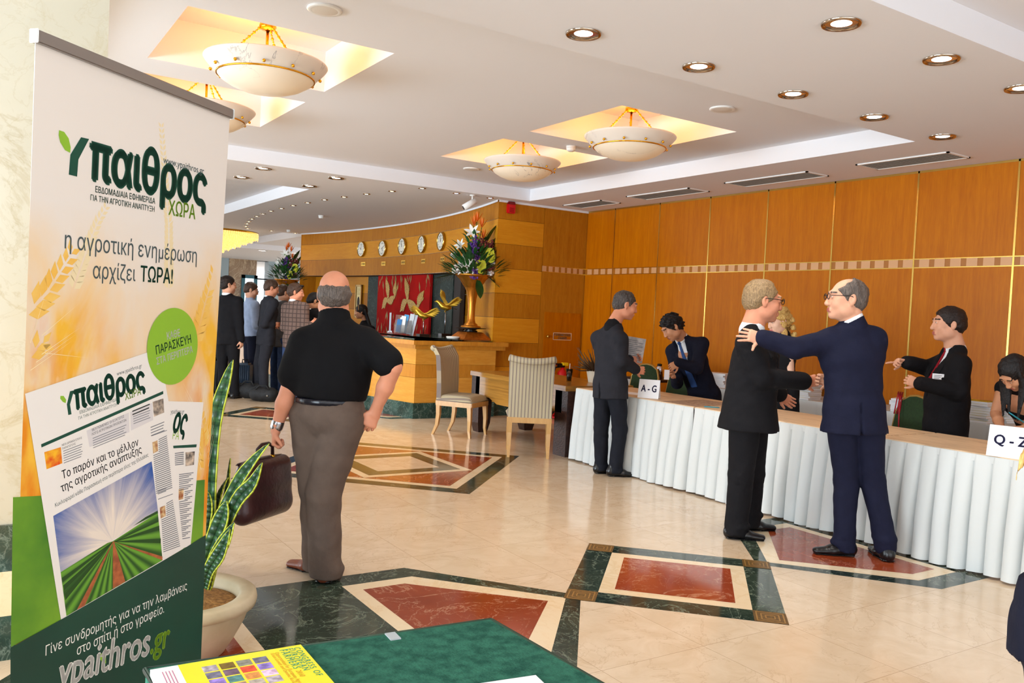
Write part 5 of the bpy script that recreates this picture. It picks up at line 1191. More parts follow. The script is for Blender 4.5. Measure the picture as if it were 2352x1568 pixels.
# green field band, dark green foot
bp(C2((60, 697), (200, 690), (960, 615), (950, 890), (300, 1265), (50, 1400)), M_bgreen, 3)
dk = [buv(*p) for p in C2((52, 1400), (305, 1258), (860, 938), (945, 886))]
bp([(dk[0].x-0.004, dk[0].y), (-0.008, SV1), (0.797, SV1), (0.8, dk[3].y+0.004), (dk[3].x-0.01, dk[3].y), (dk[2].x, dk[2].y), (dk[1].x, dk[1].y)], M_bdark, 12, False)
# masthead
bp(C1((364, 500), (400, 508), (352, 600), (346, 677), (309, 668), (316, 578)), M_pdark, 5); bp(C1((265, 468), (288, 476), (308, 505), (317, 545), (315, 570), (292, 558), (270, 522), (263, 490)), M_plime, 5)
btext('παιθρος', (202, 409), (474, 473), M_pdark, 5, ysc=1.38, bold=0.032)
btext('www.ypaithros.gr', *C1((734, 616), (917, 667)), M_pgrey, 6, ysc=1.15)
btext('ΕΒΔΟΜΑΔΙΑΙΑ ΕΦΗΜΕΡΙΔΑ', *C1((428, 747), (697, 800)), M_pdark, 6, ysc=1.3, bold=0.006); btext('ΓΙΑ ΤΗΝ ΑΓΡΟΤΙΚΗ ΑΝΑΠΤΥΞΗ', *C1((406, 783), (694, 836)), M_pdark, 6, ysc=1.3, bold=0.006)
btext('ΧΩΡΑ', *C1((757, 848), (878, 869)), M_plime, 6, ysc=1.35, bold=0.010)
btext('η αγροτική ενημέρωση', *C1((290, 1000), (884, 1066)), M_pgrey, 6, ysc=1.3); btext('αρχίζει', *C1((417, 1134), (608, 1148)), M_pgrey, 6, ysc=1.3); btext('ΤΩΡΑ!', *C1((630, 1148), (776, 1159)), M_pdark, 6, ysc=1.3, bold=0.010)
# newspaper pages
bp(C2((760, 246), (953, 252), (893, 922), (800, 960)), M_news, 7)
btext('ος', *C2((803, 388), (866, 402)), M_pdark, 8, ysc=1.9, bold=0.03); btext('ΡΑ', *C2((806, 425), (836, 427)), M_plime, 8, ysc=1.6); btext('ypaithros.gr', *C2((798, 305), (862, 305)), M_pgrey, 8, ysc=1.5)
bp(C2((806, 456), (921, 449), (919, 463), (806, 468)), M_pdark, 8); bp(C2((868, 487), (912, 482), (908, 545), (868, 552)), M_pho, 8); bp(C2((836, 660), (860, 656), (857, 705), (836, 711)), M_pho2, 8)
for k in range(7): bp(C2((818, 490+k*9), (860, 484+k*9), (860, 489+k*9), (818, 494+k*9)), M_ntext, 8)
for k in range(34):
    y = 580+k*9.2; x1 = 906-0.0*k-(y-580)*0.055-(10*(k % 3)); bp(C2((838, y+9), (x1, y), (x1, y+4), (838, y+13)), M_ntext, 8) if not 655 < y < 705 else bp(C2((864, y+6), (x1, y), (x1, y+4), (864, y+10)), M_ntext, 8)
bp(C2((115, 212), (720, 8), (755, 60), (790, 255), (858, 938), (285, 1278)), M_news, 9)
bp(C2((326, 200), (345, 196), (326, 262), (333, 308), (318, 312), (311, 262)), M_pdark, 10); bp(C2((281, 222), (296, 222), (308, 240), (306, 256), (292, 250), (280, 235)), M_plime, 10)
btext('παιθρος', *C2((347, 288), (681, 186)), M_pdark, 10, ysc=1.38, bold=0.032); btext('www.ypaithros.gr', *C2((546, 128), (664, 88)), M_pgrey, 10, ysc=1.2); btext('ΧΩΡΑ', *C2((585, 243), (660, 215)), M_plime, 10, ysc=1.35, bold=0.010)
btext('ΕΒΔΟΜΑΔΙΑΙΑ ΕΦΗΜΕΡΙΔΑ', *C2((372, 307), (545, 246)), M_pdark, 10, ysc=1.2); btext('ΓΙΑ ΤΗΝ ΑΓΡΟΤΙΚΗ ΑΝΑΠΤΥΞΗ', *C2((366, 334), (547, 268)), M_pdark, 10, ysc=1.2)
bp(C2((190, 449), (763, 199), (764, 213), (192, 464)), M_pdark, 10)
bp(C2((403, 385), (602, 300), (605, 392), (418, 462)), M_nbox, 10); bp(C2((608, 298), (712, 254), (716, 335), (612, 385)), M_nbox, 10)
bp(C2((205, 486), (283, 462), (290, 538), (216, 566)), M_pep, 10); bp(C2((713, 250), (764, 234), (768, 300), (720, 320)), M_pho, 10)
def lines(x0, y0, x1, y1, n, gap, th=3.2, m=M_ntext):
    for k in range(n):
        j = (k*37 % 11)/11*0.12; xx = x1-(x1-x0)*j; yy = y1-(y1-y0)*j; o = k*gap; bp(C2((x0+k*0.6, y0+o), (xx+k*0.6, yy+o), (xx+k*0.6, yy+o+th), (x0+k*0.6, y0+o+th)), m, 11)
btext('ΒΕΛΤΙΩΜΕΝΕΣ ΟΙ ΕΞΑΓΩΓΕΣ', *C2((430, 388), (580, 322)), M_nblk, 11, ysc=1.1); btext('ΛΟΓΩ ΑΓΡΟΤΙΚΩΝ ΠΡΟΪΟΝΤΩΝ', *C2((428, 408), (590, 340)), M_nblk, 11, ysc=1.1); lines(432, 420, 590, 356, 5, 11)
btext('ΝΕΟΙ ΔΡΟΜΟΙ ΣΤΟΥΣ', *C2((288, 458), (382, 422)), M_nblk, 11, ysc=1.1); btext('ΠΑΡΑΓΩΓΟΥΣ', *C2((290, 474), (352, 450)), M_nblk, 11, ysc=1.1); lines(294, 480, 384, 446, 6, 11)
lines(618, 292, 700, 258, 2, 15, 6, M_nblk); lines(622, 318, 702, 288, 4, 11)
btext('Το παρόν και το μέλλον', *C2((290, 612), (648, 453)), M_nblk, 11, ysc=1.25, bold=0.006); btext('της αγροτικής ανάπτυξης', *C2((285, 674), (663, 487)), M_nblk, 11, ysc=1.25, bold=0.006)
btext('Κυκλοφορεί κάθε Παρασκευή στα περίπτερα όλης της Ελλάδας', *C2((257, 744), (694, 505)), M_pgrey, 11, ysc=1.3)
lines(704, 368, 768, 342, 4, 13, 4); lines(708, 408, 780, 382, 1, 9)
for k in range(27):
    y = 425+k*9.3; xl = 742 if k < 7 else 712+k*0.7; bp(C2((xl, y+(0 if k < 7 else 10)), (780+k*1.0, y-18), (780+k*1.0, y-14), (xl, y+4+(0 if k < 7 else 10))), M_ntext, 11)
bp(C2((712, 440), (736, 430), (739, 480), (716, 492)), M_pho2, 11); lines(737, 668, 778, 652, 2, 12, 4); lines(739, 705, 808, 680, 1, 9); bp(C2((747, 745), (772, 735), (775, 785), (751, 797)), M_pho2, 11)
for k in range(24):
    y = 725+k*9.3; xl = 778 if k < 7 else 750+k*0.6; x1 = 808+k*1.5; bp(C2((xl, y+(0 if k < 7 else 12)), (x1, y-17), (x1, y-13), (xl, y+4+(0 if k < 7 else 12))), M_ntext, 11)
# the printed landscape: sky, cloud streaks, converging furrows
bp(C2((247, 785), (709, 529), (740, 772), (500, 914), (282, 1050)), M_sky, 10)
vq = buv(*C2((527, 905))[0])
def radial(m, c_lo, c_hi, r0, r1, kang, amt, stripes=None):
    g = NT(m); x_, y_, z_ = g.sep(g.coord()); dx = g.math('SUBTRACT', x_, vq.x); dy = g.math('SUBTRACT', y_, vq.y)
    an = g.math('ARCTAN2', dy, dx); rr_ = g.math('SQRT', g.math('ADD', g.math('MULTIPLY', dx, dx), g.math('MULTIPLY', dy, dy)))
    cb = g.n('ShaderNodeCombineXYZ'); g.l(g.math('MULTIPLY', an, kang), cb.inputs[0]); g.l(g.math('MULTIPLY', rr_, 2.0), cb.inputs[1]); n_ = g.noise(cb.outputs[0], 1.0, 5, 0.6)
    f = g.math('ADD', g.rng(rr_, r0, r1), g.math('MULTIPLY', g.math('SUBTRACT', n_, 0.5), amt)); f = g.math('MINIMUM', g.math('MAXIMUM', f, 0.0), 1.0)
    if stripes:
        st = g.math('MULTIPLY_ADD', g.math('SINE', g.math('MULTIPLY', an, stripes)), 0.5, 0.5); f = g.math('MINIMUM', g.math('MULTIPLY', st, g.math('ADD', 0.55, n_)), 1.0)
    g.col(g.mix(f, c_lo, c_hi))
radial(M_sky, lin((238, 226, 214)), lin((34, 86, 168)), 0.06, 0.27, 4.0, 1.5); radial(M_field, lin((34, 84, 30)), lin((104, 164, 52)), 0, 1, 9.0, 1.0, 34.0)
bp(C2((282, 1048), (500, 912), (527, 903), (738, 768), (760, 992), (309, 1254)), M_field, 10.7)
bp(C2((622, 832), (680, 790), (737, 760), (738, 772)), M_fieldd, 10.9)
bp(C2((527, 905), (533, 905), (585, 1092), (527, 1125)), M_path, 10.9); bp(C2((526, 905), (529, 905), (395, 1205), (358, 1225)), M_path, 10.9); bp(C2((530, 903), (532, 906), (760, 975), (759, 992)), M_path, 10.9)
for q in ((286, 1075, 1095), (292, 1110, 1135), (298, 1150, 1180)): bp(C2((524, 907), (526, 909), (q[0]+6, q[2]), (q[0]+2, q[1])), M_fieldd, 10.9)
for q in ((741, 800, 812), (745, 830, 850), (752, 890, 912)): bp(C2((534, 904), (534, 907), (q[0], q[2]), (q[0], q[1])), M_fieldd, 10.9)
# lime disc
cc = buv(397, 795); rr = (buv(452, 775)-cc).length
for k in range(1): sh.use(NM[M_plime.name]).poly([(cc.x+rr*math.cos(2*PI*i/48), cc.y+rr*1.02*math.sin(2*PI*i/48), 13*EPS) for i in range(48)])
btext('ΚΑΘΕ', *C1((750, 1411), (809, 1394)), M_pwhite, 14, ysc=1.35, bold=0.010); btext('ΠΑΡΑΣΚΕΥΗ', *C1((701, 1478), (859, 1424)), M_pdark, 14, ysc=1.35, bold=0.008); btext('ΣΤΑ ΠΕΡΙΠΤΕΡΑ', *C1((703, 1524), (866, 1467)), M_pwhite, 14, ysc=1.35, bold=0.010)
# foot lettering
btext('Γίνε συνδρομητής για να την λαμβάνεις', *C2((210, 1440), (874, 1128)), M_pwhite, 14, ysc=1.25); btext('στο σπίτι ή στο γραφείο.', *C2((357, 1438), (766, 1237)), M_pwhite, 14, ysc=1.25)
btext('ypaithros', *C2((262, 1598), (696, 1433)), M_pwhite, 14, ysc=1.35, bold=0.02); btext('.gr', *C2((700, 1432), (790, 1394)), M_plime, 14, ysc=1.35, bold=0.02); bp(C2((461, 1432), (480, 1428), (494, 1448), (494, 1476), (474, 1466), (463, 1450)), M_plime, 14)
o = sh.obj('printed_sheet', LAY, t); o.matrix_parent_inverse = world_of(t).inverted() @ BM
M_alu = mat('grey aluminium', lin((160, 156, 152)), 0.35, 0.8); M_alu2 = mat('white end cap', lin((226, 226, 224)), 0.4)
a = MB(); a.box((-0.004, -0.012, -0.013), (BWID+0.004, 0.022, 0.013), 0.003); o = a.obj('top_rail', M_alu, t); o.matrix_parent_inverse = world_of(t).inverted() @ BM
for u in (-0.008, BWID+0.003):
    a = MB(); a.box((u, -0.013, -0.015), (u+0.006, 0.024, 0.015), 0.002); o = a.obj('end_cap', M_alu2, t); o.matrix_parent_inverse = world_of(t).inverted() @ BM
a = MB(); a.box((-0.02, -2.15, -0.06), (0.83, -2.06, 0.06), 0.02); o = a.obj('cassette_base', M_alu, t); o.matrix_parent_inverse = world_of(t).inverted() @ BM
a = MB(); a.smooth = True; a.tube([(0.42, -2.06, -0.03), (0.42, 0.0, -0.02)], 0.01, 8); o = a.obj('support_pole', M_alu, t); o.matrix_parent_inverse = world_of(t).inverted() @ BM
# ================================================================== MARBLE COLUMN at the left edge
M_col = marble('column marble', lin((204, 198, 180)), lin((180, 168, 140)), 1.6, 0.6, 0.12, lin((192, 186, 168)))
k = MB(); ce = ony(250, 60, 3.88); cx1 = ce.x
k.use(0).box((cx1-1.0, 3.88, 0.0), (cx1, 4.88, ZS))
for z0, z1, m in ((0.0, 0.18, 1), (0.18, 0.36, 2), (0.36, 0.545, 1)): k.use(m).box((cx1-1.02, 3.86, z0), (cx1+0.02, 4.90, z1))
struct(k.obj('trim_16', [M_col, M_gstone, M_band]), 'cream marble column with green banded foot')
# ================================================================== POTTED SNAKE PLANT
pc = onz(420, 1362, 0.25); PR = 0.300
t = thing('potted_snake_plant', 'snake plant with yellow edged leaves in a round stone pot', 'plant', (pc.x, pc.y, 0))
M_stone = mat('cast stone', lin((206, 190, 160)), 0.55, vary=(5, lin((176, 158, 124)), 0.8), bump=(30, 0.2)); M_soil = mat('sandy soil', lin((170, 124, 66)), 0.95, vary=(60, lin((120, 82, 40)), 1.0), bump=(80, 0.8))
a = MB(); a.smooth = True
a.lathe([(0.0, 0.0), (PR*0.56, 0.0), (PR*0.60, 0.012), (PR*0.72, 0.07), (PR*0.84, 0.14), (PR*0.90, 0.195), (PR*0.90, 0.2), (PR*0.985, 0.205), (PR*1.0, 0.225), (PR*0.985, 0.247), (PR*0.94, 0.255), (PR*0.80, 0.252), (PR*0.75, 0.245), (PR*0.73, 0.20), (PR*0.70, 0.18)], 48, (pc.x, pc.y, 0)); a.obj('pot', M_stone, t)
a = MB(); a.smooth = True; random.seed(2)
a.lathe([(0.0, 0.222), (PR*0.3, 0.228), (PR*0.6, 0.216), (PR*0.745, 0.205)], 40, (pc.x, pc.y, 0)); a.obj('soil', M_soil, t)
M_sans = mat('snake plant leaf', lin((38, 78, 44)), 0.35); g = NT(M_sans); v = g.coord((3, 3, 26)); n1 = g.noise(v, 3.0, 3, 0.6, 0.4); g.col(g.mix(g.rng(n1, 0.44, 0.6), lin((26, 56, 36)), lin((52, 88, 50))))
M_sedge = mat('yellow leaf margin', lin((176, 184, 56)), 0.4)
DR = RX; DF = RY     # screen right, away
def sans(path, w, twist=0.0, thick=0.006):
    """leaf along a path of (px,py,depth behind the pot centre) points; w = half width"""
    Dc = Vector((pc.x, pc.y, 0)).dot(RY); P = []
    for px, py, dd in path:
        r = Vector(ray(px, py)); s = (Dc+dd)/r.dot(RY); P.append(Vector((0, 0, H))+r*s)
    # resample smoothly
    n = 14; pts = []
    for i in range(n+1):
        u = i/n*(len(P)-1); k = min(int(u), len(P)-2); f = u-k
        p0, p1, p2, p3 = P[max(k-1, 0)], P[k], P[k+1], P[min(k+2, len(P)-1)]
        pts.append(0.5*((2*p1)+(p2-p0)*f+(2*p0-5*p1+4*p2-p3)*f*f+(3*p1-p0-3*p2+p3)*f**3))
    m = MB(); m.smooth = True; vs = []
    for i, p in enumerate(pts):
        tg = (pts[min(i+1, n)]-pts[max(i-1, 0)]).normalized(); u = i/n
        s = tg.cross(RY).normalized(); nn = s.cross(tg)
        a_ = twist*u; s2 = s*math.cos(a_)+nn*math.sin(a_); n2 = nn*math.cos(a_)-s*math.sin(a_)
        ww = w*(0.55+0.75*u if u < 0.6 else 1.0*(1-((u-0.6)/0.4)**1.8)+0.0)
        if u >= 0.6: ww = w*max(0.02, (1-((u-0.6)/0.4)**1.7))
        cup = 0.28*ww
        vs += [p-s2*ww-n2*cup, p-s2*ww*0.87-n2*cup*0.7, p+n2*0.0, p+s2*ww*0.87-n2*cup*0.7, p+s2*ww-n2*cup]
    for i in range(n):
        for j in range(4):
            m.use(1 if j in (0, 3) else 0).add([vs[5*i+j], vs[5*i+j+1], vs[5*(i+1)+j+1], vs[5*(i+1)+j]], [(0, 1, 2, 3)])
    o = m.obj('leaf', [M_sans, M_sedge], t)
    so = o.modifiers.new('thickness', 'SOLIDIFY'); so.thickness = thick; so.offset = 0
LV = [([(478, 1345, 0), (483, 1200, 0.0), (486, 1080, 0.0), (497, 960, 0.0), (522, 870, 0), (535, 826, 0)], 0.034, 0.5), ([(478, 1350, -.02), (500, 1210, -.03), (540, 1120, -.05), (580, 1062, -.08), (618, 1018, -.1)], 0.030, 0.9),
 ([(480, 1345, -.05), (505, 1240, -.08), (545, 1150, -.12), (580, 1110, -.15), (602, 1062, -.18)], 0.030, 0.4), ([(474, 1350, 0), (468, 1240, 0.05), (475, 1120, 0.05), (484, 1080, 0.05)], 0.024, 0.3),
 ([(472, 1340, .05), (470, 1200, .08), (488, 1110, .1), (497, 1052, .1)], 0.018, 0.5), ([(482, 1330, .04), (500, 1200, .08), (520, 1140, .1), (529, 1052, .1)], 0.016, 0.8), ([(478, 1330, .02), (485, 1220, .04), (505, 1140, .06), (524, 1096, .06)], 0.022, 1.2),
 ([(475, 1340, -.06), (480, 1270, -.1), (510, 1190, -.12), (520, 1150, -.12)], 0.036, 0.4), ([(476, 1350, -.06), (490, 1290, -.1), (520, 1240, -.14), (538, 1200, -.15)], 0.034, 0.8), ([(470, 1350, -.08), (480, 1310, -.12), (505, 1270, -.15), (528, 1215, -.16)], 0.03, 0.3),
 ([(466, 1350, -.05), (462, 1250, -.05), (470, 1170, -.05), (478, 1130, -.05)], 0.034, -0.4), ([(455, 1350, 0), (452, 1200, 0.05), (462, 1080, 0.05), (470, 1010, 0.05)], 0.03, 0.3), ([(440, 1350, 0), (430, 1200, 0), (440, 1050, 0.02), (446, 950, 0.0)], 0.034, 0.5), ([(420, 1350, 0.05), (400, 1200, 0.08), (395, 1080, 0.1)], 0.034, 0.2), ([(468, 1345, .0), (463, 1240, .0), (466, 1120, .02), (470, 980, .02), (484, 890, 0.02)], 0.026, 0.2)]
for path, w, tw in LV: sans(path, w, tw)
# ================================================================== GREEN TABLE IN THE FOREGROUND with booklet, tape and paper
GZ = 0.75; gc = onz(1127, 1420, GZ); gl_ = onz(360, 1530, GZ); gr_ = onz(1385, 1568, GZ)
e1 = (gl_-gc); e1.z = 0; e2 = (gr_-gc); e2.z = 0; w1 = e1.length+0.02; e1.normalize(); e2.normalize()
M_felt = mat('green felt board', lin((56, 112, 92)), 0.9, spec=0.15, vary=(38, lin((34, 82, 68)), 1.0), bump=(160, 0.3)); M_felte = mat('dark green edging', lin((38, 58, 40)), 0.7)
t = thing('green_table', 'dark green felt covered table at the bottom edge', 'table', (gc+e1*0.4+e2*0.4).xy.to_3d())
Q = [gc, gc+e1*w1, gc+e1*w1+e2*0.75, gc+e2*0.75]
a = MB(); a.prism([q-Vector((0, 0, 0.03)) for q in Q], (0, 0, 0.03)); a.obj('felt_top', M_felt, t)
a = MB(); a.smooth = True; a.tube([q-Vector((0, 0, 0.006)) for q in Q]+[Q[0]-Vector((0, 0, 0.006))], 0.008, 8, False); a.obj('edge_piping', M_felte, t)
for q in Q:
    c = (Q[0]+Q[2])/2; d = (c-q).normalized()*0.07; a = MB(); p = q+d; a.box((p.x-0.02, p.y-0.02, 0), (p.x+0.02, p.y+0.02, GZ-0.03)); a.obj('leg', M_dleg, t)
tp_ = onz(903, 1463, GZ); M_tape = mat('clear tape', lin((214, 220, 222)), 0.15, alpha=0.6)
a = MB(); T = Matrix.Translation(tp_) @ Matrix.Rotation(math.atan2(e1.y, e1.x), 4, 'Z'); a.box((-0.012, -0.02, 0.0005), (0.012, 0.018, 0.003), M=T); a.box((-0.012, -0.022, -0.02), (0.012, -0.019, 0.003), M=T); tag(a.obj('clear_tape', M_tape), 'strip of clear tape over the edge of the green table', 'tape')
# yellow booklet
m0, m1, m2 = onz(345, 1538, GZ+0.012), onz(690, 1480, GZ+0.012), onz(785, 1568, GZ+0.012)
ux = (m1-m0); mw = ux.length; ux.normalize(); uy = Vector((0, 0, 1)).cross(ux)       # ux along the top edge of the cover as seen, uy away
mh = 0.24
t = thing('yellow_booklet', 'yellow congress booklet with small pictures on the green table', 'booklet', (m0+m1)/2-uy*mh/2-Vector((0, 0, 0.012)))
T = Matrix(((ux.x, uy.x, 0, m0.x), (ux.y, uy.y, 0, m0.y), (0, 0, 1, GZ), (0, 0, 0, 1)))
dskew = T.inverted() @ m2; sk = (dskew.x-mw)/(-dskew.y) if dskew.y < -0.01 else 0.0
M_cyel = mat('yellow cover', lin((240, 228, 40)), 0.3); M_ctl = mat('teal lettering', lin((30, 150, 120)), 0.5); M_cor = mat('orange lettering', lin((232, 150, 20)), 0.5); M_mag = mat('magenta lettering', lin((190, 120, 150)), 0.5)
a = MB(); a.box((0, -mh, 0.0008), (mw, 0, 0.010), M=T); a.obj('pages', M_bw, t)
a = MB(); a.use(0).box((mw*0.17, -mh, 0.0102), (mw+0.001, 0.001, 0.012), M=T); a.use(1).box((0, -mh, 0.0102), (mw*0.17, 0.001, 0.012), M=T)
cols = [(150, 140, 150), (200, 60, 40), (140, 110, 100), (90, 90, 110), (190, 120, 60), (90, 70, 20), (120, 100, 170), (150, 140, 130), (90, 70, 90), (200, 160, 190), (110, 110, 100), (60, 110, 110)]
PM_ = [mat('cover picture %d' % i, lin(c), 0.4, vary=(70, tuple(min(1, q*2.2) for q in lin(c)), 1.0)) for i, c in enumerate(cols)]
mats_ = [M_cyel, M_pwhite, M_ctl, M_cor, M_mag]+PM_
s_ = mw*0.094
for i in range(4):
    for j in range(4):
        x0 = mw*0.30+i*s_*1.18; y0 = -0.028-j*s_*1.18
        if i*0+j < 4: a.use(5+(i*5+j*3) % 12).box((x0, y0-s_, 0.012), (x0+s_, y0, 0.0123), M=T)
TX = T @ Matrix.Translation((0, 0, 0.0125)) @ Matrix.Rotation(-PI/2, 4, 'Z')       # baseline runs towards the viewer
def mtext(body, y_start, x_line, width, mi, ysc=1.0, **kw):
    vs, fs = text_mesh(body, 1.0, **kw); xs_ = [q[0] for q in vs]; sx = width/(max(xs_)-min(xs_)); x0 = min(xs_)
    MM = T @ Matrix.Translation((x_line, y_start, 0.0126)) @ Matrix.Rotation(-PI/2, 4, 'Z')
    a.use(mi).add([MM @ Vector(((q[0]-x0)*sx, q[1]*sx*ysc, 0)) for q in vs], fs)
mtext('CONGRESS OF', -0.012, mw*0.935, 0.150, 2, spacing=1.25); mtext('EUROPEAN', -0.012, mw*0.885, 0.115, 2, spacing=1.25); mtext('FARMERS', -0.012, mw*0.835, 0.10, 2, spacing=1.25); mtext('2010', -0.122, mw*0.835, 0.03, 3)
mtext('Opportunities for European Agriculture', -0.02, mw*0.795, 0.19, 3); mtext('Green Growth and Dynamic Rural Areas', -0.02, mw*0.765, 0.18, 3)
for k in range(4): a.use(4).box((mw*(0.06+0.02*k), -0.10-0.01*k, 0.012), (mw*(0.066+0.02*k), -0.02, 0.0123), M=T)
a.obj('cover', mats_, t)
pp = onz(1105, 1572, GZ); a = MB(); T = Matrix.Translation((pp.x, pp.y-0.10, GZ)) @ Matrix.Rotation(-0.15, 4, 'Z'); a.box((-0.105, -0.1, 0.0008), (0.105, 0.1, 0.003), 0.0, M=T); tag(a.obj('paper_sheet', M_paper), 'white paper edge at the bottom of the green table', 'paper')
# ================================================================== PEOPLE: smooth blended solids polygonised with surface nets
def nrm(v): v = np.asarray(v, float); return v/(np.linalg.norm(v)+1e-12)
class Solid:
    def __init__(s): s.ops = []; s.fns = []
    def seg(s, p0, p1, r0, r1, side=None, k=0.02, op='add'):
        """tapered segment; r may be a number or (half width along side, half depth)"""
        p0 = np.array(p0, float); p1 = np.array(p1, float)
        r0 = (r0, r0) if np.isscalar(r0) else r0; r1 = (r1, r1) if np.isscalar(r1) else r1
        s.ops.append(('seg', p0, p1, r0, r1, None if side is None else nrm(side), k, op)); return s
    def ell(s, c, r, R=None, k=0.02, op='add'):
        s.ops.append(('ell', np.array(c, float), np.array(r, float)*np.ones(3), np.eye(3) if R is None else np.asarray(R, float), k, op)); return s
    def cut(s, p, n):      # keep the side the normal points away from
        s.ops.append(('cut', np.array(p, float), nrm(n))); return s
    def noise(s, amp, freq, seed=0, near=None):
        s.fns.append((amp, freq, seed, near)); return s
    def mesh(s, res):
        lo = np.full(3, 1e9); hi = -lo
        for o in s.ops:
            if o[0] == 'seg' and o[7] == 'add':
                m = max(*o[3], *o[4]); lo = np.minimum(lo, np.minimum(o[1], o[2])-m); hi = np.maximum(hi, np.maximum(o[1], o[2])+m)
            elif o[0] == 'ell' and o[5] == 'add': m = o[2].max(); lo = np.minimum(lo, o[1]-m); hi = np.maximum(hi, o[1]+m)
        lo -= 2.5*res; hi += 2.5*res; n = np.ceil((hi-lo)/res).astype(int)+1
        ax = [lo[i]+np.arange(n[i])*res for i in range(3)]
        D = np.full(n, 0.5)
        for o in s.ops:
            if o[0] == 'cut':
                P = sum((ax[i]-o[1][i]).reshape([-1 if j == i else 1 for j in range(3)])*o[2][i] for i in range(3)); D = np.maximum(D, P); continue
            if o[0] == 'seg':
                _, p0, p1, r0, r1, side, k, op = o; m = max(*r0, *r1)+k+3*res; a, b = np.minimum(p0, p1)-m, np.maximum(p0, p1)+m
            else:
                _, c, r, R, k, op = o; m = r.max()+k+3*res; a, b = c-m, c+m
            i0 = np.clip(np.floor((a-lo)/res).astype(int), 0, n-1); i1 = np.clip(np.ceil((b-lo)/res).astype(int)+1, 1, n)
            sl = tuple(slice(i0[q], i1[q]) for q in range(3))
            X, Y, Z = np.meshgrid(*[ax[q][sl[q]] for q in range(3)], indexing='ij')
            if X.size == 0: continue
            if o[0] == 'seg':
                d = p1-p0; L2 = d@d+1e-12
                qx, qy, qz = X-p0[0], Y-p0[1], Z-p0[2]
                t = np.clip((qx*d[0]+qy*d[1]+qz*d[2])/L2, 0, 1)
                qx = qx-t*d[0]; qy = qy-t*d[1]; qz = qz-t*d[2]
                ra = r0[0]+(r1[0]-r0[0])*t; rb = r0[1]+(r1[1]-r0[1])*t
                if side is None or (r0[0] == r0[1] and r1[0] == r1[1]): E = np.sqrt(qx*qx+qy*qy+qz*qz)-ra
                else:
                    dn = nrm(d) if L2 > 1e-9 else np.array([0, 0, 1.0]); sd = nrm(side-dn*(side@dn)); fr = np.cross(dn, sd)
                    u = qx*sd[0]+qy*sd[1]+qz*sd[2]; v = qx*fr[0]+qy*fr[1]+qz*fr[2]; w = qx*dn[0]+qy*dn[1]+qz*dn[2]; rm = np.minimum(ra, rb)
                    E = (np.sqrt((u/ra)**2+(v/rb)**2+(w/rm)**2)-1)*rm
            else:
                q = np.stack([X-c[0], Y-c[1], Z-c[2]], -1) @ R
                g_ = np.sqrt(((q/r)**2).sum(-1)); g2 = np.sqrt(((q/r**2)**2).sum(-1))+1e-9; E = g_*(g_-1)/g2
            A = D[sl]
            if op == 'add':
                h_ = np.clip(0.5+0.5*(A-E)/k, 0, 1); D[sl] = A*(1-h_)+E*h_-k*h_*(1-h_)
            else:
                h_ = np.clip(0.5-0.5*(A+E)/k, 0, 1); D[sl] = A*(1-h_)-E*h_+k*h_*(1-h_)
        if s.fns:
            X, Y, Z = np.meshgrid(*ax, indexing='ij')
            for amp, fq, seed, near in s.fns:
                rnd = np.random.RandomState(seed); N = 0
                for i in range(5):
                    kx, ky, kz = rnd.normal(size=3)*fq*(0.6+0.35*i); N = N+np.sin(kx*X+ky*Y+kz*Z+rnd.uniform(0, 6.28))/(1+0.35*i)
                w = 1.0
                if near is not None:
                    w = 0.0
                    for p, r in near: w = np.maximum(w, np.exp(-((X-p[0])**2+(Y-p[1])**2+(Z-p[2])**2)/(r*r)))
                D = D+amp*N*0.45*w
        I = D < 0
        c = np.zeros(tuple(n-1), int); S = np.zeros(tuple(n-1)+(3,)); cnt = np.zeros(tuple(n-1))
        def sub(Aa, o_): return Aa[o_[0]:Aa.shape[0]-1+o_[0], o_[1]:Aa.shape[1]-1+o_[1], o_[2]:Aa.shape[2]-1+o_[2]]
        cor = [(i, j, k2) for i in (0, 1) for j in (0, 1) for k2 in (0, 1)]
        for a in cor:
            for q in range(3):
                if a[q] == 0:
                    b = list(a); b[q] = 1; da, db = sub(D, a), sub(D, b); m = (da < 0) != (db < 0)
                    t = np.where(m, da/np.where(m, da-db, 1), 0)
                    for z in range(3): S[..., z] += np.where(m, a[z]+(t if z == q else 0), 0)
                    cnt += m
        act = cnt > 0; idx = np.full(tuple(n-1), -1); ii = np.argwhere(act); idx[act] = np.arange(len(ii))
        V = lo+res*(ii+S[act]/cnt[act][:, None])
        F = []
        for q in range(3):
            o1, o2 = [(1, 2), (2, 0), (0, 1)][q]
            a = [slice(None)]*3; b = [slice(None)]*3; a[q] = slice(0, -1); b[q] = slice(1, None)
            ch = I[tuple(a)] != I[tuple(b)]; e = np.argwhere(ch)
            e = e[(e[:, o1] > 0) & (e[:, o2] > 0) & (e[:, o1] < n[o1]-1) & (e[:, o2] < n[o2]-1)]
            if len(e) == 0: continue
            def at(d1, d2): f = e.copy(); f[:, o1] += d1; f[:, o2] += d2; return idx[f[:, 0], f[:, 1], f[:, 2]]
            Q = np.stack([at(-1, -1), at(0, -1), at(0, 0), at(-1, 0)], 1); ins = I[e[:, 0], e[:, 1], e[:, 2]]
            Q[~ins] = Q[~ins][:, ::-1]; F.append(Q)
        F = np.concatenate(F) if F else np.zeros((0, 4), int); F = F[(F >= 0).all(1)]
        return V, F
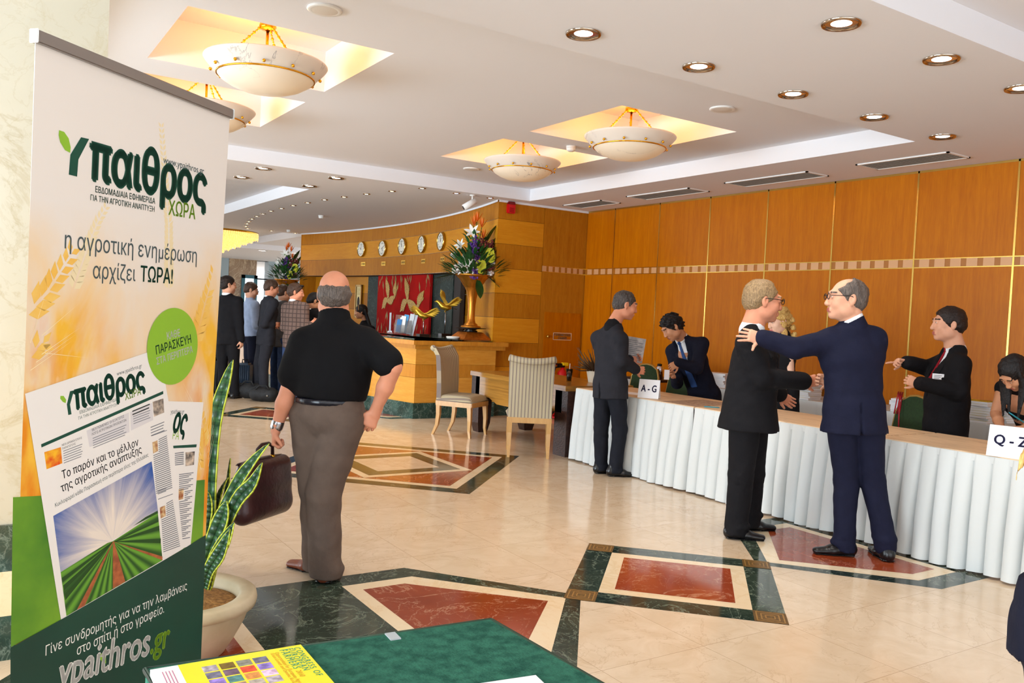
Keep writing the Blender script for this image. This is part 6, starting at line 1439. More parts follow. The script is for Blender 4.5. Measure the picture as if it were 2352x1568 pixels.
def mk(name, parts, mats, parent):
    """parts: list of (V,F,material index array or int) joined into one mesh object"""
    vs = []; fs = []; mi = []; o = 0
    for V, F_, m in parts:
        vs.append(V); fs += [tuple(int(i)+o for i in f) for f in F_]; mi += list(m) if not np.isscalar(m) else [m]*len(F_); o += len(V)
    me = bpy.data.meshes.new(name); me.from_pydata([tuple(v) for v in np.concatenate(vs)], [], fs)
    for m in (mats if isinstance(mats, (list, tuple)) else [mats]): me.materials.append(m)
    me.polygons.foreach_set('material_index', mi); me.polygons.foreach_set('use_smooth', [True]*len(fs)); me.update()
    return link(name, me, parent)
M_eye = mat('eye white', lin((226, 222, 216)), 0.2); M_iris = mat('dark iris', lin((40, 28, 22)), 0.15)
def skin(name, c, lipc): 
    return mat('skin '+name, lin(c), 0.5, spec=0.35, sss=0.08, vary=(16, tuple(q*0.86 for q in lin(c)), 0.7)), mat('lips '+name, lin(lipc), 0.45)
SK = {'fair': skin('fair', (226, 168, 138), (188, 106, 96)), 'ruddy': skin('ruddy', (222, 150, 118), (176, 92, 80)), 'olive': skin('olive', (206, 146, 110), (160, 86, 74)), 'pale': skin('pale', (232, 186, 160), (196, 110, 104))}
def hairm(n, c, c2, stretch=(60, 60, 8)): return mat('hair '+n, lin(c), 0.5, spec=0.4, vary=(3.0, lin(c2), 1.0, stretch), bump=(120, 0.5))
HAIR = {'grey': hairm('grey', (112, 100, 92), (70, 62, 58)), 'darkbrown': hairm('darkbrown', (44, 30, 24), (24, 16, 14)), 'black': hairm('black', (26, 20, 20), (12, 10, 10)), 'sandy': hairm('sandy', (168, 138, 98), (118, 94, 66)), 'blonde': hairm('blonde', (226, 190, 116), (176, 130, 66)), 'brown': hairm('brown', (84, 58, 42), (54, 36, 28)), 'salt': hairm('salt', (90, 82, 78), (48, 42, 40))}
def cloth(n, c, c2=None, rough=0.85, sc=14, b=0.5): return mat('cloth '+n, lin(c), rough, spec=0.2, vary=(sc, lin(c2) if c2 else tuple(q*0.75 for q in lin(c)), 0.6), bump=(18, b, 4))
C_BLK = cloth('black', (24, 23, 26)); C_CHAR = cloth('charcoal', (42, 42, 48)); C_NAVY = cloth('navy', (25, 27, 48)); C_NAVY2 = cloth('dark navy', (24, 26, 42)); C_GREY = cloth('grey', (92, 90, 92)); C_BRN = cloth('taupe trousers', (104, 88, 78), (90, 76, 68)); C_POLO = cloth('black polo', (15, 14, 16), b=0.3); C_JEAN = cloth('blue denim', (52, 70, 104), (38, 52, 84)); C_WHITE = cloth('white shirt', (238, 240, 244), (226, 230, 236)); C_BLUES = cloth('pale blue shirt', (168, 184, 214)); C_TIEB = cloth('blue tie', (54, 84, 140)); C_TIER = cloth('red tie', (150, 26, 40))
C_CHK = mat('checked wool', lin((104, 84, 76)), 0.9, spec=0.2); g = NT(C_CHK); v = g.coord((1, 1, 1)); x_, y_, z_ = g.sep(v)
def _ln(a): return g.math('LESS_THAN', g.math('ABSOLUTE', g.math('SUBTRACT', g.math('FRACT', g.math('MULTIPLY', a, 16.0)), 0.5)), 0.10)
g.col(g.mix(g.math('MULTIPLY', g.math('MAXIMUM', _ln(g.math('ADD', g.math('MULTIPLY', x_, 0.839), g.math('MULTIPLY', y_, -0.545))), _ln(z_)), 0.7), lin((108, 88, 80)), lin((46, 38, 38))))
M_shoe = mat('black leather', lin((20, 18, 19)), 0.28, bump=(60, 0.15)); M_shoeb = mat('brown leather shoe', lin((120, 60, 36)), 0.35); M_belt = mat('belt leather', lin((26, 26, 34)), 0.25)
M_spec = mat('spectacle frame', lin((30, 24, 24)), 0.3)
class Person:
    def __init__(s, label, ground, facing, J, h_=0.23, sk='fair', hd=(0, 0, 0), group=None, z0=0.0, dist=None, near=False, res=1.0, bulk=1.0):
        """ground: point on the floor (x,y); facing: degrees, 0 = picture right, 90 = away from the camera; J: joints as (px, py, depth beyond the ground point)"""
        s.g = Vector((ground[0], ground[1], z0)); s.a = math.radians(facing); s.res = res; s.bulk = bulk
        s.D = s.g.dot(RY) if dist is None else dist
        s.f = np.array(RX*math.cos(s.a)+RY*math.sin(s.a)); s.r = np.array(RX*math.sin(s.a)-RY*math.cos(s.a)); s.u = np.array([0, 0, 1.0])
        s.t = thing('person', label, 'person', (ground[0], ground[1], z0), 0, group)
        s.J = {}
        for k, q in J.items():
            r = Vector(ray(q[0], q[1])); s.J[k] = np.array(Vector((0, 0, H))+r*((s.D+q[2])/r.dot(RY)))
        s.sk = SK[sk]; s.hs = h_/0.232
        # head frame: turn (degrees to his own left), nod (down), tilt
        yaw, nod, tilt = [math.radians(q) for q in hd]
        f = s.f*math.cos(yaw)-s.r*math.sin(yaw); r = s.r*math.cos(yaw)+s.f*math.sin(yaw)
        f2 = f*math.cos(nod)-s.u*math.sin(nod); u2 = s.u*math.cos(nod)+f*math.sin(nod)
        r2 = r*math.cos(tilt)-u2*math.sin(tilt); u3 = u2*math.cos(tilt)+r*math.sin(tilt)
        s.HR = np.stack([r2, f2, u3], 1)         # columns: right, forward, up
        s.body = []; s.hands = {}
    def h(s, x, y, z): return s.J['head']+s.HR @ (np.array([x, y, z])*s.hs)
    def head(s, mouth='closed', female=False, neck_r=0.056):
        S = Solid(); k = s.hs; R = s.HR; j = 0.9 if female else 1.0
        E = lambda c, r, kk=0.02, op='add': S.ell(s.h(*c), np.array(r)*k, R, kk*k, op)
        G = lambda a, b, r0, r1, kk=0.015: S.seg(s.h(*a), s.h(*b), r0*k, r1*k, None, kk*k)
        nb = s.J['neck']; S.seg(s.h(0, -0.025, -0.05), nb+s.u*0.01, neck_r*j*k, neck_r*1.08*j*k, None, 0.03)
        S.seg(nb, nb+nrm((s.J['shL']+s.J['shR'])/2-nb)*0.05-s.f*0.01, neck_r*1.05*j, neck_r*1.15*j, None, 0.03)
        E((0, -0.016, 0.040), (0.076, 0.098, 0.082)); E((0, 0.026, -0.022), (0.064, 0.070, 0.088), 0.03); E((0, 0.036, -0.076), (0.050*j, 0.050, 0.040), 0.03); E((0, 0.074, -0.100), (0.020, 0.016, 0.016), 0.025)
        for sx in (-1, 1):
            E((sx*0.042, 0.062, -0.028), (0.024, 0.024, 0.026), 0.03); E((sx*0.056, 0.012, -0.066), (0.018*j, 0.034, 0.026), 0.03)
            E((sx*0.031, 0.104, 0.014), (0.018, 0.016, 0.013), 0.016, 'sub')
            E((sx*0.078, -0.012, 0.0), (0.010, 0.020, 0.033), 0.008); E((sx*0.086, -0.004, 0.006), (0.007, 0.010, 0.016), 0.006, 'sub'); E((sx*0.074, -0.008, -0.026), (0.008, 0.010, 0.012), 0.008)
            E((sx*0.031, 0.084, 0.011), (0.0155, 0.0125, 0.0115), 0.006)
            E((sx*0.011, 0.104, -0.034), (0.009, 0.009, 0.008), 0.008)
        G((-0.040, 0.088, 0.034), (0.040, 0.088, 0.034), 0.010, 0.010, 0.02); G((0, 0.094, 0.018), (0, 0.111, -0.030), 0.008, 0.0128, 0.014)
        G((-0.020, 0.094, -0.062), (0.020, 0.094, -0.062), 0.0075, 0.0075, 0.008); G((-0.017, 0.092, -0.073), (0.017, 0.092, -0.073), 0.008, 0.008, 0.008)
        if mouth == 'open': E((0, 0.104, -0.068), (0.020, 0.014, 0.0085), 0.005, 'sub')
        V, F_ = S.mesh(0.0052*s.res*(1 if k > 0.9 else 0.9))
        L = ((V-s.J['head']) @ R)/k; cen = L[F_].mean(1); m = np.zeros(len(F_), int)
        m[(np.abs(cen[:, 0]) < 0.024) & (cen[:, 2] < -0.056) & (cen[:, 2] > -0.080) & (cen[:, 1] > 0.088)] = 1
        eb = (np.abs(np.abs(cen[:, 0])-0.033) < 0.019) & (np.abs(cen[:, 2]-0.036+0.1*(np.abs(np.abs(cen[:, 0])-0.03))) < 0.0045) & (cen[:, 1] > 0.07); m[eb] = 4
        if mouth == 'open': m[(np.abs(cen[:, 0]) < 0.018) & (np.abs(cen[:, 2]+0.066) < 0.004) & (cen[:, 1] > 0.085)] = 2
        s.body.append((V, F_, m))
        for sx in (-1, 1):                       # eyes
            e = Solid(); e.ell(s.h(sx*0.031, 0.0895, 0.0105), np.array((0.0115, 0.009, 0.0075))*k, R); V, F_ = e.mesh(0.0032*s.res)
            L = ((V-s.J['head']) @ R)/k; c = L[F_].mean(1); s.body.append((V, F_, np.where(np.hypot(c[:, 0]-sx*0.031, c[:, 2]-0.0105) < 0.0052, 3, 2)))
    def hair(s, color, kind='short', thick=0.008, part=None, seed=0, top=None):
        S = Solid(); k = s.hs; R = s.HR; e = thick
        if kind == 'ring':
            S.ell(s.h(0, -0.016, 0.004), np.array((0.076+e, 0.098+e, 0.074))*k, R, 0.02)
        else: S.ell(s.h(0, -0.016, 0.040), np.array((0.076+e, 0.098+e, 0.082+e*1.3))*k, R, 0.02)
        S.ell(s.h(0, -0.060, -0.010), np.array((0.060+e, 0.050+e, 0.062))*k, R, 0.03)
        U = R[:, 2]; Fw = R[:, 1]; Rt = R[:, 0]
        if kind in ('short', 'curly', 'ring', 'recede'):
            S.cut(s.h(0, 0.085, 0.074 if kind != 'recede' else 0.080), nrm(-(U-Fw*1.42)))
            for sx in (-1, 1): S.ell(s.h(sx*0.090, -0.010, -0.008), np.array((0.022, 0.024, 0.038))*k, R, 0.006, 'sub')
            S.ell(s.h(0, 0.105, 0.015), np.array((0.068, 0.055, 0.058))*k, R, 0.014, 'sub')
            S.cut(s.h(0, -0.06, -0.078), nrm(-U+Fw*0.25))
        if kind == 'ring': S.cut(s.h(0, -0.03, 0.052), nrm(U+Fw*0.30)); S.ell(s.h(0, 0.07, 0.06), np.array((0.085, 0.085, 0.085))*k, R, 0.01, 'sub')
        if kind == 'curly': S.noise(0.011*k, 120, seed).noise(0.006*k, 240, seed+1)
        else: S.noise(0.0038*k, 105, seed).noise(0.0018*k, 230, seed+2)
        if kind == 'recede': S.ell(s.h(0, 0.085, 0.10), np.array((0.050, 0.045, 0.045))*k, R, 0.02, 'sub')
        if top: S.ell(s.h(0, 0.055, 0.105), np.array((0.066, 0.085, 0.060))*k, R, 0.012, 'sub')
        if kind == 'long':
            S.ell(s.h(0, 0.110, -0.005), np.array((0.056, 0.07, 0.085))*k, R, 0.01, 'sub')
        V, F_ = S.mesh(0.006*s.res); mk('hair', [(V, F_, 0)], HAIR[color], s.t); s.hc = color
    def lump(s, name, material, fn, res, parent=None):
        S = Solid(); fn(S); V, F_ = S.mesh(res*s.res); return mk(name, [(V, F_, 0)], material, parent or s.t)
    def hand(s, side, d, palm, curl=0.4, spread=0.0, curls=None, thumb=0.4, size=1.0, forearm=True, bare=None):
        """d: finger direction, palm: direction the palm faces; thumb leaves the side of the palm"""
        S = Solid(); W_ = s.J['wr'+side]; d = nrm(d); n = nrm(np.array(palm)-d*np.dot(palm, d)); l = np.cross(d, n)*(1 if side == 'L' else -1); z = size
        # thumb side: for a right hand with fingers along d and palm n, thumb lies along n x d
        l = np.cross(n, d) if side == 'R' else np.cross(d, n)
        S.seg(W_-d*0.02, W_+d*0.02*z, (0.028*z, 0.021*z), (0.030*z, 0.018*z), l, 0.01)
        S.seg(W_+d*0.025*z, W_+d*0.078*z, (0.033*z, 0.016*z), (0.041*z, 0.0135*z), l, 0.012); S.ell(W_+d*0.04*z+l*0.024*z+n*0.008*z, np.array((0.017, 0.026, 0.014))*z, np.stack([l, d, n], 1), 0.014)
        cs = curls or [curl]*4
        for i in range(4):
            off = (0.030, 0.0105, -0.0095, -0.028)[i]; L = (0.072, 0.080, 0.074, 0.058)[i]*z; r = (0.0088, 0.009, 0.0086, 0.0076)[i]*z
            p = W_+d*(0.080-0.004*abs(i-1.2))*z+l*off*z; sp = (1.5-i)*0.07*(1+spread); e = nrm(d*math.cos(sp)+l*math.sin(sp)); ang = cs[i]*0.9+0.05
            for q, fr in enumerate((0.46, 0.30, 0.24)):
                v = e*math.cos(ang)+n*math.sin(ang); p2 = p+v*L*fr; S.seg(p, p2, r*(1-0.08*q), r*(0.92-0.08*q), None, 0.004); p = p2; ang += cs[i]*(1.05, 0.75, 0)[q]+0.06
        p = W_+d*0.026*z+l*0.030*z+n*0.004*z; v = nrm(d*0.62+l*(0.75-0.5*thumb)+n*(0.1+0.75*thumb)); p2 = p+v*0.040*z; S.seg(p, p2, 0.0125*z, 0.0105*z, None, 0.008)
        v2 = nrm(v+d*0.55*thumb+n*0.3*thumb-l*0.35*thumb); p3 = p2+v2*0.030*z; S.seg(p2, p3, 0.0102*z, 0.0082*z, None, 0.005)
        el = s.J['el'+side]
        if bare: S.seg(el, el*0.55+W_*0.45, bare[0], bare[1], None, 0.02); S.seg(el*0.55+W_*0.45, W_, bare[1], 0.026*z, None, 0.02)
        else: S.seg(W_+(el-W_)*0.25, W_, 0.030*z, 0.026*z, None, 0.02)
        V, F_ = S.mesh(0.0046*s.res); s.body.append((V, F_, 0)); return d, n, l
    def upperarm(s, side, r0=0.05, r1=0.045):
        S = Solid(); S.seg(s.J['sh'+side], s.J['el'+side], r0, r1, None, 0.02); V, F_ = S.mesh(0.009*s.res); s.body.append((V, F_, 0))
    def inner(s):
        """torso and legs underneath the clothes, so that the body is whole"""
        J = s.J; S = Solid(); m = (J['shL']+J['shR'])/2; sd = J['shL']-J['shR']
        S.seg(J['neck'], m-s.u*0.05, 0.05, (0.10, 0.07), sd, 0.04); S.seg(m-s.u*0.08, J['pel'], (0.12, 0.075), (0.12, 0.075), sd, 0.04)
        for q in 'LR':
            S.seg(J['sh'+q], J['el'+q], 0.035, 0.032, None, 0.02); S.seg(J['el'+q], J['wr'+q], 0.032, 0.022, None, 0.02)
            if 'kn'+q in J: S.seg(J['hip'+q], J['kn'+q], 0.06, 0.045, None, 0.03); S.seg(J['kn'+q], J['an'+q], 0.042, 0.03, None, 0.02)
        V, F_ = S.mesh(0.022); s.body.append((V, F_, 0))
    def finish(s):
        if 'pel' in s.J: s.inner()
        mk('body', s.body, [s.sk[0], s.sk[1], M_eye, M_iris, HAIR[getattr(s, 'hc', 'brown')]], s.t)
    def torso_axis(s):
        J = s.J; m = (J['shL']+J['shR'])/2; return m, nrm(J['shL']-J['shR'])
    def garment(s, name, material, hem=0.2, chest=(0.175, 0.120), waist=(0.160, 0.115), hip=(0.180, 0.130), flare=0.012, grow=0.0, sleeves='long', sleeve=(0.074, 0.062, 0.050), vneck=None, folds=0.0035, res=0.0095, vent=False, shoulder=0.066, collar=0.0, seed=1):
        """upper garment: yoke, torso to hem, sleeves. hem = length below the pelvis joint along the torso"""
        J = s.J; S = Solid(); m, sd = s.torso_axis(); pel = J['pel']; hs_ = nrm(J['hipL']-J['hipR']) if 'hipL' in J else sd; b = s.bulk; ax = nrm(pel-m); gr = grow
        fr = np.cross(ax, sd); fr = fr if fr @ s.f > 0 else -fr
        c1 = m+(pel-m)*0.26+fr*0.012; c2 = m+(pel-m)*0.66+fr*0.006; dn = nrm(ax*0.5-s.u*0.5); c4 = pel+dn*(hem+0.06)
        sc = lambda t: (t[0]*b+gr, t[1]*b+gr)
        nk = J['neck']; S.seg(nk+s.u*collar, nk-s.u*0.03, 0.062+gr, 0.080+gr, None, 0.03)
        for q in 'LR':
            S.seg(nk-s.u*0.035, J['sh'+q]+s.u*0.0, 0.064+gr, shoulder+gr, None, 0.05)
        S.seg(m+ax*0.03, c1, (chest[0]*0.92*b+gr, chest[1]*0.8*b+gr), sc(chest), sd, 0.05); S.seg(c1, c2, sc(chest), sc(waist), sd, 0.04); S.seg(c2, pel, sc(waist), sc(hip), nrm(sd+hs_), 0.04)
        if hem > 0: S.seg(pel, c4, sc(hip), (hip[0]*b+flare+gr, hip[1]*b+flare+gr), hs_, 0.03); S.cut(pel+dn*hem, dn)
        else: S.cut(pel-ax*(-hem), ax)
        for q in 'LR':
            if sleeves == 'none': continue
            a, e, w = J['sh'+q], J['el'+q], J['wr'+q]
            if sleeves == 'short':
                en = a+(e-a)*0.80; S.seg(a, en, sleeve[0]*b+gr, sleeve[1]*b+gr, None, 0.035); 
            else:
                S.seg(a, e, sleeve[0]*b+gr, sleeve[1]*b+gr, None, 0.035); S.seg(e, w-(w-e)*0.02, sleeve[1]*b+gr, sleeve[2]*b+gr, None, 0.02)
        near = [(J['el'+q], 0.10) for q in 'LR']+[(J['sh'+q]-s.u*0.1, 0.09) for q in 'LR']
        if folds: S.noise(folds, 26, seed).noise(folds*1.6, 48, seed+3, near)
        if vneck:
            # opening down to a point `vneck` along the torso, half width .075 at the collar
            p0 = nk+fr*0.075-s.u*0.005; p1 = m+(pel-m)*vneck+fr*(chest[1]*b+gr+0.012); S.seg(p0, p1, (0.070, 0.085), (0.006, 0.04), sd, 0.006, 'sub')
        if vent:
            p0 = pel-ax*0.04-fr*(hip[1]*b+gr+flare); p1 = pel+dn*(hem+0.05)-fr*(hip[1]*b+flare+gr); S.seg(p0, p1, (0.003, 0.05), (0.012, 0.06), hs_, 0.004, 'sub')
        # wrist ends cut square: carve each hand's own end with a small plug
        V, F_ = S.mesh(res*s.res); o = mk(name, [(V, F_, 0)], material, s.t); s.fr = fr; s.c = (m, c1, c2, pel); return o
    def trousers(s, material, r=(0.105, 0.078, 0.068), seat=(0.168, 0.122), res=0.0095, hem=0.03, folds=0.003, seed=5, waistcut=0.10):
        J = s.J; S = Solid(); b = s.bulk; hs_ = nrm(J['hipL']-J['hipR']); pel = J['pel']
        S.seg(pel+s.u*waistcut, pel-s.u*0.04, (seat[0]*0.93*b, seat[1]*0.92*b), (seat[0]*b, seat[1]*b), hs_, 0.04)
        for q in 'LR':
            h_, k, a = J['hip'+q], J['kn'+q], J['an'+q]; S.seg(h_, k, r[0]*b, r[1]*b, None, 0.018); S.seg(k, a-s.u*0.05, r[1]*b, r[2]*b, None, 0.012)
            S.ell(a-s.u*0.0+s.f*0.015, (r[2]*b*1.05, r[2]*b*1.12, 0.035), None, 0.02)
        S.cut(pel+s.u*waistcut, s.u); S.cut(np.array([0, 0, s.g.z+hem]), -s.u)
        near = [(J['kn'+q], 0.11) for q in 'LR']+[(J['an'+q], 0.10) for q in 'LR']
        S.noise(folds, 22, seed).noise(folds*1.5, 50, seed+2, near)
        V, F_ = S.mesh(res*s.res); return mk('trousers', [(V, F_, 0)], material, s.t)
    def shoe(s, side, toe, material=None, L=0.27, pitch=0.0):
        J = s.J; a = J['an'+side].copy(); a[2] = max(a[2], 0.06); zg = s.g.z+max(0, a[2]-0.10) if pitch else s.g.z
        e = nrm(np.array([toe[0], toe[1], 0])); sd = np.array([e[1], -e[0], 0]); up = s.u
        if pitch: e = nrm(e*math.cos(pitch)-up*math.sin(pitch)); up = np.cross(sd, e); up = up if up[2] > 0 else -up
        b0 = np.array([a[0], a[1], zg])+up*0.0; S = Solid()
        S.seg(b0-e*0.045+up*0.045, b0+e*0.08+up*0.035, (0.038, 0.045), (0.046, 0.035), sd, 0.02); S.seg(b0+e*0.08+up*0.030, b0+e*(L-0.105)+up*0.022, (0.047, 0.030), (0.038, 0.020), sd, 0.02)
        S.seg(b0+up*0.05-e*0.02, b0+up*0.10-e*0.015, 0.042, 0.044, None, 0.03); S.cut(b0+up*0.004, -up)
        V, F_ = S.mesh(0.0075*s.res); o = mk('shoe', [(V, F_, 0)], material or M_shoe, s.t)
        S = Solid(); S.seg(b0-e*0.05+up*0.006, b0+e*0.08+up*0.006, (0.040, 0.006), (0.049, 0.006), sd, 0.004); S.seg(b0+e*0.08+up*0.006, b0+e*(L-0.10)+up*0.006, (0.049, 0.006), (0.040, 0.006), sd, 0.004); S.seg(b0-e*0.055+up*0.010, b0-e*0.01+up*0.010, (0.040, 0.011), (0.040, 0.011), sd, 0.004)
        V, F_ = S.mesh(0.006*s.res); mk('sole', [(V, F_, 0)], M_blk, o); return o
    def shirt_front(s, material=None, depth=0.55, collar=True):
        """shirt showing in the jacket opening, with its collar"""
        J = s.J; S = Solid(); m, c1, c2, pel = s.c; sd = nrm(J['shL']-J['shR']); b = s.bulk; fr = s.fr; nk = J['neck']
        S.seg(nk-s.u*0.01, m+(c1-m)*0.3, (0.060, 0.058), (0.10, 0.085), sd, 0.03); S.seg(m+(c1-m)*0.3, c1, (0.115*b, 0.092*b), (0.13*b, 0.112*b), sd, 0.03); S.seg(c1, c1+(c2-c1)*depth, (0.13*b, 0.112*b), (0.11*b, 0.105*b), sd, 0.03)
        V, F_ = S.mesh(0.008*s.res); o = mk('shirt', [(V, F_, 0)], material or C_WHITE, s.t)
        if collar: s.collar(material or C_WHITE)
        return o
    def collar(s, material, r=0.066, h_=0.036, name='shirt_collar'):
        nk = s.J['neck']; ax = nrm(s.h(0, -0.02, -0.06)-nk); S = Solid(); S.seg(nk-ax*0.035, nk+ax*h_, r*1.14*s.hs, r*s.hs, None, 0.01); S.cut(nk+ax*h_*0.8+s.f*0.0, nrm(ax+s.f*0.30)); V, F_ = S.mesh(0.0058*s.res); return mk(name, [(V, F_, 0)], material, s.t)
    def tie(s, material, L=0.9):
        m, c1, c2, pel = s.c; nk = s.J['neck']; fr = s.fr; sd = nrm(s.J['shL']-s.J['shR']); b = s.bulk; S = Solid()
        p = [nk+fr*0.058-s.u*0.025, m+(c1-m)*0.55+fr*(0.100*b+0.012), c1+fr*(0.115*b+0.014), c1+(c2-c1)*L+fr*(0.112*b+0.012)]
        S.ell(p[0], (0.020, 0.020, 0.018), None, 0.01)
        for q, (w0, w1) in zip(range(3), ((0.012, 0.024), (0.024, 0.034), (0.034, 0.042))): S.seg(p[q], p[q+1], (w0, 0.007), (w1, 0.007), sd, 0.006)
        V, F_ = S.mesh(0.0062*s.res); return mk('tie', [(V, F_, 0)], material, s.t)
    def lapels(s, material, vneck, chest=(0.175, 0.12)):
        m, c1, c2, pel = s.c; nk = s.J['neck']; fr = s.fr; sd = nrm(s.J['shL']-s.J['shR']); b = s.bulk; S = Solid()
        for sg in (-1, 1):
            p0 = nk+sd*sg*0.072+fr*0.02; p1 = m+(c1-m)*0.75+sd*sg*0.085*b+fr*(chest[1]*b-0.012); p2 = m+(pel-m)*vneck+sd*sg*0.018+fr*(chest[1]*b+0.004)
            S.seg(p0, p1, (0.018, 0.010), (0.034, 0.011), sd, 0.006); S.seg(p1, p2, (0.034, 0.011), (0.010, 0.010), sd, 0.006)
        V, F_ = S.mesh(0.0068*s.res); return mk('lapels', [(V, F_, 0)], material, s.t)
    def cuff(s, side, material=None):
        w, e = s.J['wr'+side], s.J['el'+side]; d = nrm(w-e); S = Solid(); S.seg(w-d*0.05, w+d*0.010, 0.038, 0.036, None, 0.005); S.cut(w+d*0.012, d); V, F_ = S.mesh(0.0055*s.res); mk('shirt_cuff', [(V, F_, 0)], material or C_WHITE, s.t)
    def glasses(s, color=None):
        k = s.hs; a = MB(); a.smooth = True; m = color or M_spec
        for sx in (-1, 1):
            ring = [s.h(sx*0.033+0.024*math.cos(w)*1.0, 0.113-0.15*abs(math.cos(w)*0.024+0.033*0)*0.3, 0.010+0.017*math.sin(w)) for w in [2*PI*i/18 for i in range(19)]]
            a.tube([tuple(p) for p in ring], 0.0024*k, 6, False)
            a.tube([tuple(s.h(sx*0.057, 0.108, 0.016)), tuple(s.h(sx*0.079, 0.06, 0.018)), tuple(s.h(sx*0.083, -0.005, 0.018)), tuple(s.h(sx*0.080, -0.03, 0.0))], 0.0022*k, 6)
        a.tube([tuple(s.h(-0.010, 0.118, 0.014)), tuple(s.h(0, 0.122, 0.017)), tuple(s.h(0.010, 0.118, 0.014))], 0.0022*k, 6); a.obj('glasses', m, s.t)
def away(c, s_): return np.array(RX*c+RY*s_)
# ------------------------------------------------------------------ the bald man walking away with a briefcase
gb = onz(752, 1330)
p = Person('bald man in a black polo shirt and taupe trousers walking away with a briefcase', gb, 97, {
 'head': (767, 676, 0.02), 'neck': (768, 728, 0), 'shL': (698, 788, 0.0), 'shR': (842, 786, 0.0), 'elL': (668, 880, -0.02), 'wrL': (634, 985, -0.02), 'elR': (903, 843, -0.10), 'wrR': (862, 945, -0.03),
 'pel': (758, 930, 0), 'hipL': (716, 955, 0.02), 'hipR': (790, 960, -0.02), 'knL': (728, 1130, 0.03), 'knR': (742, 1135, -0.06), 'anL': (733, 1298, 0.10), 'anR': (750, 1305, -0.02)}, h_=0.240, sk='ruddy', hd=(8, 0, 0), bulk=1.10)
p.head(neck_r=0.066); p.hair('grey', 'ring', 0.012, seed=2)
p.hand('L', nrm(np.array((0, 0, -1.0))+away(-0.1, 0.05)), away(1, 0.1), curls=[1.15, 1.2, 1.2, 1.2], thumb=0.7, bare=(0.046, 0.044)); p.upperarm('L', 0.055, 0.05)
p.hand('R', nrm(away(-0.35, -0.1)+np.array((0, 0, -0.9))), away(-0.3, 0.9), curl=0.6, thumb=0.2, bare=(0.048, 0.044)); p.upperarm('R', 0.055, 0.05)
p.garment('polo_shirt', C_POLO, hem=-0.040, chest=(0.185, 0.135), waist=(0.172, 0.145), hip=(0.168, 0.135), sleeves='short', sleeve=(0.074, 0.076), folds=0.003, shoulder=0.062, seed=4, flare=0)
p.collar(C_POLO, 0.078, 0.034, 'polo_collar')
p.trousers(C_BRN, (0.108, 0.086, 0.078), (0.172, 0.140), waistcut=0.042, hem=0.020, folds=0.004)
S = Solid(); S.seg(p.J['pel']+p.u*0.025, p.J['pel']+p.u*0.026, (0.172*1.1*0.96, 0.155), (0.172*1.1*0.96, 0.155), p.r, 0.005); S.cut(p.J['pel']+p.u*0.044, p.u); S.cut(p.J['pel']+p.u*0.010, -p.u); V, F_ = S.mesh(0.009); mk('belt', [(V, F_, 0)], M_belt, p.t)
p.shoe('L', away(-0.95, 0.45), M_shoeb, L=0.30); p.shoe('R', away(0.1, 1), M_shoeb, L=0.30)
S = Solid(); w = p.J['wrL']; d = nrm(w-p.J['elL']); S.seg(w-d*0.035, w-d*0.012, 0.034, 0.034, None, 0.004); V, F_ = S.mesh(0.005); o = mk('wristwatch', [(V, F_, 0)], M_steel, p.t)
p.finish()
# briefcase hanging from his left hand
wl = p.J['wrL']; hp = wl+np.array((0, 0, -0.085))+away(-0.055, 0.0)
t = thing('briefcase', 'dark brown leather briefcase carried by the bald man', 'bag', tuple(hp+np.array((0, 0, -0.42))))
M_lea = mat('dark brown leather', lin((74, 40, 40)), 0.35, vary=(9, lin((48, 24, 26)), 0.9), bump=(50, 0.2)); M_lea2 = mat('darker leather gusset', lin((50, 26, 26)), 0.35)
la = away(-0.34, -0.94); wa = away(-0.94, 0.34)      # long side, thickness
def bagq(l, w, z): return tuple(hp+la*l+wa*w+np.array((0, 0, z)))
def bag_box(mb, l0, l1, wt, wb, z0, z1, n=1):
    V = [bagq(l0, -wb, z0), bagq(l1, -wb, z0), bagq(l1, wb, z0), bagq(l0, wb, z0), bagq(l0*0.9, -wt, z1), bagq(l1*0.9, -wt, z1), bagq(l1*0.9, wt, z1), bagq(l0*0.9, wt, z1)]
    mb.add(V, [(0, 3, 2, 1), (4, 5, 6, 7), (0, 1, 5, 4), (1, 2, 6, 5), (2, 3, 7, 6), (3, 0, 4, 7)])
S = Solid(); S.seg(np.array(bagq(-0.165, 0, -0.34)), np.array(bagq(0.165, 0, -0.34)), (0.06, 0.06), (0.06, 0.06), None, 0.02); S.seg(np.array(bagq(-0.16, 0, -0.12)), np.array(bagq(0.16, 0, -0.12)), 0.035, 0.035, None, 0.02); S.seg(np.array(bagq(-0.165, 0, -0.23)), np.array(bagq(0.165, 0, -0.23)), (0.055, 0.12), (0.055, 0.12), wa, 0.05); V, F_ = S.mesh(0.009); mk('bag_body', [(V, F_, 0)], M_lea, t)
S = Solid()
for z0, z1, w0 in ((-0.085, -0.16, 0.050), (-0.16, -0.25, 0.064)): S.seg(np.array(bagq(0, w0 if z0 < -0.1 else 0.03, z0)), np.array(bagq(0, w0+0.006, z1)), (0.17, 0.010), (0.17, 0.010), la, 0.01)
S.seg(np.array(bagq(0, 0.0, -0.078)), np.array(bagq(0, 0.03, -0.085)), (0.165, 0.012), (0.17, 0.012), la, 0.01); V, F_ = S.mesh(0.008); mk('flap', [(V, F_, 0)], M_lea2, t)
a = MB(); a.smooth = True; a.tube([bagq(-0.07, 0, -0.075), bagq(-0.065, 0, -0.02), bagq(-0.03, 0, 0.002), bagq(0.03, 0, 0.002), bagq(0.065, 0, -0.02), bagq(0.07, 0, -0.075)], 0.010, 8); a.obj('handle', M_lea2, t)
for l in (-0.07, 0.07): a = MB(); a.smooth = True; a.sphere(bagq(l, 0.0, -0.074), 0.014, 10, 6); a.obj('brass_ring', M_gold, t)
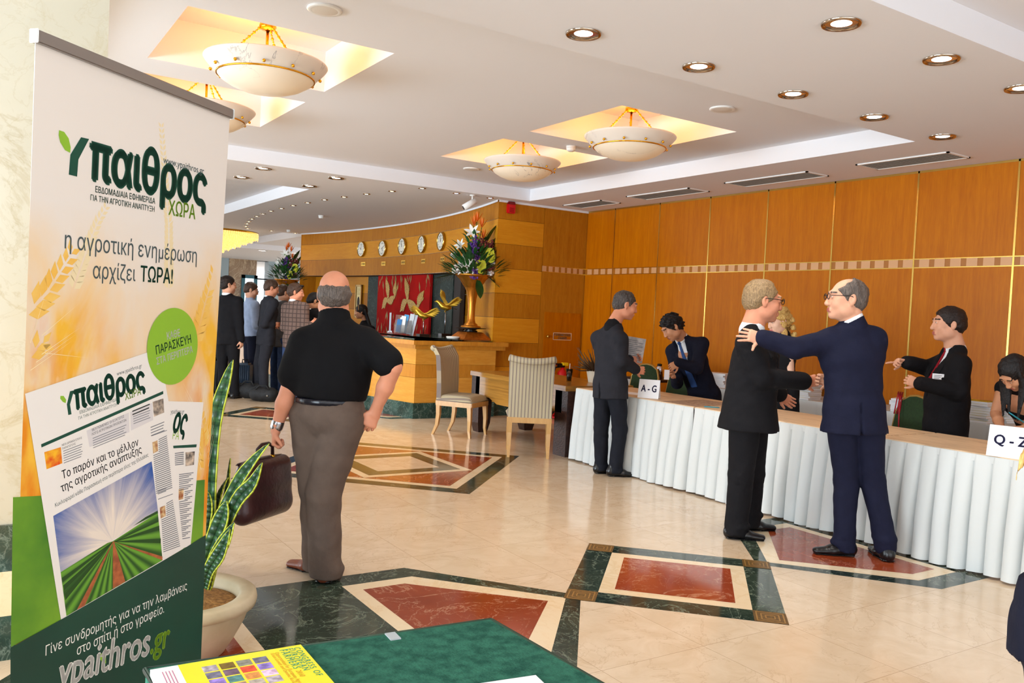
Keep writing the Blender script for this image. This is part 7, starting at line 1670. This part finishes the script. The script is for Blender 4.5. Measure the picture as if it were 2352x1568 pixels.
# ------------------------------------------------------------------ man in charcoal jacket with a newspaper, at the A - G card
ga = onz(1395, 1090)
p = Person('grey haired man in charcoal jacket and jeans with a newspaper at the A - G card', ga, 38, {
 'head': (1436, 701, 0.05), 'neck': (1410, 745, 0.0), 'shL': (1374, 777, 0.14), 'shR': (1424, 779, -0.12), 'elR': (1428, 828, -0.14), 'wrR': (1460, 848, -0.02), 'elL': (1390, 832, 0.22), 'wrL': (1446, 826, 0.20),
 'pel': (1402, 880, 0.0), 'hipL': (1386, 890, 0.06), 'hipR': (1416, 892, -0.06), 'knL': (1381, 985, 0.05), 'knR': (1424, 985, -0.05), 'anL': (1381, 1072, 0.06), 'anR': (1412, 1080, -0.06)}, h_=0.245, sk='ruddy', hd=(-28, 12, 0), bulk=1.0)
p.head(); p.hair('salt', 'recede', 0.008, seed=3)
p.hand('R', nrm(away(0.9, 0.3)+np.array((0, 0, -0.1))), away(-0.2, 0.9), curl=0.7); p.hand('L', nrm(away(0.9, 0.1)+np.array((0, 0, 0.3))), away(0, -1), curl=0.8)
p.garment('jacket', C_CHAR, hem=0.14, vent=True, seed=7); p.trousers(cloth('black jeans', (28, 30, 38)), (0.096, 0.072, 0.062), folds=0.005, seed=8); p.shoe('L', away(0.55, 0.15)); p.shoe('R', away(1, 0.1))
p.collar(C_BLK, 0.066, 0.03, 'jacket_collar'); p.finish()
t = Vector(p.J['wrL']); a = MB(); R_ = Matrix.Translation(t+Vector(away(0.045, 0.0))+Vector((0, 0, 0.10))) @ RB @ Matrix.Rotation(0.12, 4, 'Y'); M_npr = mat('newspaper print', lin((206, 204, 204)), 0.7, vary=(18, lin((150, 150, 154)), 0.8))
tt = thing('folded_newspaper', 'folded newspaper in the hand of the man in the charcoal jacket', 'newspaper', t)
a.box((-0.09, -0.006, -0.12), (0.09, -0.002, 0.12), M=R_); a.box((-0.088, -0.001, -0.118), (0.092, 0.004, 0.118), M=R_); a.obj('newspaper_pages', M_npr, tt)
a = MB(); [a.box((-0.075, -0.0068, 0.085-k*0.018), (0.02+0.05*((k*3) % 2), -0.0061, 0.091-k*0.018), M=R_) for k in range(10)]; a.obj('printed_columns', M_ntext, tt)
# ------------------------------------------------------------------ curly haired clerk bending over the table
gc_ = onx(1600, 900, 6.50); gc_.z = 0
p = Person('curly dark haired clerk in a navy suit and blue tie bending over the table', gc_, 200, {
 'head': (1544, 752, -0.10), 'neck': (1566, 777, -0.02), 'shL': (1612, 790, -0.14), 'shR': (1545, 806, 0.12), 'elL': (1600, 846, -0.28), 'wrL': (1558, 832, -0.30), 'elR': (1556, 868, 0.02), 'wrR': (1556, 862, -0.20),
 'pel': (1618, 905, 0.10), 'hipL': (1630, 915, 0.02), 'hipR': (1600, 915, 0.16), 'knL': (1622, 1010, 0.05), 'knR': (1600, 1010, 0.15), 'anL': (1622, 1085, 0.08), 'anR': (1600, 1080, 0.18)}, h_=0.240, sk='olive', hd=(-8, 38, 6))
p.J['elR'] = p.J['elR']+np.array((0, 0, -0.05)); 
p.head(); p.hair('black', 'curly', 0.017, seed=5)
p.garment('suit_jacket', C_NAVY2, hem=0.13, vneck=0.74, seed=11); p.shirt_front(depth=0.9); p.tie(C_TIEB, 1.15); p.lapels(C_NAVY2, 0.74)
p.trousers(C_NAVY2, seed=12); p.shoe('L', p.f); p.shoe('R', p.f)
p.cuff('L'); p.cuff('R'); p.hand('L', nrm(away(-0.75, -0.1)+np.array((0, 0, -0.5))), nrm(away(-0.3, 0.6)+np.array((0, 0, -0.5))), curl=0.75); p.hand('R', nrm(away(-0.8, -0.15)+np.array((0, 0, 0.25))), nrm(away(0.1, -0.8)+np.array((0, 0, 0.4))), curl=0.8)
p.finish()
m, c1, c2, pel = p.c; b_ = c1+p.fr*0.10-nrm(p.J['shL']-p.J['shR'])*(-0.10)
a = MB(); R_ = Matrix.Translation(Vector(p.J['wrL'])+Vector(away(-0.115, -0.02))+Vector((0, 0, -0.13))) @ RB; a.box((-0.026, -0.004, -0.05), (0.026, 0.0, 0.05), 0.0, M=R_); tag(a.obj('name_card', M_paper), 'small white card held by the curly haired clerk', 'card')
a = MB(); R_ = Matrix.Translation(Vector(c1+p.fr*0.125+nrm(p.J['shL']-p.J['shR'])*0.10)+Vector((0, 0, 0.0))) @ RB @ Matrix.Rotation(-0.5, 4, 'Y'); a.box((-0.03, -0.012, -0.018), (0.03, -0.008, 0.018), M=R_); a.obj('name_badge', M_paper, p.t)
# ------------------------------------------------------------------ the two men shaking hands
g1 = onz(1700, 1232)
p1 = Person('laughing fair haired man with glasses in a black suit shaking hands', g1, 8, {
 'head': (1752, 692, 0.0), 'neck': (1730, 748, 0.0), 'shL': (1748, 786, 0.17), 'shR': (1718, 788, -0.15), 'elR': (1748, 868, -0.17), 'wrR': (1846, 876, -0.02), 'elL': (1752, 872, 0.22), 'wrL': (1790, 905, 0.22),
 'pel': (1722, 930, 0.0), 'hipL': (1730, 945, 0.08), 'hipR': (1712, 948, -0.08), 'knL': (1728, 1085, 0.10), 'knR': (1702, 1092, -0.08), 'anL': (1722, 1180, 0.20), 'anR': (1690, 1205, -0.06)}, h_=0.268, sk='ruddy', hd=(-6, 4, 0), bulk=1.10)
p1.head('open', neck_r=0.062); p1.hair('sandy', 'recede', 0.010, seed=6); p1.glasses()
p1.garment('suit_jacket', C_BLK, hem=0.17, chest=(0.185, 0.135), waist=(0.175, 0.150), hip=(0.185, 0.160), vneck=0.55, seed=21, flare=0.045, sleeve=(0.076, 0.066, 0.056)); p1.shirt_front(depth=0.6); p1.tie(cloth('gold tie', (170, 140, 60)), 0.5); p1.lapels(C_BLK, 0.55, (0.185, 0.135))
p1.trousers(C_BLK, (0.104, 0.080, 0.070), (0.170, 0.135), seed=22, folds=0.004); p1.shoe('R', away(1, -0.12), L=0.29); p1.shoe('L', away(1, 0.15), L=0.29)
p1.hand('R', nrm(away(0.95, 0.15)+np.array((0, 0, 0.12))), nrm(away(-0.1, 0.95)), curls=[0.55, 0.6, 0.65, 0.7], thumb=0.35, size=1.06); p1.hand('L', nrm(away(0.8, 0)+np.array((0, 0, -0.5))), away(0, -1), curl=0.5); p1.finish()
g2 = onz(1962, 1278)
p2 = Person('balding man with glasses in a navy suit patting the other man on the shoulder', g2, 142, {
 'head': (1944, 688, 0.0), 'neck': (1957, 742, 0.0), 'shL': (1906, 782, 0.02), 'shR': (2008, 778, 0.0), 'elL': (1826, 800, 0.0), 'wrL': (1752, 776, 0.03), 'elR': (2000, 872, 0.22), 'wrR': (1905, 870, 0.34),
 'pel': (1962, 935, 0.0), 'hipL': (1932, 950, 0.02), 'hipR': (1992, 950, 0.0), 'knL': (1944, 1105, 0.06), 'knR': (2004, 1098, 0.02), 'anL': (1940, 1248, 0.02), 'anR': (2036, 1236, -0.04)}, h_=0.258, sk='fair', hd=(34, -2, 0), bulk=1.06)
p2.head(neck_r=0.060); p2.hair('grey', 'recede', 0.007, seed=7, top=True); p2.glasses()
p2.garment('suit_jacket', C_NAVY, hem=0.165, chest=(0.185, 0.130), seed=31, flare=0.03, waist=(0.160, 0.115), hip=(0.180, 0.130), sleeve=(0.074, 0.064, 0.054), vent=True); p2.collar(C_WHITE, 0.068, 0.044); p2.collar(C_NAVY, 0.074, 0.018, 'jacket_collar')
p2.trousers(C_NAVY, (0.100, 0.074, 0.064), seed=32, folds=0.0045); p2.shoe('L', away(-1, 0.05), L=0.29); p2.shoe('R', away(0.0, 1), L=0.29)
p2.hand('L', nrm(away(-1, 0.05)+np.array((0, 0, 0.16))), nrm(away(0.15, 0.9)+np.array((0, 0, -0.2))), curls=[0.12, 0.16, 0.2, 0.25], thumb=-0.5, spread=0.9, size=1.06); p2.hand('R', nrm(away(-0.95, -0.1)+np.array((0, 0, -0.05))), away(0.1, -0.9), curls=[0.6, 0.65, 0.7, 0.75], thumb=0.4); p2.finish()
# ------------------------------------------------------------------ curly blonde behind the laughing man
gd = onx(1806, 930, 6.45); gd.z = 0
p = Person('curly blonde woman in a dark dress behind the laughing man', gd, 200, {
 'head': (1788, 738, 0), 'neck': (1796, 768, 0.03), 'shL': (1812, 800, -0.08), 'shR': (1782, 800, 0.16), 'elL': (1815, 850, -0.10), 'wrL': (1800, 890, -0.14), 'elR': (1775, 850, 0.2), 'wrR': (1770, 890, 0.1),
 'pel': (1802, 900, 0.0), 'hipL': (1812, 910, -0.04), 'hipR': (1792, 910, 0.08), 'knL': (1812, 1000, -0.02), 'knR': (1795, 1000, 0.06), 'anL': (1812, 1090, 0.0), 'anR': (1797, 1085, 0.08)}, h_=0.225, sk='pale', hd=(0, 15, 0), bulk=0.88)
p.head(female=True, neck_r=0.048); p.hair('blonde', 'curly', 0.02, seed=9)
def curls(S, P=p):
    for k in range(26):
        w = k*2.4; S.ell(P.h(0.085*math.sin(w)*1.0, -0.05+0.05*math.cos(w*1.3), 0.06-0.009*k+0.0), (0.026, 0.026, 0.028), None, 0.006)
    S.noise(0.008, 130, 4)
p.lump('curls', HAIR['blonde'], curls, 0.0075)
p.hand('L', np.array((0, 0, -1.0)), away(-1, 0), curl=0.4); p.hand('R', np.array((0, 0, -1.0)), away(1, 0), curl=0.4); p.upperarm('L', 0.042, 0.036)
C_HOUND = mat('black and white check', lin((40, 38, 40)), 0.85); g = NT(C_HOUND); ck = g.n('ShaderNodeTexChecker'); ck.inputs['Scale'].default_value = 46; g.l(g.coord(), ck.inputs[0]); g.l(ck.outputs[0], g.b.inputs['Base Color']); ck.inputs[1].default_value = (0.02, 0.02, 0.02, 1); ck.inputs[2].default_value = (0.55, 0.5, 0.42, 1)
p.garment('dress', C_BLK, hem=0.35, sleeves='none', chest=(0.165, 0.12), waist=(0.14, 0.11), hip=(0.17, 0.125), shoulder=0.055, seed=41)
def yoke(S, P=p):
    for q in 'LR': S.seg(P.J['neck']-P.u*0.045, P.J['sh'+q], 0.066, 0.064, None, 0.03)
p.lump('checked_yoke', C_HOUND, yoke, 0.009); p.shoe('L', p.f); p.shoe('R', p.f); p.finish()
# ------------------------------------------------------------------ dark haired man pointing, behind the tables
gp = onx(2180, 985, 6.55); gp.z = 0
p = Person('dark haired man in a black suit with a red tie and white badge, pointing', gp, 176, {
 'head': (2178, 745, 0), 'neck': (2192, 795, 0.0), 'shL': (2205, 838, -0.15), 'shR': (2165, 836, 0.17), 'elL': (2200, 898, -0.20), 'wrL': (2112, 880, -0.20), 'elR': (2132, 846, 0.20), 'wrR': (2083, 832, 0.12),
 'pel': (2172, 970, 0.0), 'hipL': (2178, 985, -0.09), 'hipR': (2168, 985, 0.09), 'knL': (2178, 1110, -0.08), 'knR': (2168, 1110, 0.08), 'anL': (2180, 1215, -0.06), 'anR': (2172, 1205, 0.1)}, h_=0.250, sk='fair', hd=(-4, 0, 0), bulk=1.06)
p.head(neck_r=0.062); p.hair('darkbrown', 'short', 0.013, seed=10)
p.garment('suit_jacket', C_BLK, hem=0.17, vneck=0.60, chest=(0.185, 0.135), waist=(0.178, 0.145), hip=(0.185, 0.150), seed=51, sleeve=(0.076, 0.064, 0.052)); p.shirt_front(depth=0.9); p.tie(C_TIER, 0.9); p.lapels(C_BLK, 0.60, (0.185, 0.135))
p.trousers(C_BLK, seed=52); p.shoe('L', p.f); p.shoe('R', p.f)
p.hand('R', nrm(away(-1, 0)+np.array((0, 0, 0.12))), nrm(away(0, -0.5)+np.array((0, 0, -0.9))), curls=[0.08, 1.15, 1.25, 1.3], thumb=0.75, size=1.05); p.hand('L', nrm(away(-0.9, 0.2)+np.array((0, 0, 0.25))), nrm(away(0.3, 0.9)), curl=1.0)
p.finish()
m, c1, c2, pel = p.c; sd = nrm(p.J['shL']-p.J['shR']); a = MB(); c_ = c1+p.fr*0.115+sd*0.115+p.u*0.01; nn = nrm(p.fr+sd*0.9); yy = p.u; xx = np.cross(yy, nn); R_ = Matrix(((xx[0], nn[0], yy[0], c_[0]), (xx[1], nn[1], yy[1], c_[1]), (xx[2], nn[2], yy[2], c_[2]), (0, 0, 0, 1)))
a.box((-0.045, 0.012, -0.028), (0.045, 0.017, 0.028), M=R_); o = a.obj('name_badge', M_paper, p.t); a = MB(); [a.box((-0.03, 0.0172, 0.012-0.012*k), (0.03-0.01*k, 0.0178, 0.016-0.012*k), M=R_) for k in range(3)]; a.obj('badge_print', M_ntext, o)
# ------------------------------------------------------------------ dark haired woman writing at the right edge
gw = onx(2325, 1010, 6.50); gw.z = 0
p = Person('woman with long black hair in a black sleeveless top bending to write', gw, 215, {
 'head': (2330, 856, -0.22), 'neck': (2345, 868, -0.04), 'shL': (2384, 905, -0.10), 'shR': (2304, 890, 0.10), 'elL': (2362, 985, -0.30), 'wrL': (2362, 983, -0.42), 'elR': (2287, 950, 0.06), 'wrR': (2300, 985, -0.22),
 'pel': (2392, 1005, 0.18), 'hipL': (2402, 1015, 0.10), 'hipR': (2380, 1015, 0.24), 'knL': (2392, 1130, 0.1), 'knR': (2375, 1130, 0.2), 'anL': (2392, 1240, 0.1), 'anR': (2378, 1235, 0.2)}, h_=0.225, sk='olive', hd=(-20, 52, -8), bulk=0.86)
p.head(female=True, neck_r=0.046); p.hair('black', 'long', 0.013, seed=13)
def locks(S, P=p):
    for k in range(15):
        x = -0.088+0.176*k/14; q0 = P.h(x*0.8, -0.01+0.03*math.cos(k), 0.09-0.5*abs(x)); q1 = P.h(x*1.05, 0.02-0.05*(1-abs(x)*8)*(abs(x) < 0.06), -0.02)+np.array((0, 0, -0.06)); q2 = q1+np.array((0, 0, -0.14-0.05*((k*7) % 3)))+away(-0.02+0.003*k, 0)
        if abs(x) < 0.045: continue
        S.seg(q0, q1, 0.019, 0.020, None, 0.008); S.seg(q1, q2, 0.020, 0.006, None, 0.008)
    S.noise(0.003, 140, 3)
p.lump('long_locks', HAIR['black'], locks, 0.0075)
p.garment('sleeveless_top', C_BLK, hem=0.08, sleeves='none', chest=(0.165, 0.12), waist=(0.14, 0.11), hip=(0.165, 0.12), shoulder=0.056, seed=61); p.trousers(C_BLK, (0.09, 0.066, 0.06), (0.155, 0.115), seed=62); p.shoe('L', p.f); p.shoe('R', p.f)
p.upperarm('R', 0.045, 0.038); p.upperarm('L', 0.045, 0.038)
p.hand('R', nrm(away(0.7, -0.5)+np.array((0, 0, -0.2))), np.array((0, 0, -1.0)), curl=0.35, bare=(0.037, 0.034)); d_, n_, l_ = p.hand('L', nrm(away(-0.85, 0.05)+np.array((0, 0, -0.15))), nrm(np.array((0, 0, -0.9))+away(0, 0.4)), curls=[0.6, 0.7, 0.8, 0.9], thumb=0.6, bare=(0.037, 0.033)); p.finish()
w_ = p.J['wrL']; pen(tuple(w_+away(-0.03, -0.025)+np.array((0, 0, 0.03))), tuple(w_+away(-0.155, -0.02)+np.array((0, 0, 0.105))), M_tealp, 'teal pen in the hand of the dark haired woman')
# ------------------------------------------------------------------ blonde woman in black just entering the frame at the right edge
gr2 = onz(2478, 1500, 0.72); gr2.z = 0
p = Person('long haired blonde woman in black cut off by the right edge of the picture', gr2, 60, {
 'head': (2466, 745, 0.02), 'neck': (2468, 880, 0), 'shL': (2448, 985, 0.10), 'shR': (2588, 990, -0.10), 'elL': (2448, 1190, 0.30), 'wrL': (2478, 1270, 0.36), 'elR': (2638, 1230, -0.1), 'wrR': (2608, 1400, 0.0),
 'pel': (2488, 1440, 0), 'hipL': (2453, 1490, 0.04), 'hipR': (2538, 1500, -0.04), 'knL': (2448, 1900, 0.06), 'knR': (2528, 1900, -0.02), 'anL': (2443, 2290, 0.06), 'anR': (2528, 2310, -0.02)}, h_=0.222, sk='pale', hd=(10, 8, 0), bulk=0.90)
p.head(female=True, neck_r=0.047); p.hair('blonde', 'long', 0.014, seed=14)
def locks2(S, P=p):
    for k in range(9):
        x = -0.06+0.12*k/8; q0 = P.h(x*0.85, -0.045-0.02*math.cos(k), 0.05); q1 = P.J['neck']+P.r*x*0.8-P.f*(0.05-0.1*abs(x))+np.array((0, 0, -0.05)); q2 = q1+np.array((0, 0, -0.16-0.03*((k*5) % 3)))
        S.seg(q0, q1, 0.02, 0.024, None, 0.01); S.seg(q1, q2, 0.024, 0.006, None, 0.01)
    def at_(x, y): r = Vector(ray(x, y)); return np.array(Vector((0, 0, H))+r*((P.D-0.06)/r.dot(RY)))
    pth = [P.h(-0.06, 0.02, 0.02)]+[at_(*q) for q in ((2450, 890), (2408, 950), (2374, 1000), (2354, 1050), (2330, 1106))]
    for q in range(5): S.seg(pth[q], pth[q+1], (0.022, 0.022, 0.018, 0.013, 0.009)[q], (0.022, 0.018, 0.013, 0.009, 0.003)[q], None, 0.012)
    S.noise(0.003, 120, 3)
p.lump('long_locks', HAIR['blonde'], locks2, 0.0075)
p.garment('black_jacket', C_NAVY2, hem=0.10, chest=(0.17, 0.12), waist=(0.145, 0.11), hip=(0.18, 0.14), seed=71, sleeve=(0.062, 0.052, 0.044)); p.trousers(C_NAVY2, (0.108, 0.075, 0.06), (0.185, 0.145), seed=72); p.shoe('L', p.f); p.shoe('R', p.f)
p.hand('L', nrm(p.f+np.array((0, 0, -0.3))), -p.r, curl=0.5); p.hand('R', np.array((0, 0, -1.0)), -p.r, curl=0.5); p.finish()
# ------------------------------------------------------------------ the queue at the reception counter
Q = 'men queuing at the reception counter'
def far_man(label, foot, facing, J, clothes, hair, hk='short', hd=(0, 0, 0), sk='fair', h_=0.238, dist=None, res=1.7, legs=None, glasses=False, shirt=None, bulk=1.0, hem=0.15, ht=0.010):
    p = Person(label, foot, facing, J, h_=h_, sk=sk, hd=hd, group=Q, dist=dist, res=res, bulk=bulk)
    p.head(); p.hair(hair, hk, ht, seed=hash(label) % 97 if False else len(label))
    p.garment('jacket' if shirt is None or shirt is not clothes else 'shirt', clothes, hem=hem, seed=len(label)); p.trousers(legs or clothes, seed=len(label)+1)
    p.collar(shirt or C_WHITE, 0.068, 0.038)
    for q in 'LR': p.shoe(q, p.f); p.hand(q, nrm(p.J['wr'+q]-p.J['el'+q]), p.r*(1 if q == 'L' else -1), curl=0.5)
    if glasses: p.glasses()
    p.finish(); return p
def stand(px, head_y, foot_y, w=26, facing=70, lean=0.0, d=0.0):
    """joints of a standing man in the queue from his pixel column"""
    hgt = foot_y-head_y; y = lambda f: head_y+hgt*f; s_ = math.sin(math.radians(facing)); c_ = math.cos(math.radians(facing)); hw = w*max(0.35, abs(s_))
    L = lambda f: px+lean*(1-f)*hgt
    return {'head': (L(0.0)+0, y(0.072), d), 'neck': (L(0.15)-2, y(0.155), d), 'shL': (L(0.2)-hw, y(0.205), d+0.17*c_), 'shR': (L(0.2)+hw, y(0.205), d-0.17*c_), 'elL': (L(0.38)-hw-3, y(0.385), d+0.2*c_), 'elR': (L(0.38)+hw+3, y(0.385), d-0.2*c_), 'wrL': (L(0.5)-hw-2+8*c_, y(0.52), d+0.2*c_), 'wrR': (L(0.5)+hw+4+8*c_, y(0.52), d-0.2*c_),
            'pel': (L(0.5), y(0.475), d), 'hipL': (L(0.5)-hw*0.5, y(0.50), d+0.08*c_), 'hipR': (L(0.5)+hw*0.5, y(0.50), d-0.08*c_), 'knL': (px-hw*0.55, y(0.73), d+0.08*c_), 'knR': (px+hw*0.55, y(0.73), d-0.08*c_), 'anL': (px-hw*0.55, y(0.945), d+0.08*c_), 'anR': (px+hw*0.6, y(0.945), d-0.08*c_)}
gq = onz(530, 914)
far_man('tall man in a black suit standing at the back of the queue', gq, 72, stand(524, 634, 917, 25, 72), C_BLK, 'darkbrown', hd=(-35, 0, 0), h_=0.25)
D1 = gq.dot(RY)
def at(px, d, yf): r = Vector(ray(px, 800)); r = r*((D1+d)/r.dot(RY)); return (r.x, r.y)
J = stand(577, 648, 905, 24, 20); J['wrR'] = (600, 760, -0.1); J['wrL'] = (600, 765, 0.2); far_man('man with glasses in a pale blue shirt in the queue', at(577, 0.95, 0), 20, J, C_BLUES, 'brown', hd=(0, 14, 0), legs=C_NAVY2, glasses=True, shirt=C_BLUES, dist=D1+0.95, hem=0.02)
J = stand(600, 643, 905, 23, 25, lean=0.09); J['wrR'] = (626, 745, -0.1); J['wrL'] = (630, 745, 0.2); J['elR'] = (606, 745, -0.2); far_man('man in a dark suit leaning forward towards the counter', at(600, 0.2, 0), 25, J, C_CHAR, 'brown', hd=(0, 16, 0), sk='ruddy', dist=D1+0.2, hem=0.17)
J = stand(640, 655, 905, 23, 40, lean=0.05); J['wrR'] = (668, 745, 0); J['wrL'] = (666, 745, 0.2); far_man('man in a grey jacket and jeans in the queue', at(640, 0.72, 0), 40, J, C_GREY, 'brown', hd=(0, 10, 0), legs=C_JEAN, dist=D1+0.72, hem=0.16)
J = stand(672, 653, 912, 25, 55, lean=0.03); J['wrR'] = (712, 745, -0.1); J['wrL'] = (700, 745, 0.2); pm = far_man('man in a brown checked jacket with sunglasses pushed up on his head', at(672, -0.42, 0), 55, J, C_CHK, 'brown', hd=(-45, 6, 0), sk='ruddy', legs=C_JEAN, dist=D1-0.42, hem=0.15, ht=0.014)
a = MB(); a.smooth = True
for sx in (-1, 1): a.sphere(tuple(pm.h(sx*0.033, 0.075, 0.105)), (0.026, 0.016, 0.018), 10, 6); a.tube([tuple(pm.h(sx*0.06, 0.07, 0.10)), tuple(pm.h(sx*0.085, -0.02, 0.06))], 0.004, 5)
a.tube([tuple(pm.h(-0.03, 0.08, 0.108)), tuple(pm.h(0.03, 0.08, 0.108))], 0.004, 5); a.obj('sunglasses', M_blk, pm.t)
dq = next((0.01*k for k in range(140) if at(722, 0.01*k, 0)[0] > count_x(at(722, 0.01*k, 0)[1])-0.30), 0.4)
J = stand(722, 676, 905, 22, 30); far_man('dark haired man in a black suit at the counter past the checked jacket', at(722, dq, 0), 30, J, C_BLK, 'black', hd=(0, 24, 0), sk='olive', dist=D1+dq)
J = stand(488, 655, 905, 24, 80); far_man('grey haired man in dark clothes behind the banner edge', at(488, 1.4, 0), 80, J, C_CHAR, 'salt', hd=(20, 0, 0), dist=D1+1.4)
# receptionist behind the counter
gR = onx(838, 720, 5.95); D2 = Vector((gR.x, gR.y, 0)).dot(RY)
p = Person('dark haired receptionist with a headband behind the counter', (gR.x, gR.y), 190, {'head': (829, 716, 0), 'neck': (838, 742, 0.02), 'shL': (853, 757, -0.1), 'shR': (826, 757, 0.12), 'elL': (856, 795, -0.14), 'elR': (822, 795, 0.16), 'wrL': (835, 815, -0.2), 'wrR': (815, 815, 0.0), 'pel': (842, 840, 0.0), 'hipL': (850, 850, -0.06), 'hipR': (834, 850, 0.06), 'knL': (848, 905, -0.05), 'knR': (836, 905, 0.06), 'anL': (848, 955, -0.04), 'anR': (836, 953, 0.06)}, h_=0.225, sk='olive', hd=(0, 8, 0), res=1.6, bulk=0.86, dist=D2)
p.head(female=True, neck_r=0.047); p.hair('black', 'long', 0.014, seed=3)
def locks3(S, P=p):
    for k in range(9):
        x = -0.07+0.14*k/8; q0 = P.h(x, -0.075, 0.03); q1 = P.J['neck']+P.r*x*1.3-P.f*0.085-P.u*0.03; S.seg(q0, q1, 0.026, 0.03, None, 0.01); S.seg(q1, q1-P.u*0.16-P.f*0.01, 0.03, 0.012, None, 0.01)
p.lump('long_locks', HAIR['black'], locks3, 0.009)
a = MB(); a.smooth = True; a.tube([tuple(p.h(0.092*math.cos(w), 0.035, 0.035+0.094*math.sin(w))) for w in [PI*i/12 for i in range(13)]], 0.006, 6); a.obj('headband', mat('tan headband', lin((186, 140, 84)), 0.5), p.t)
p.garment('jacket', C_BLK, hem=0.1, chest=(0.165, 0.12), seed=9); p.trousers(C_BLK); p.shoe('L', p.f); p.shoe('R', p.f)
for q in 'LR': p.hand(q, nrm(p.J['wr'+q]-p.J['el'+q]), p.r*(1 if q == 'L' else -1), curl=0.5)
p.finish()
# ------------------------------------------------------------------ luggage at their feet
M_ribb = mat('blue ribbed shell', lin((44, 62, 86)), 0.35); M_nyl = mat('black nylon', lin((22, 22, 24)), 0.7, bump=(40, 0.4)); M_zip = mat('zip pull', lin((170, 170, 170)), 0.3, 1.0)
def suitcase(px, py, d, w, dp, h_, m, label, ribs):
    r = Vector(ray(px, py)); r = r*((D1+d)/r.dot(RY)); x, y = r.x, r.y
    t = thing('suitcase', label, 'suitcase', (x, y, 0), 0, 'luggage of the queuing men'); T = Matrix.Translation((x, y, 0)) @ RB
    a = MB(); a.box((-w/2, -dp/2, 0.05), (w/2, dp/2, h_), 0.03, M=T); a.obj('case_shell', m, t)
    if ribs:
        for k in range(6): a = MB(); a.smooth = True; xx = -w/2+w*(k+0.5)/6; a.tube([T @ Vector((xx, -dp/2-0.004, 0.08)), T @ Vector((xx, -dp/2-0.004, h_-0.03))], 0.013, 8); a.obj('rib', m, t)
    for sx in (-1, 1): a = MB(); a.smooth = True; a.tube([T @ Vector((sx*w*0.35-0.01, 0, 0.03)), T @ Vector((sx*w*0.35+0.01, 0, 0.03))], 0.03, 12); a.obj('wheel', M_blk, t)
    a = MB(); a.smooth = True; a.tube([T @ Vector((-w*0.25, 0, h_)), T @ Vector((-w*0.25, 0, h_+0.05)), T @ Vector((w*0.25, 0, h_+0.05)), T @ Vector((w*0.25, 0, h_))], 0.009, 6); a.obj('handle', M_blk, t)
def duffel(px, py, d, w, h_, label):
    r = Vector(ray(px, py)); r = r*((D1+d)/r.dot(RY)); x, y = r.x, r.y
    t = thing('holdall', label, 'bag', (x, y, 0), 0, 'luggage of the queuing men'); c = np.array((x, y, 0.0)); S = Solid()
    S.seg(c+away(-w*0.36, 0)+np.array((0, 0, h_*0.5)), c+away(w*0.36, 0)+np.array((0, 0, h_*0.48)), (0.11, h_*0.5), (0.11, h_*0.5), away(0, 1), 0.03); S.noise(0.006, 20, 3); S.cut(np.array((0, 0, 0.004)), (0, 0, -1)); V, F_ = S.mesh(0.014); mk('bag_body', [(V, F_, 0)], M_nyl, t)
    a = MB(); a.smooth = True; a.tube([tuple(c+away(-0.1, -0.09)+np.array((0, 0, h_*0.85))), tuple(c+away(-0.05, -0.07)+np.array((0, 0, h_*1.12))), tuple(c+away(0.05, -0.07)+np.array((0, 0, h_*1.12))), tuple(c+away(0.1, -0.09)+np.array((0, 0, h_*0.85)))], 0.010, 6); a.obj('strap', M_nyl, t)
    a = MB(); a.sphere(tuple(c+away(w*0.30, -0.118)+np.array((0, 0, h_*0.45))), 0.016, 8, 6); a.obj('zip_pull', M_zip, t)
suitcase(562, 880, 0.40, 0.19, 0.22, 0.52, M_ribb, 'blue ribbed suitcase standing behind the black holdall', True)
suitcase(486, 880, 0.2, 0.20, 0.22, 0.58, M_nyl, 'black suitcase at the banner edge', False)
duffel(572, 905, 0.10, 0.30, 0.24, 'black holdall on the floor beside the tall man'); duffel(606, 905, -0.22, 0.28, 0.22, 'black shoulder bag on the floor right of the holdall')
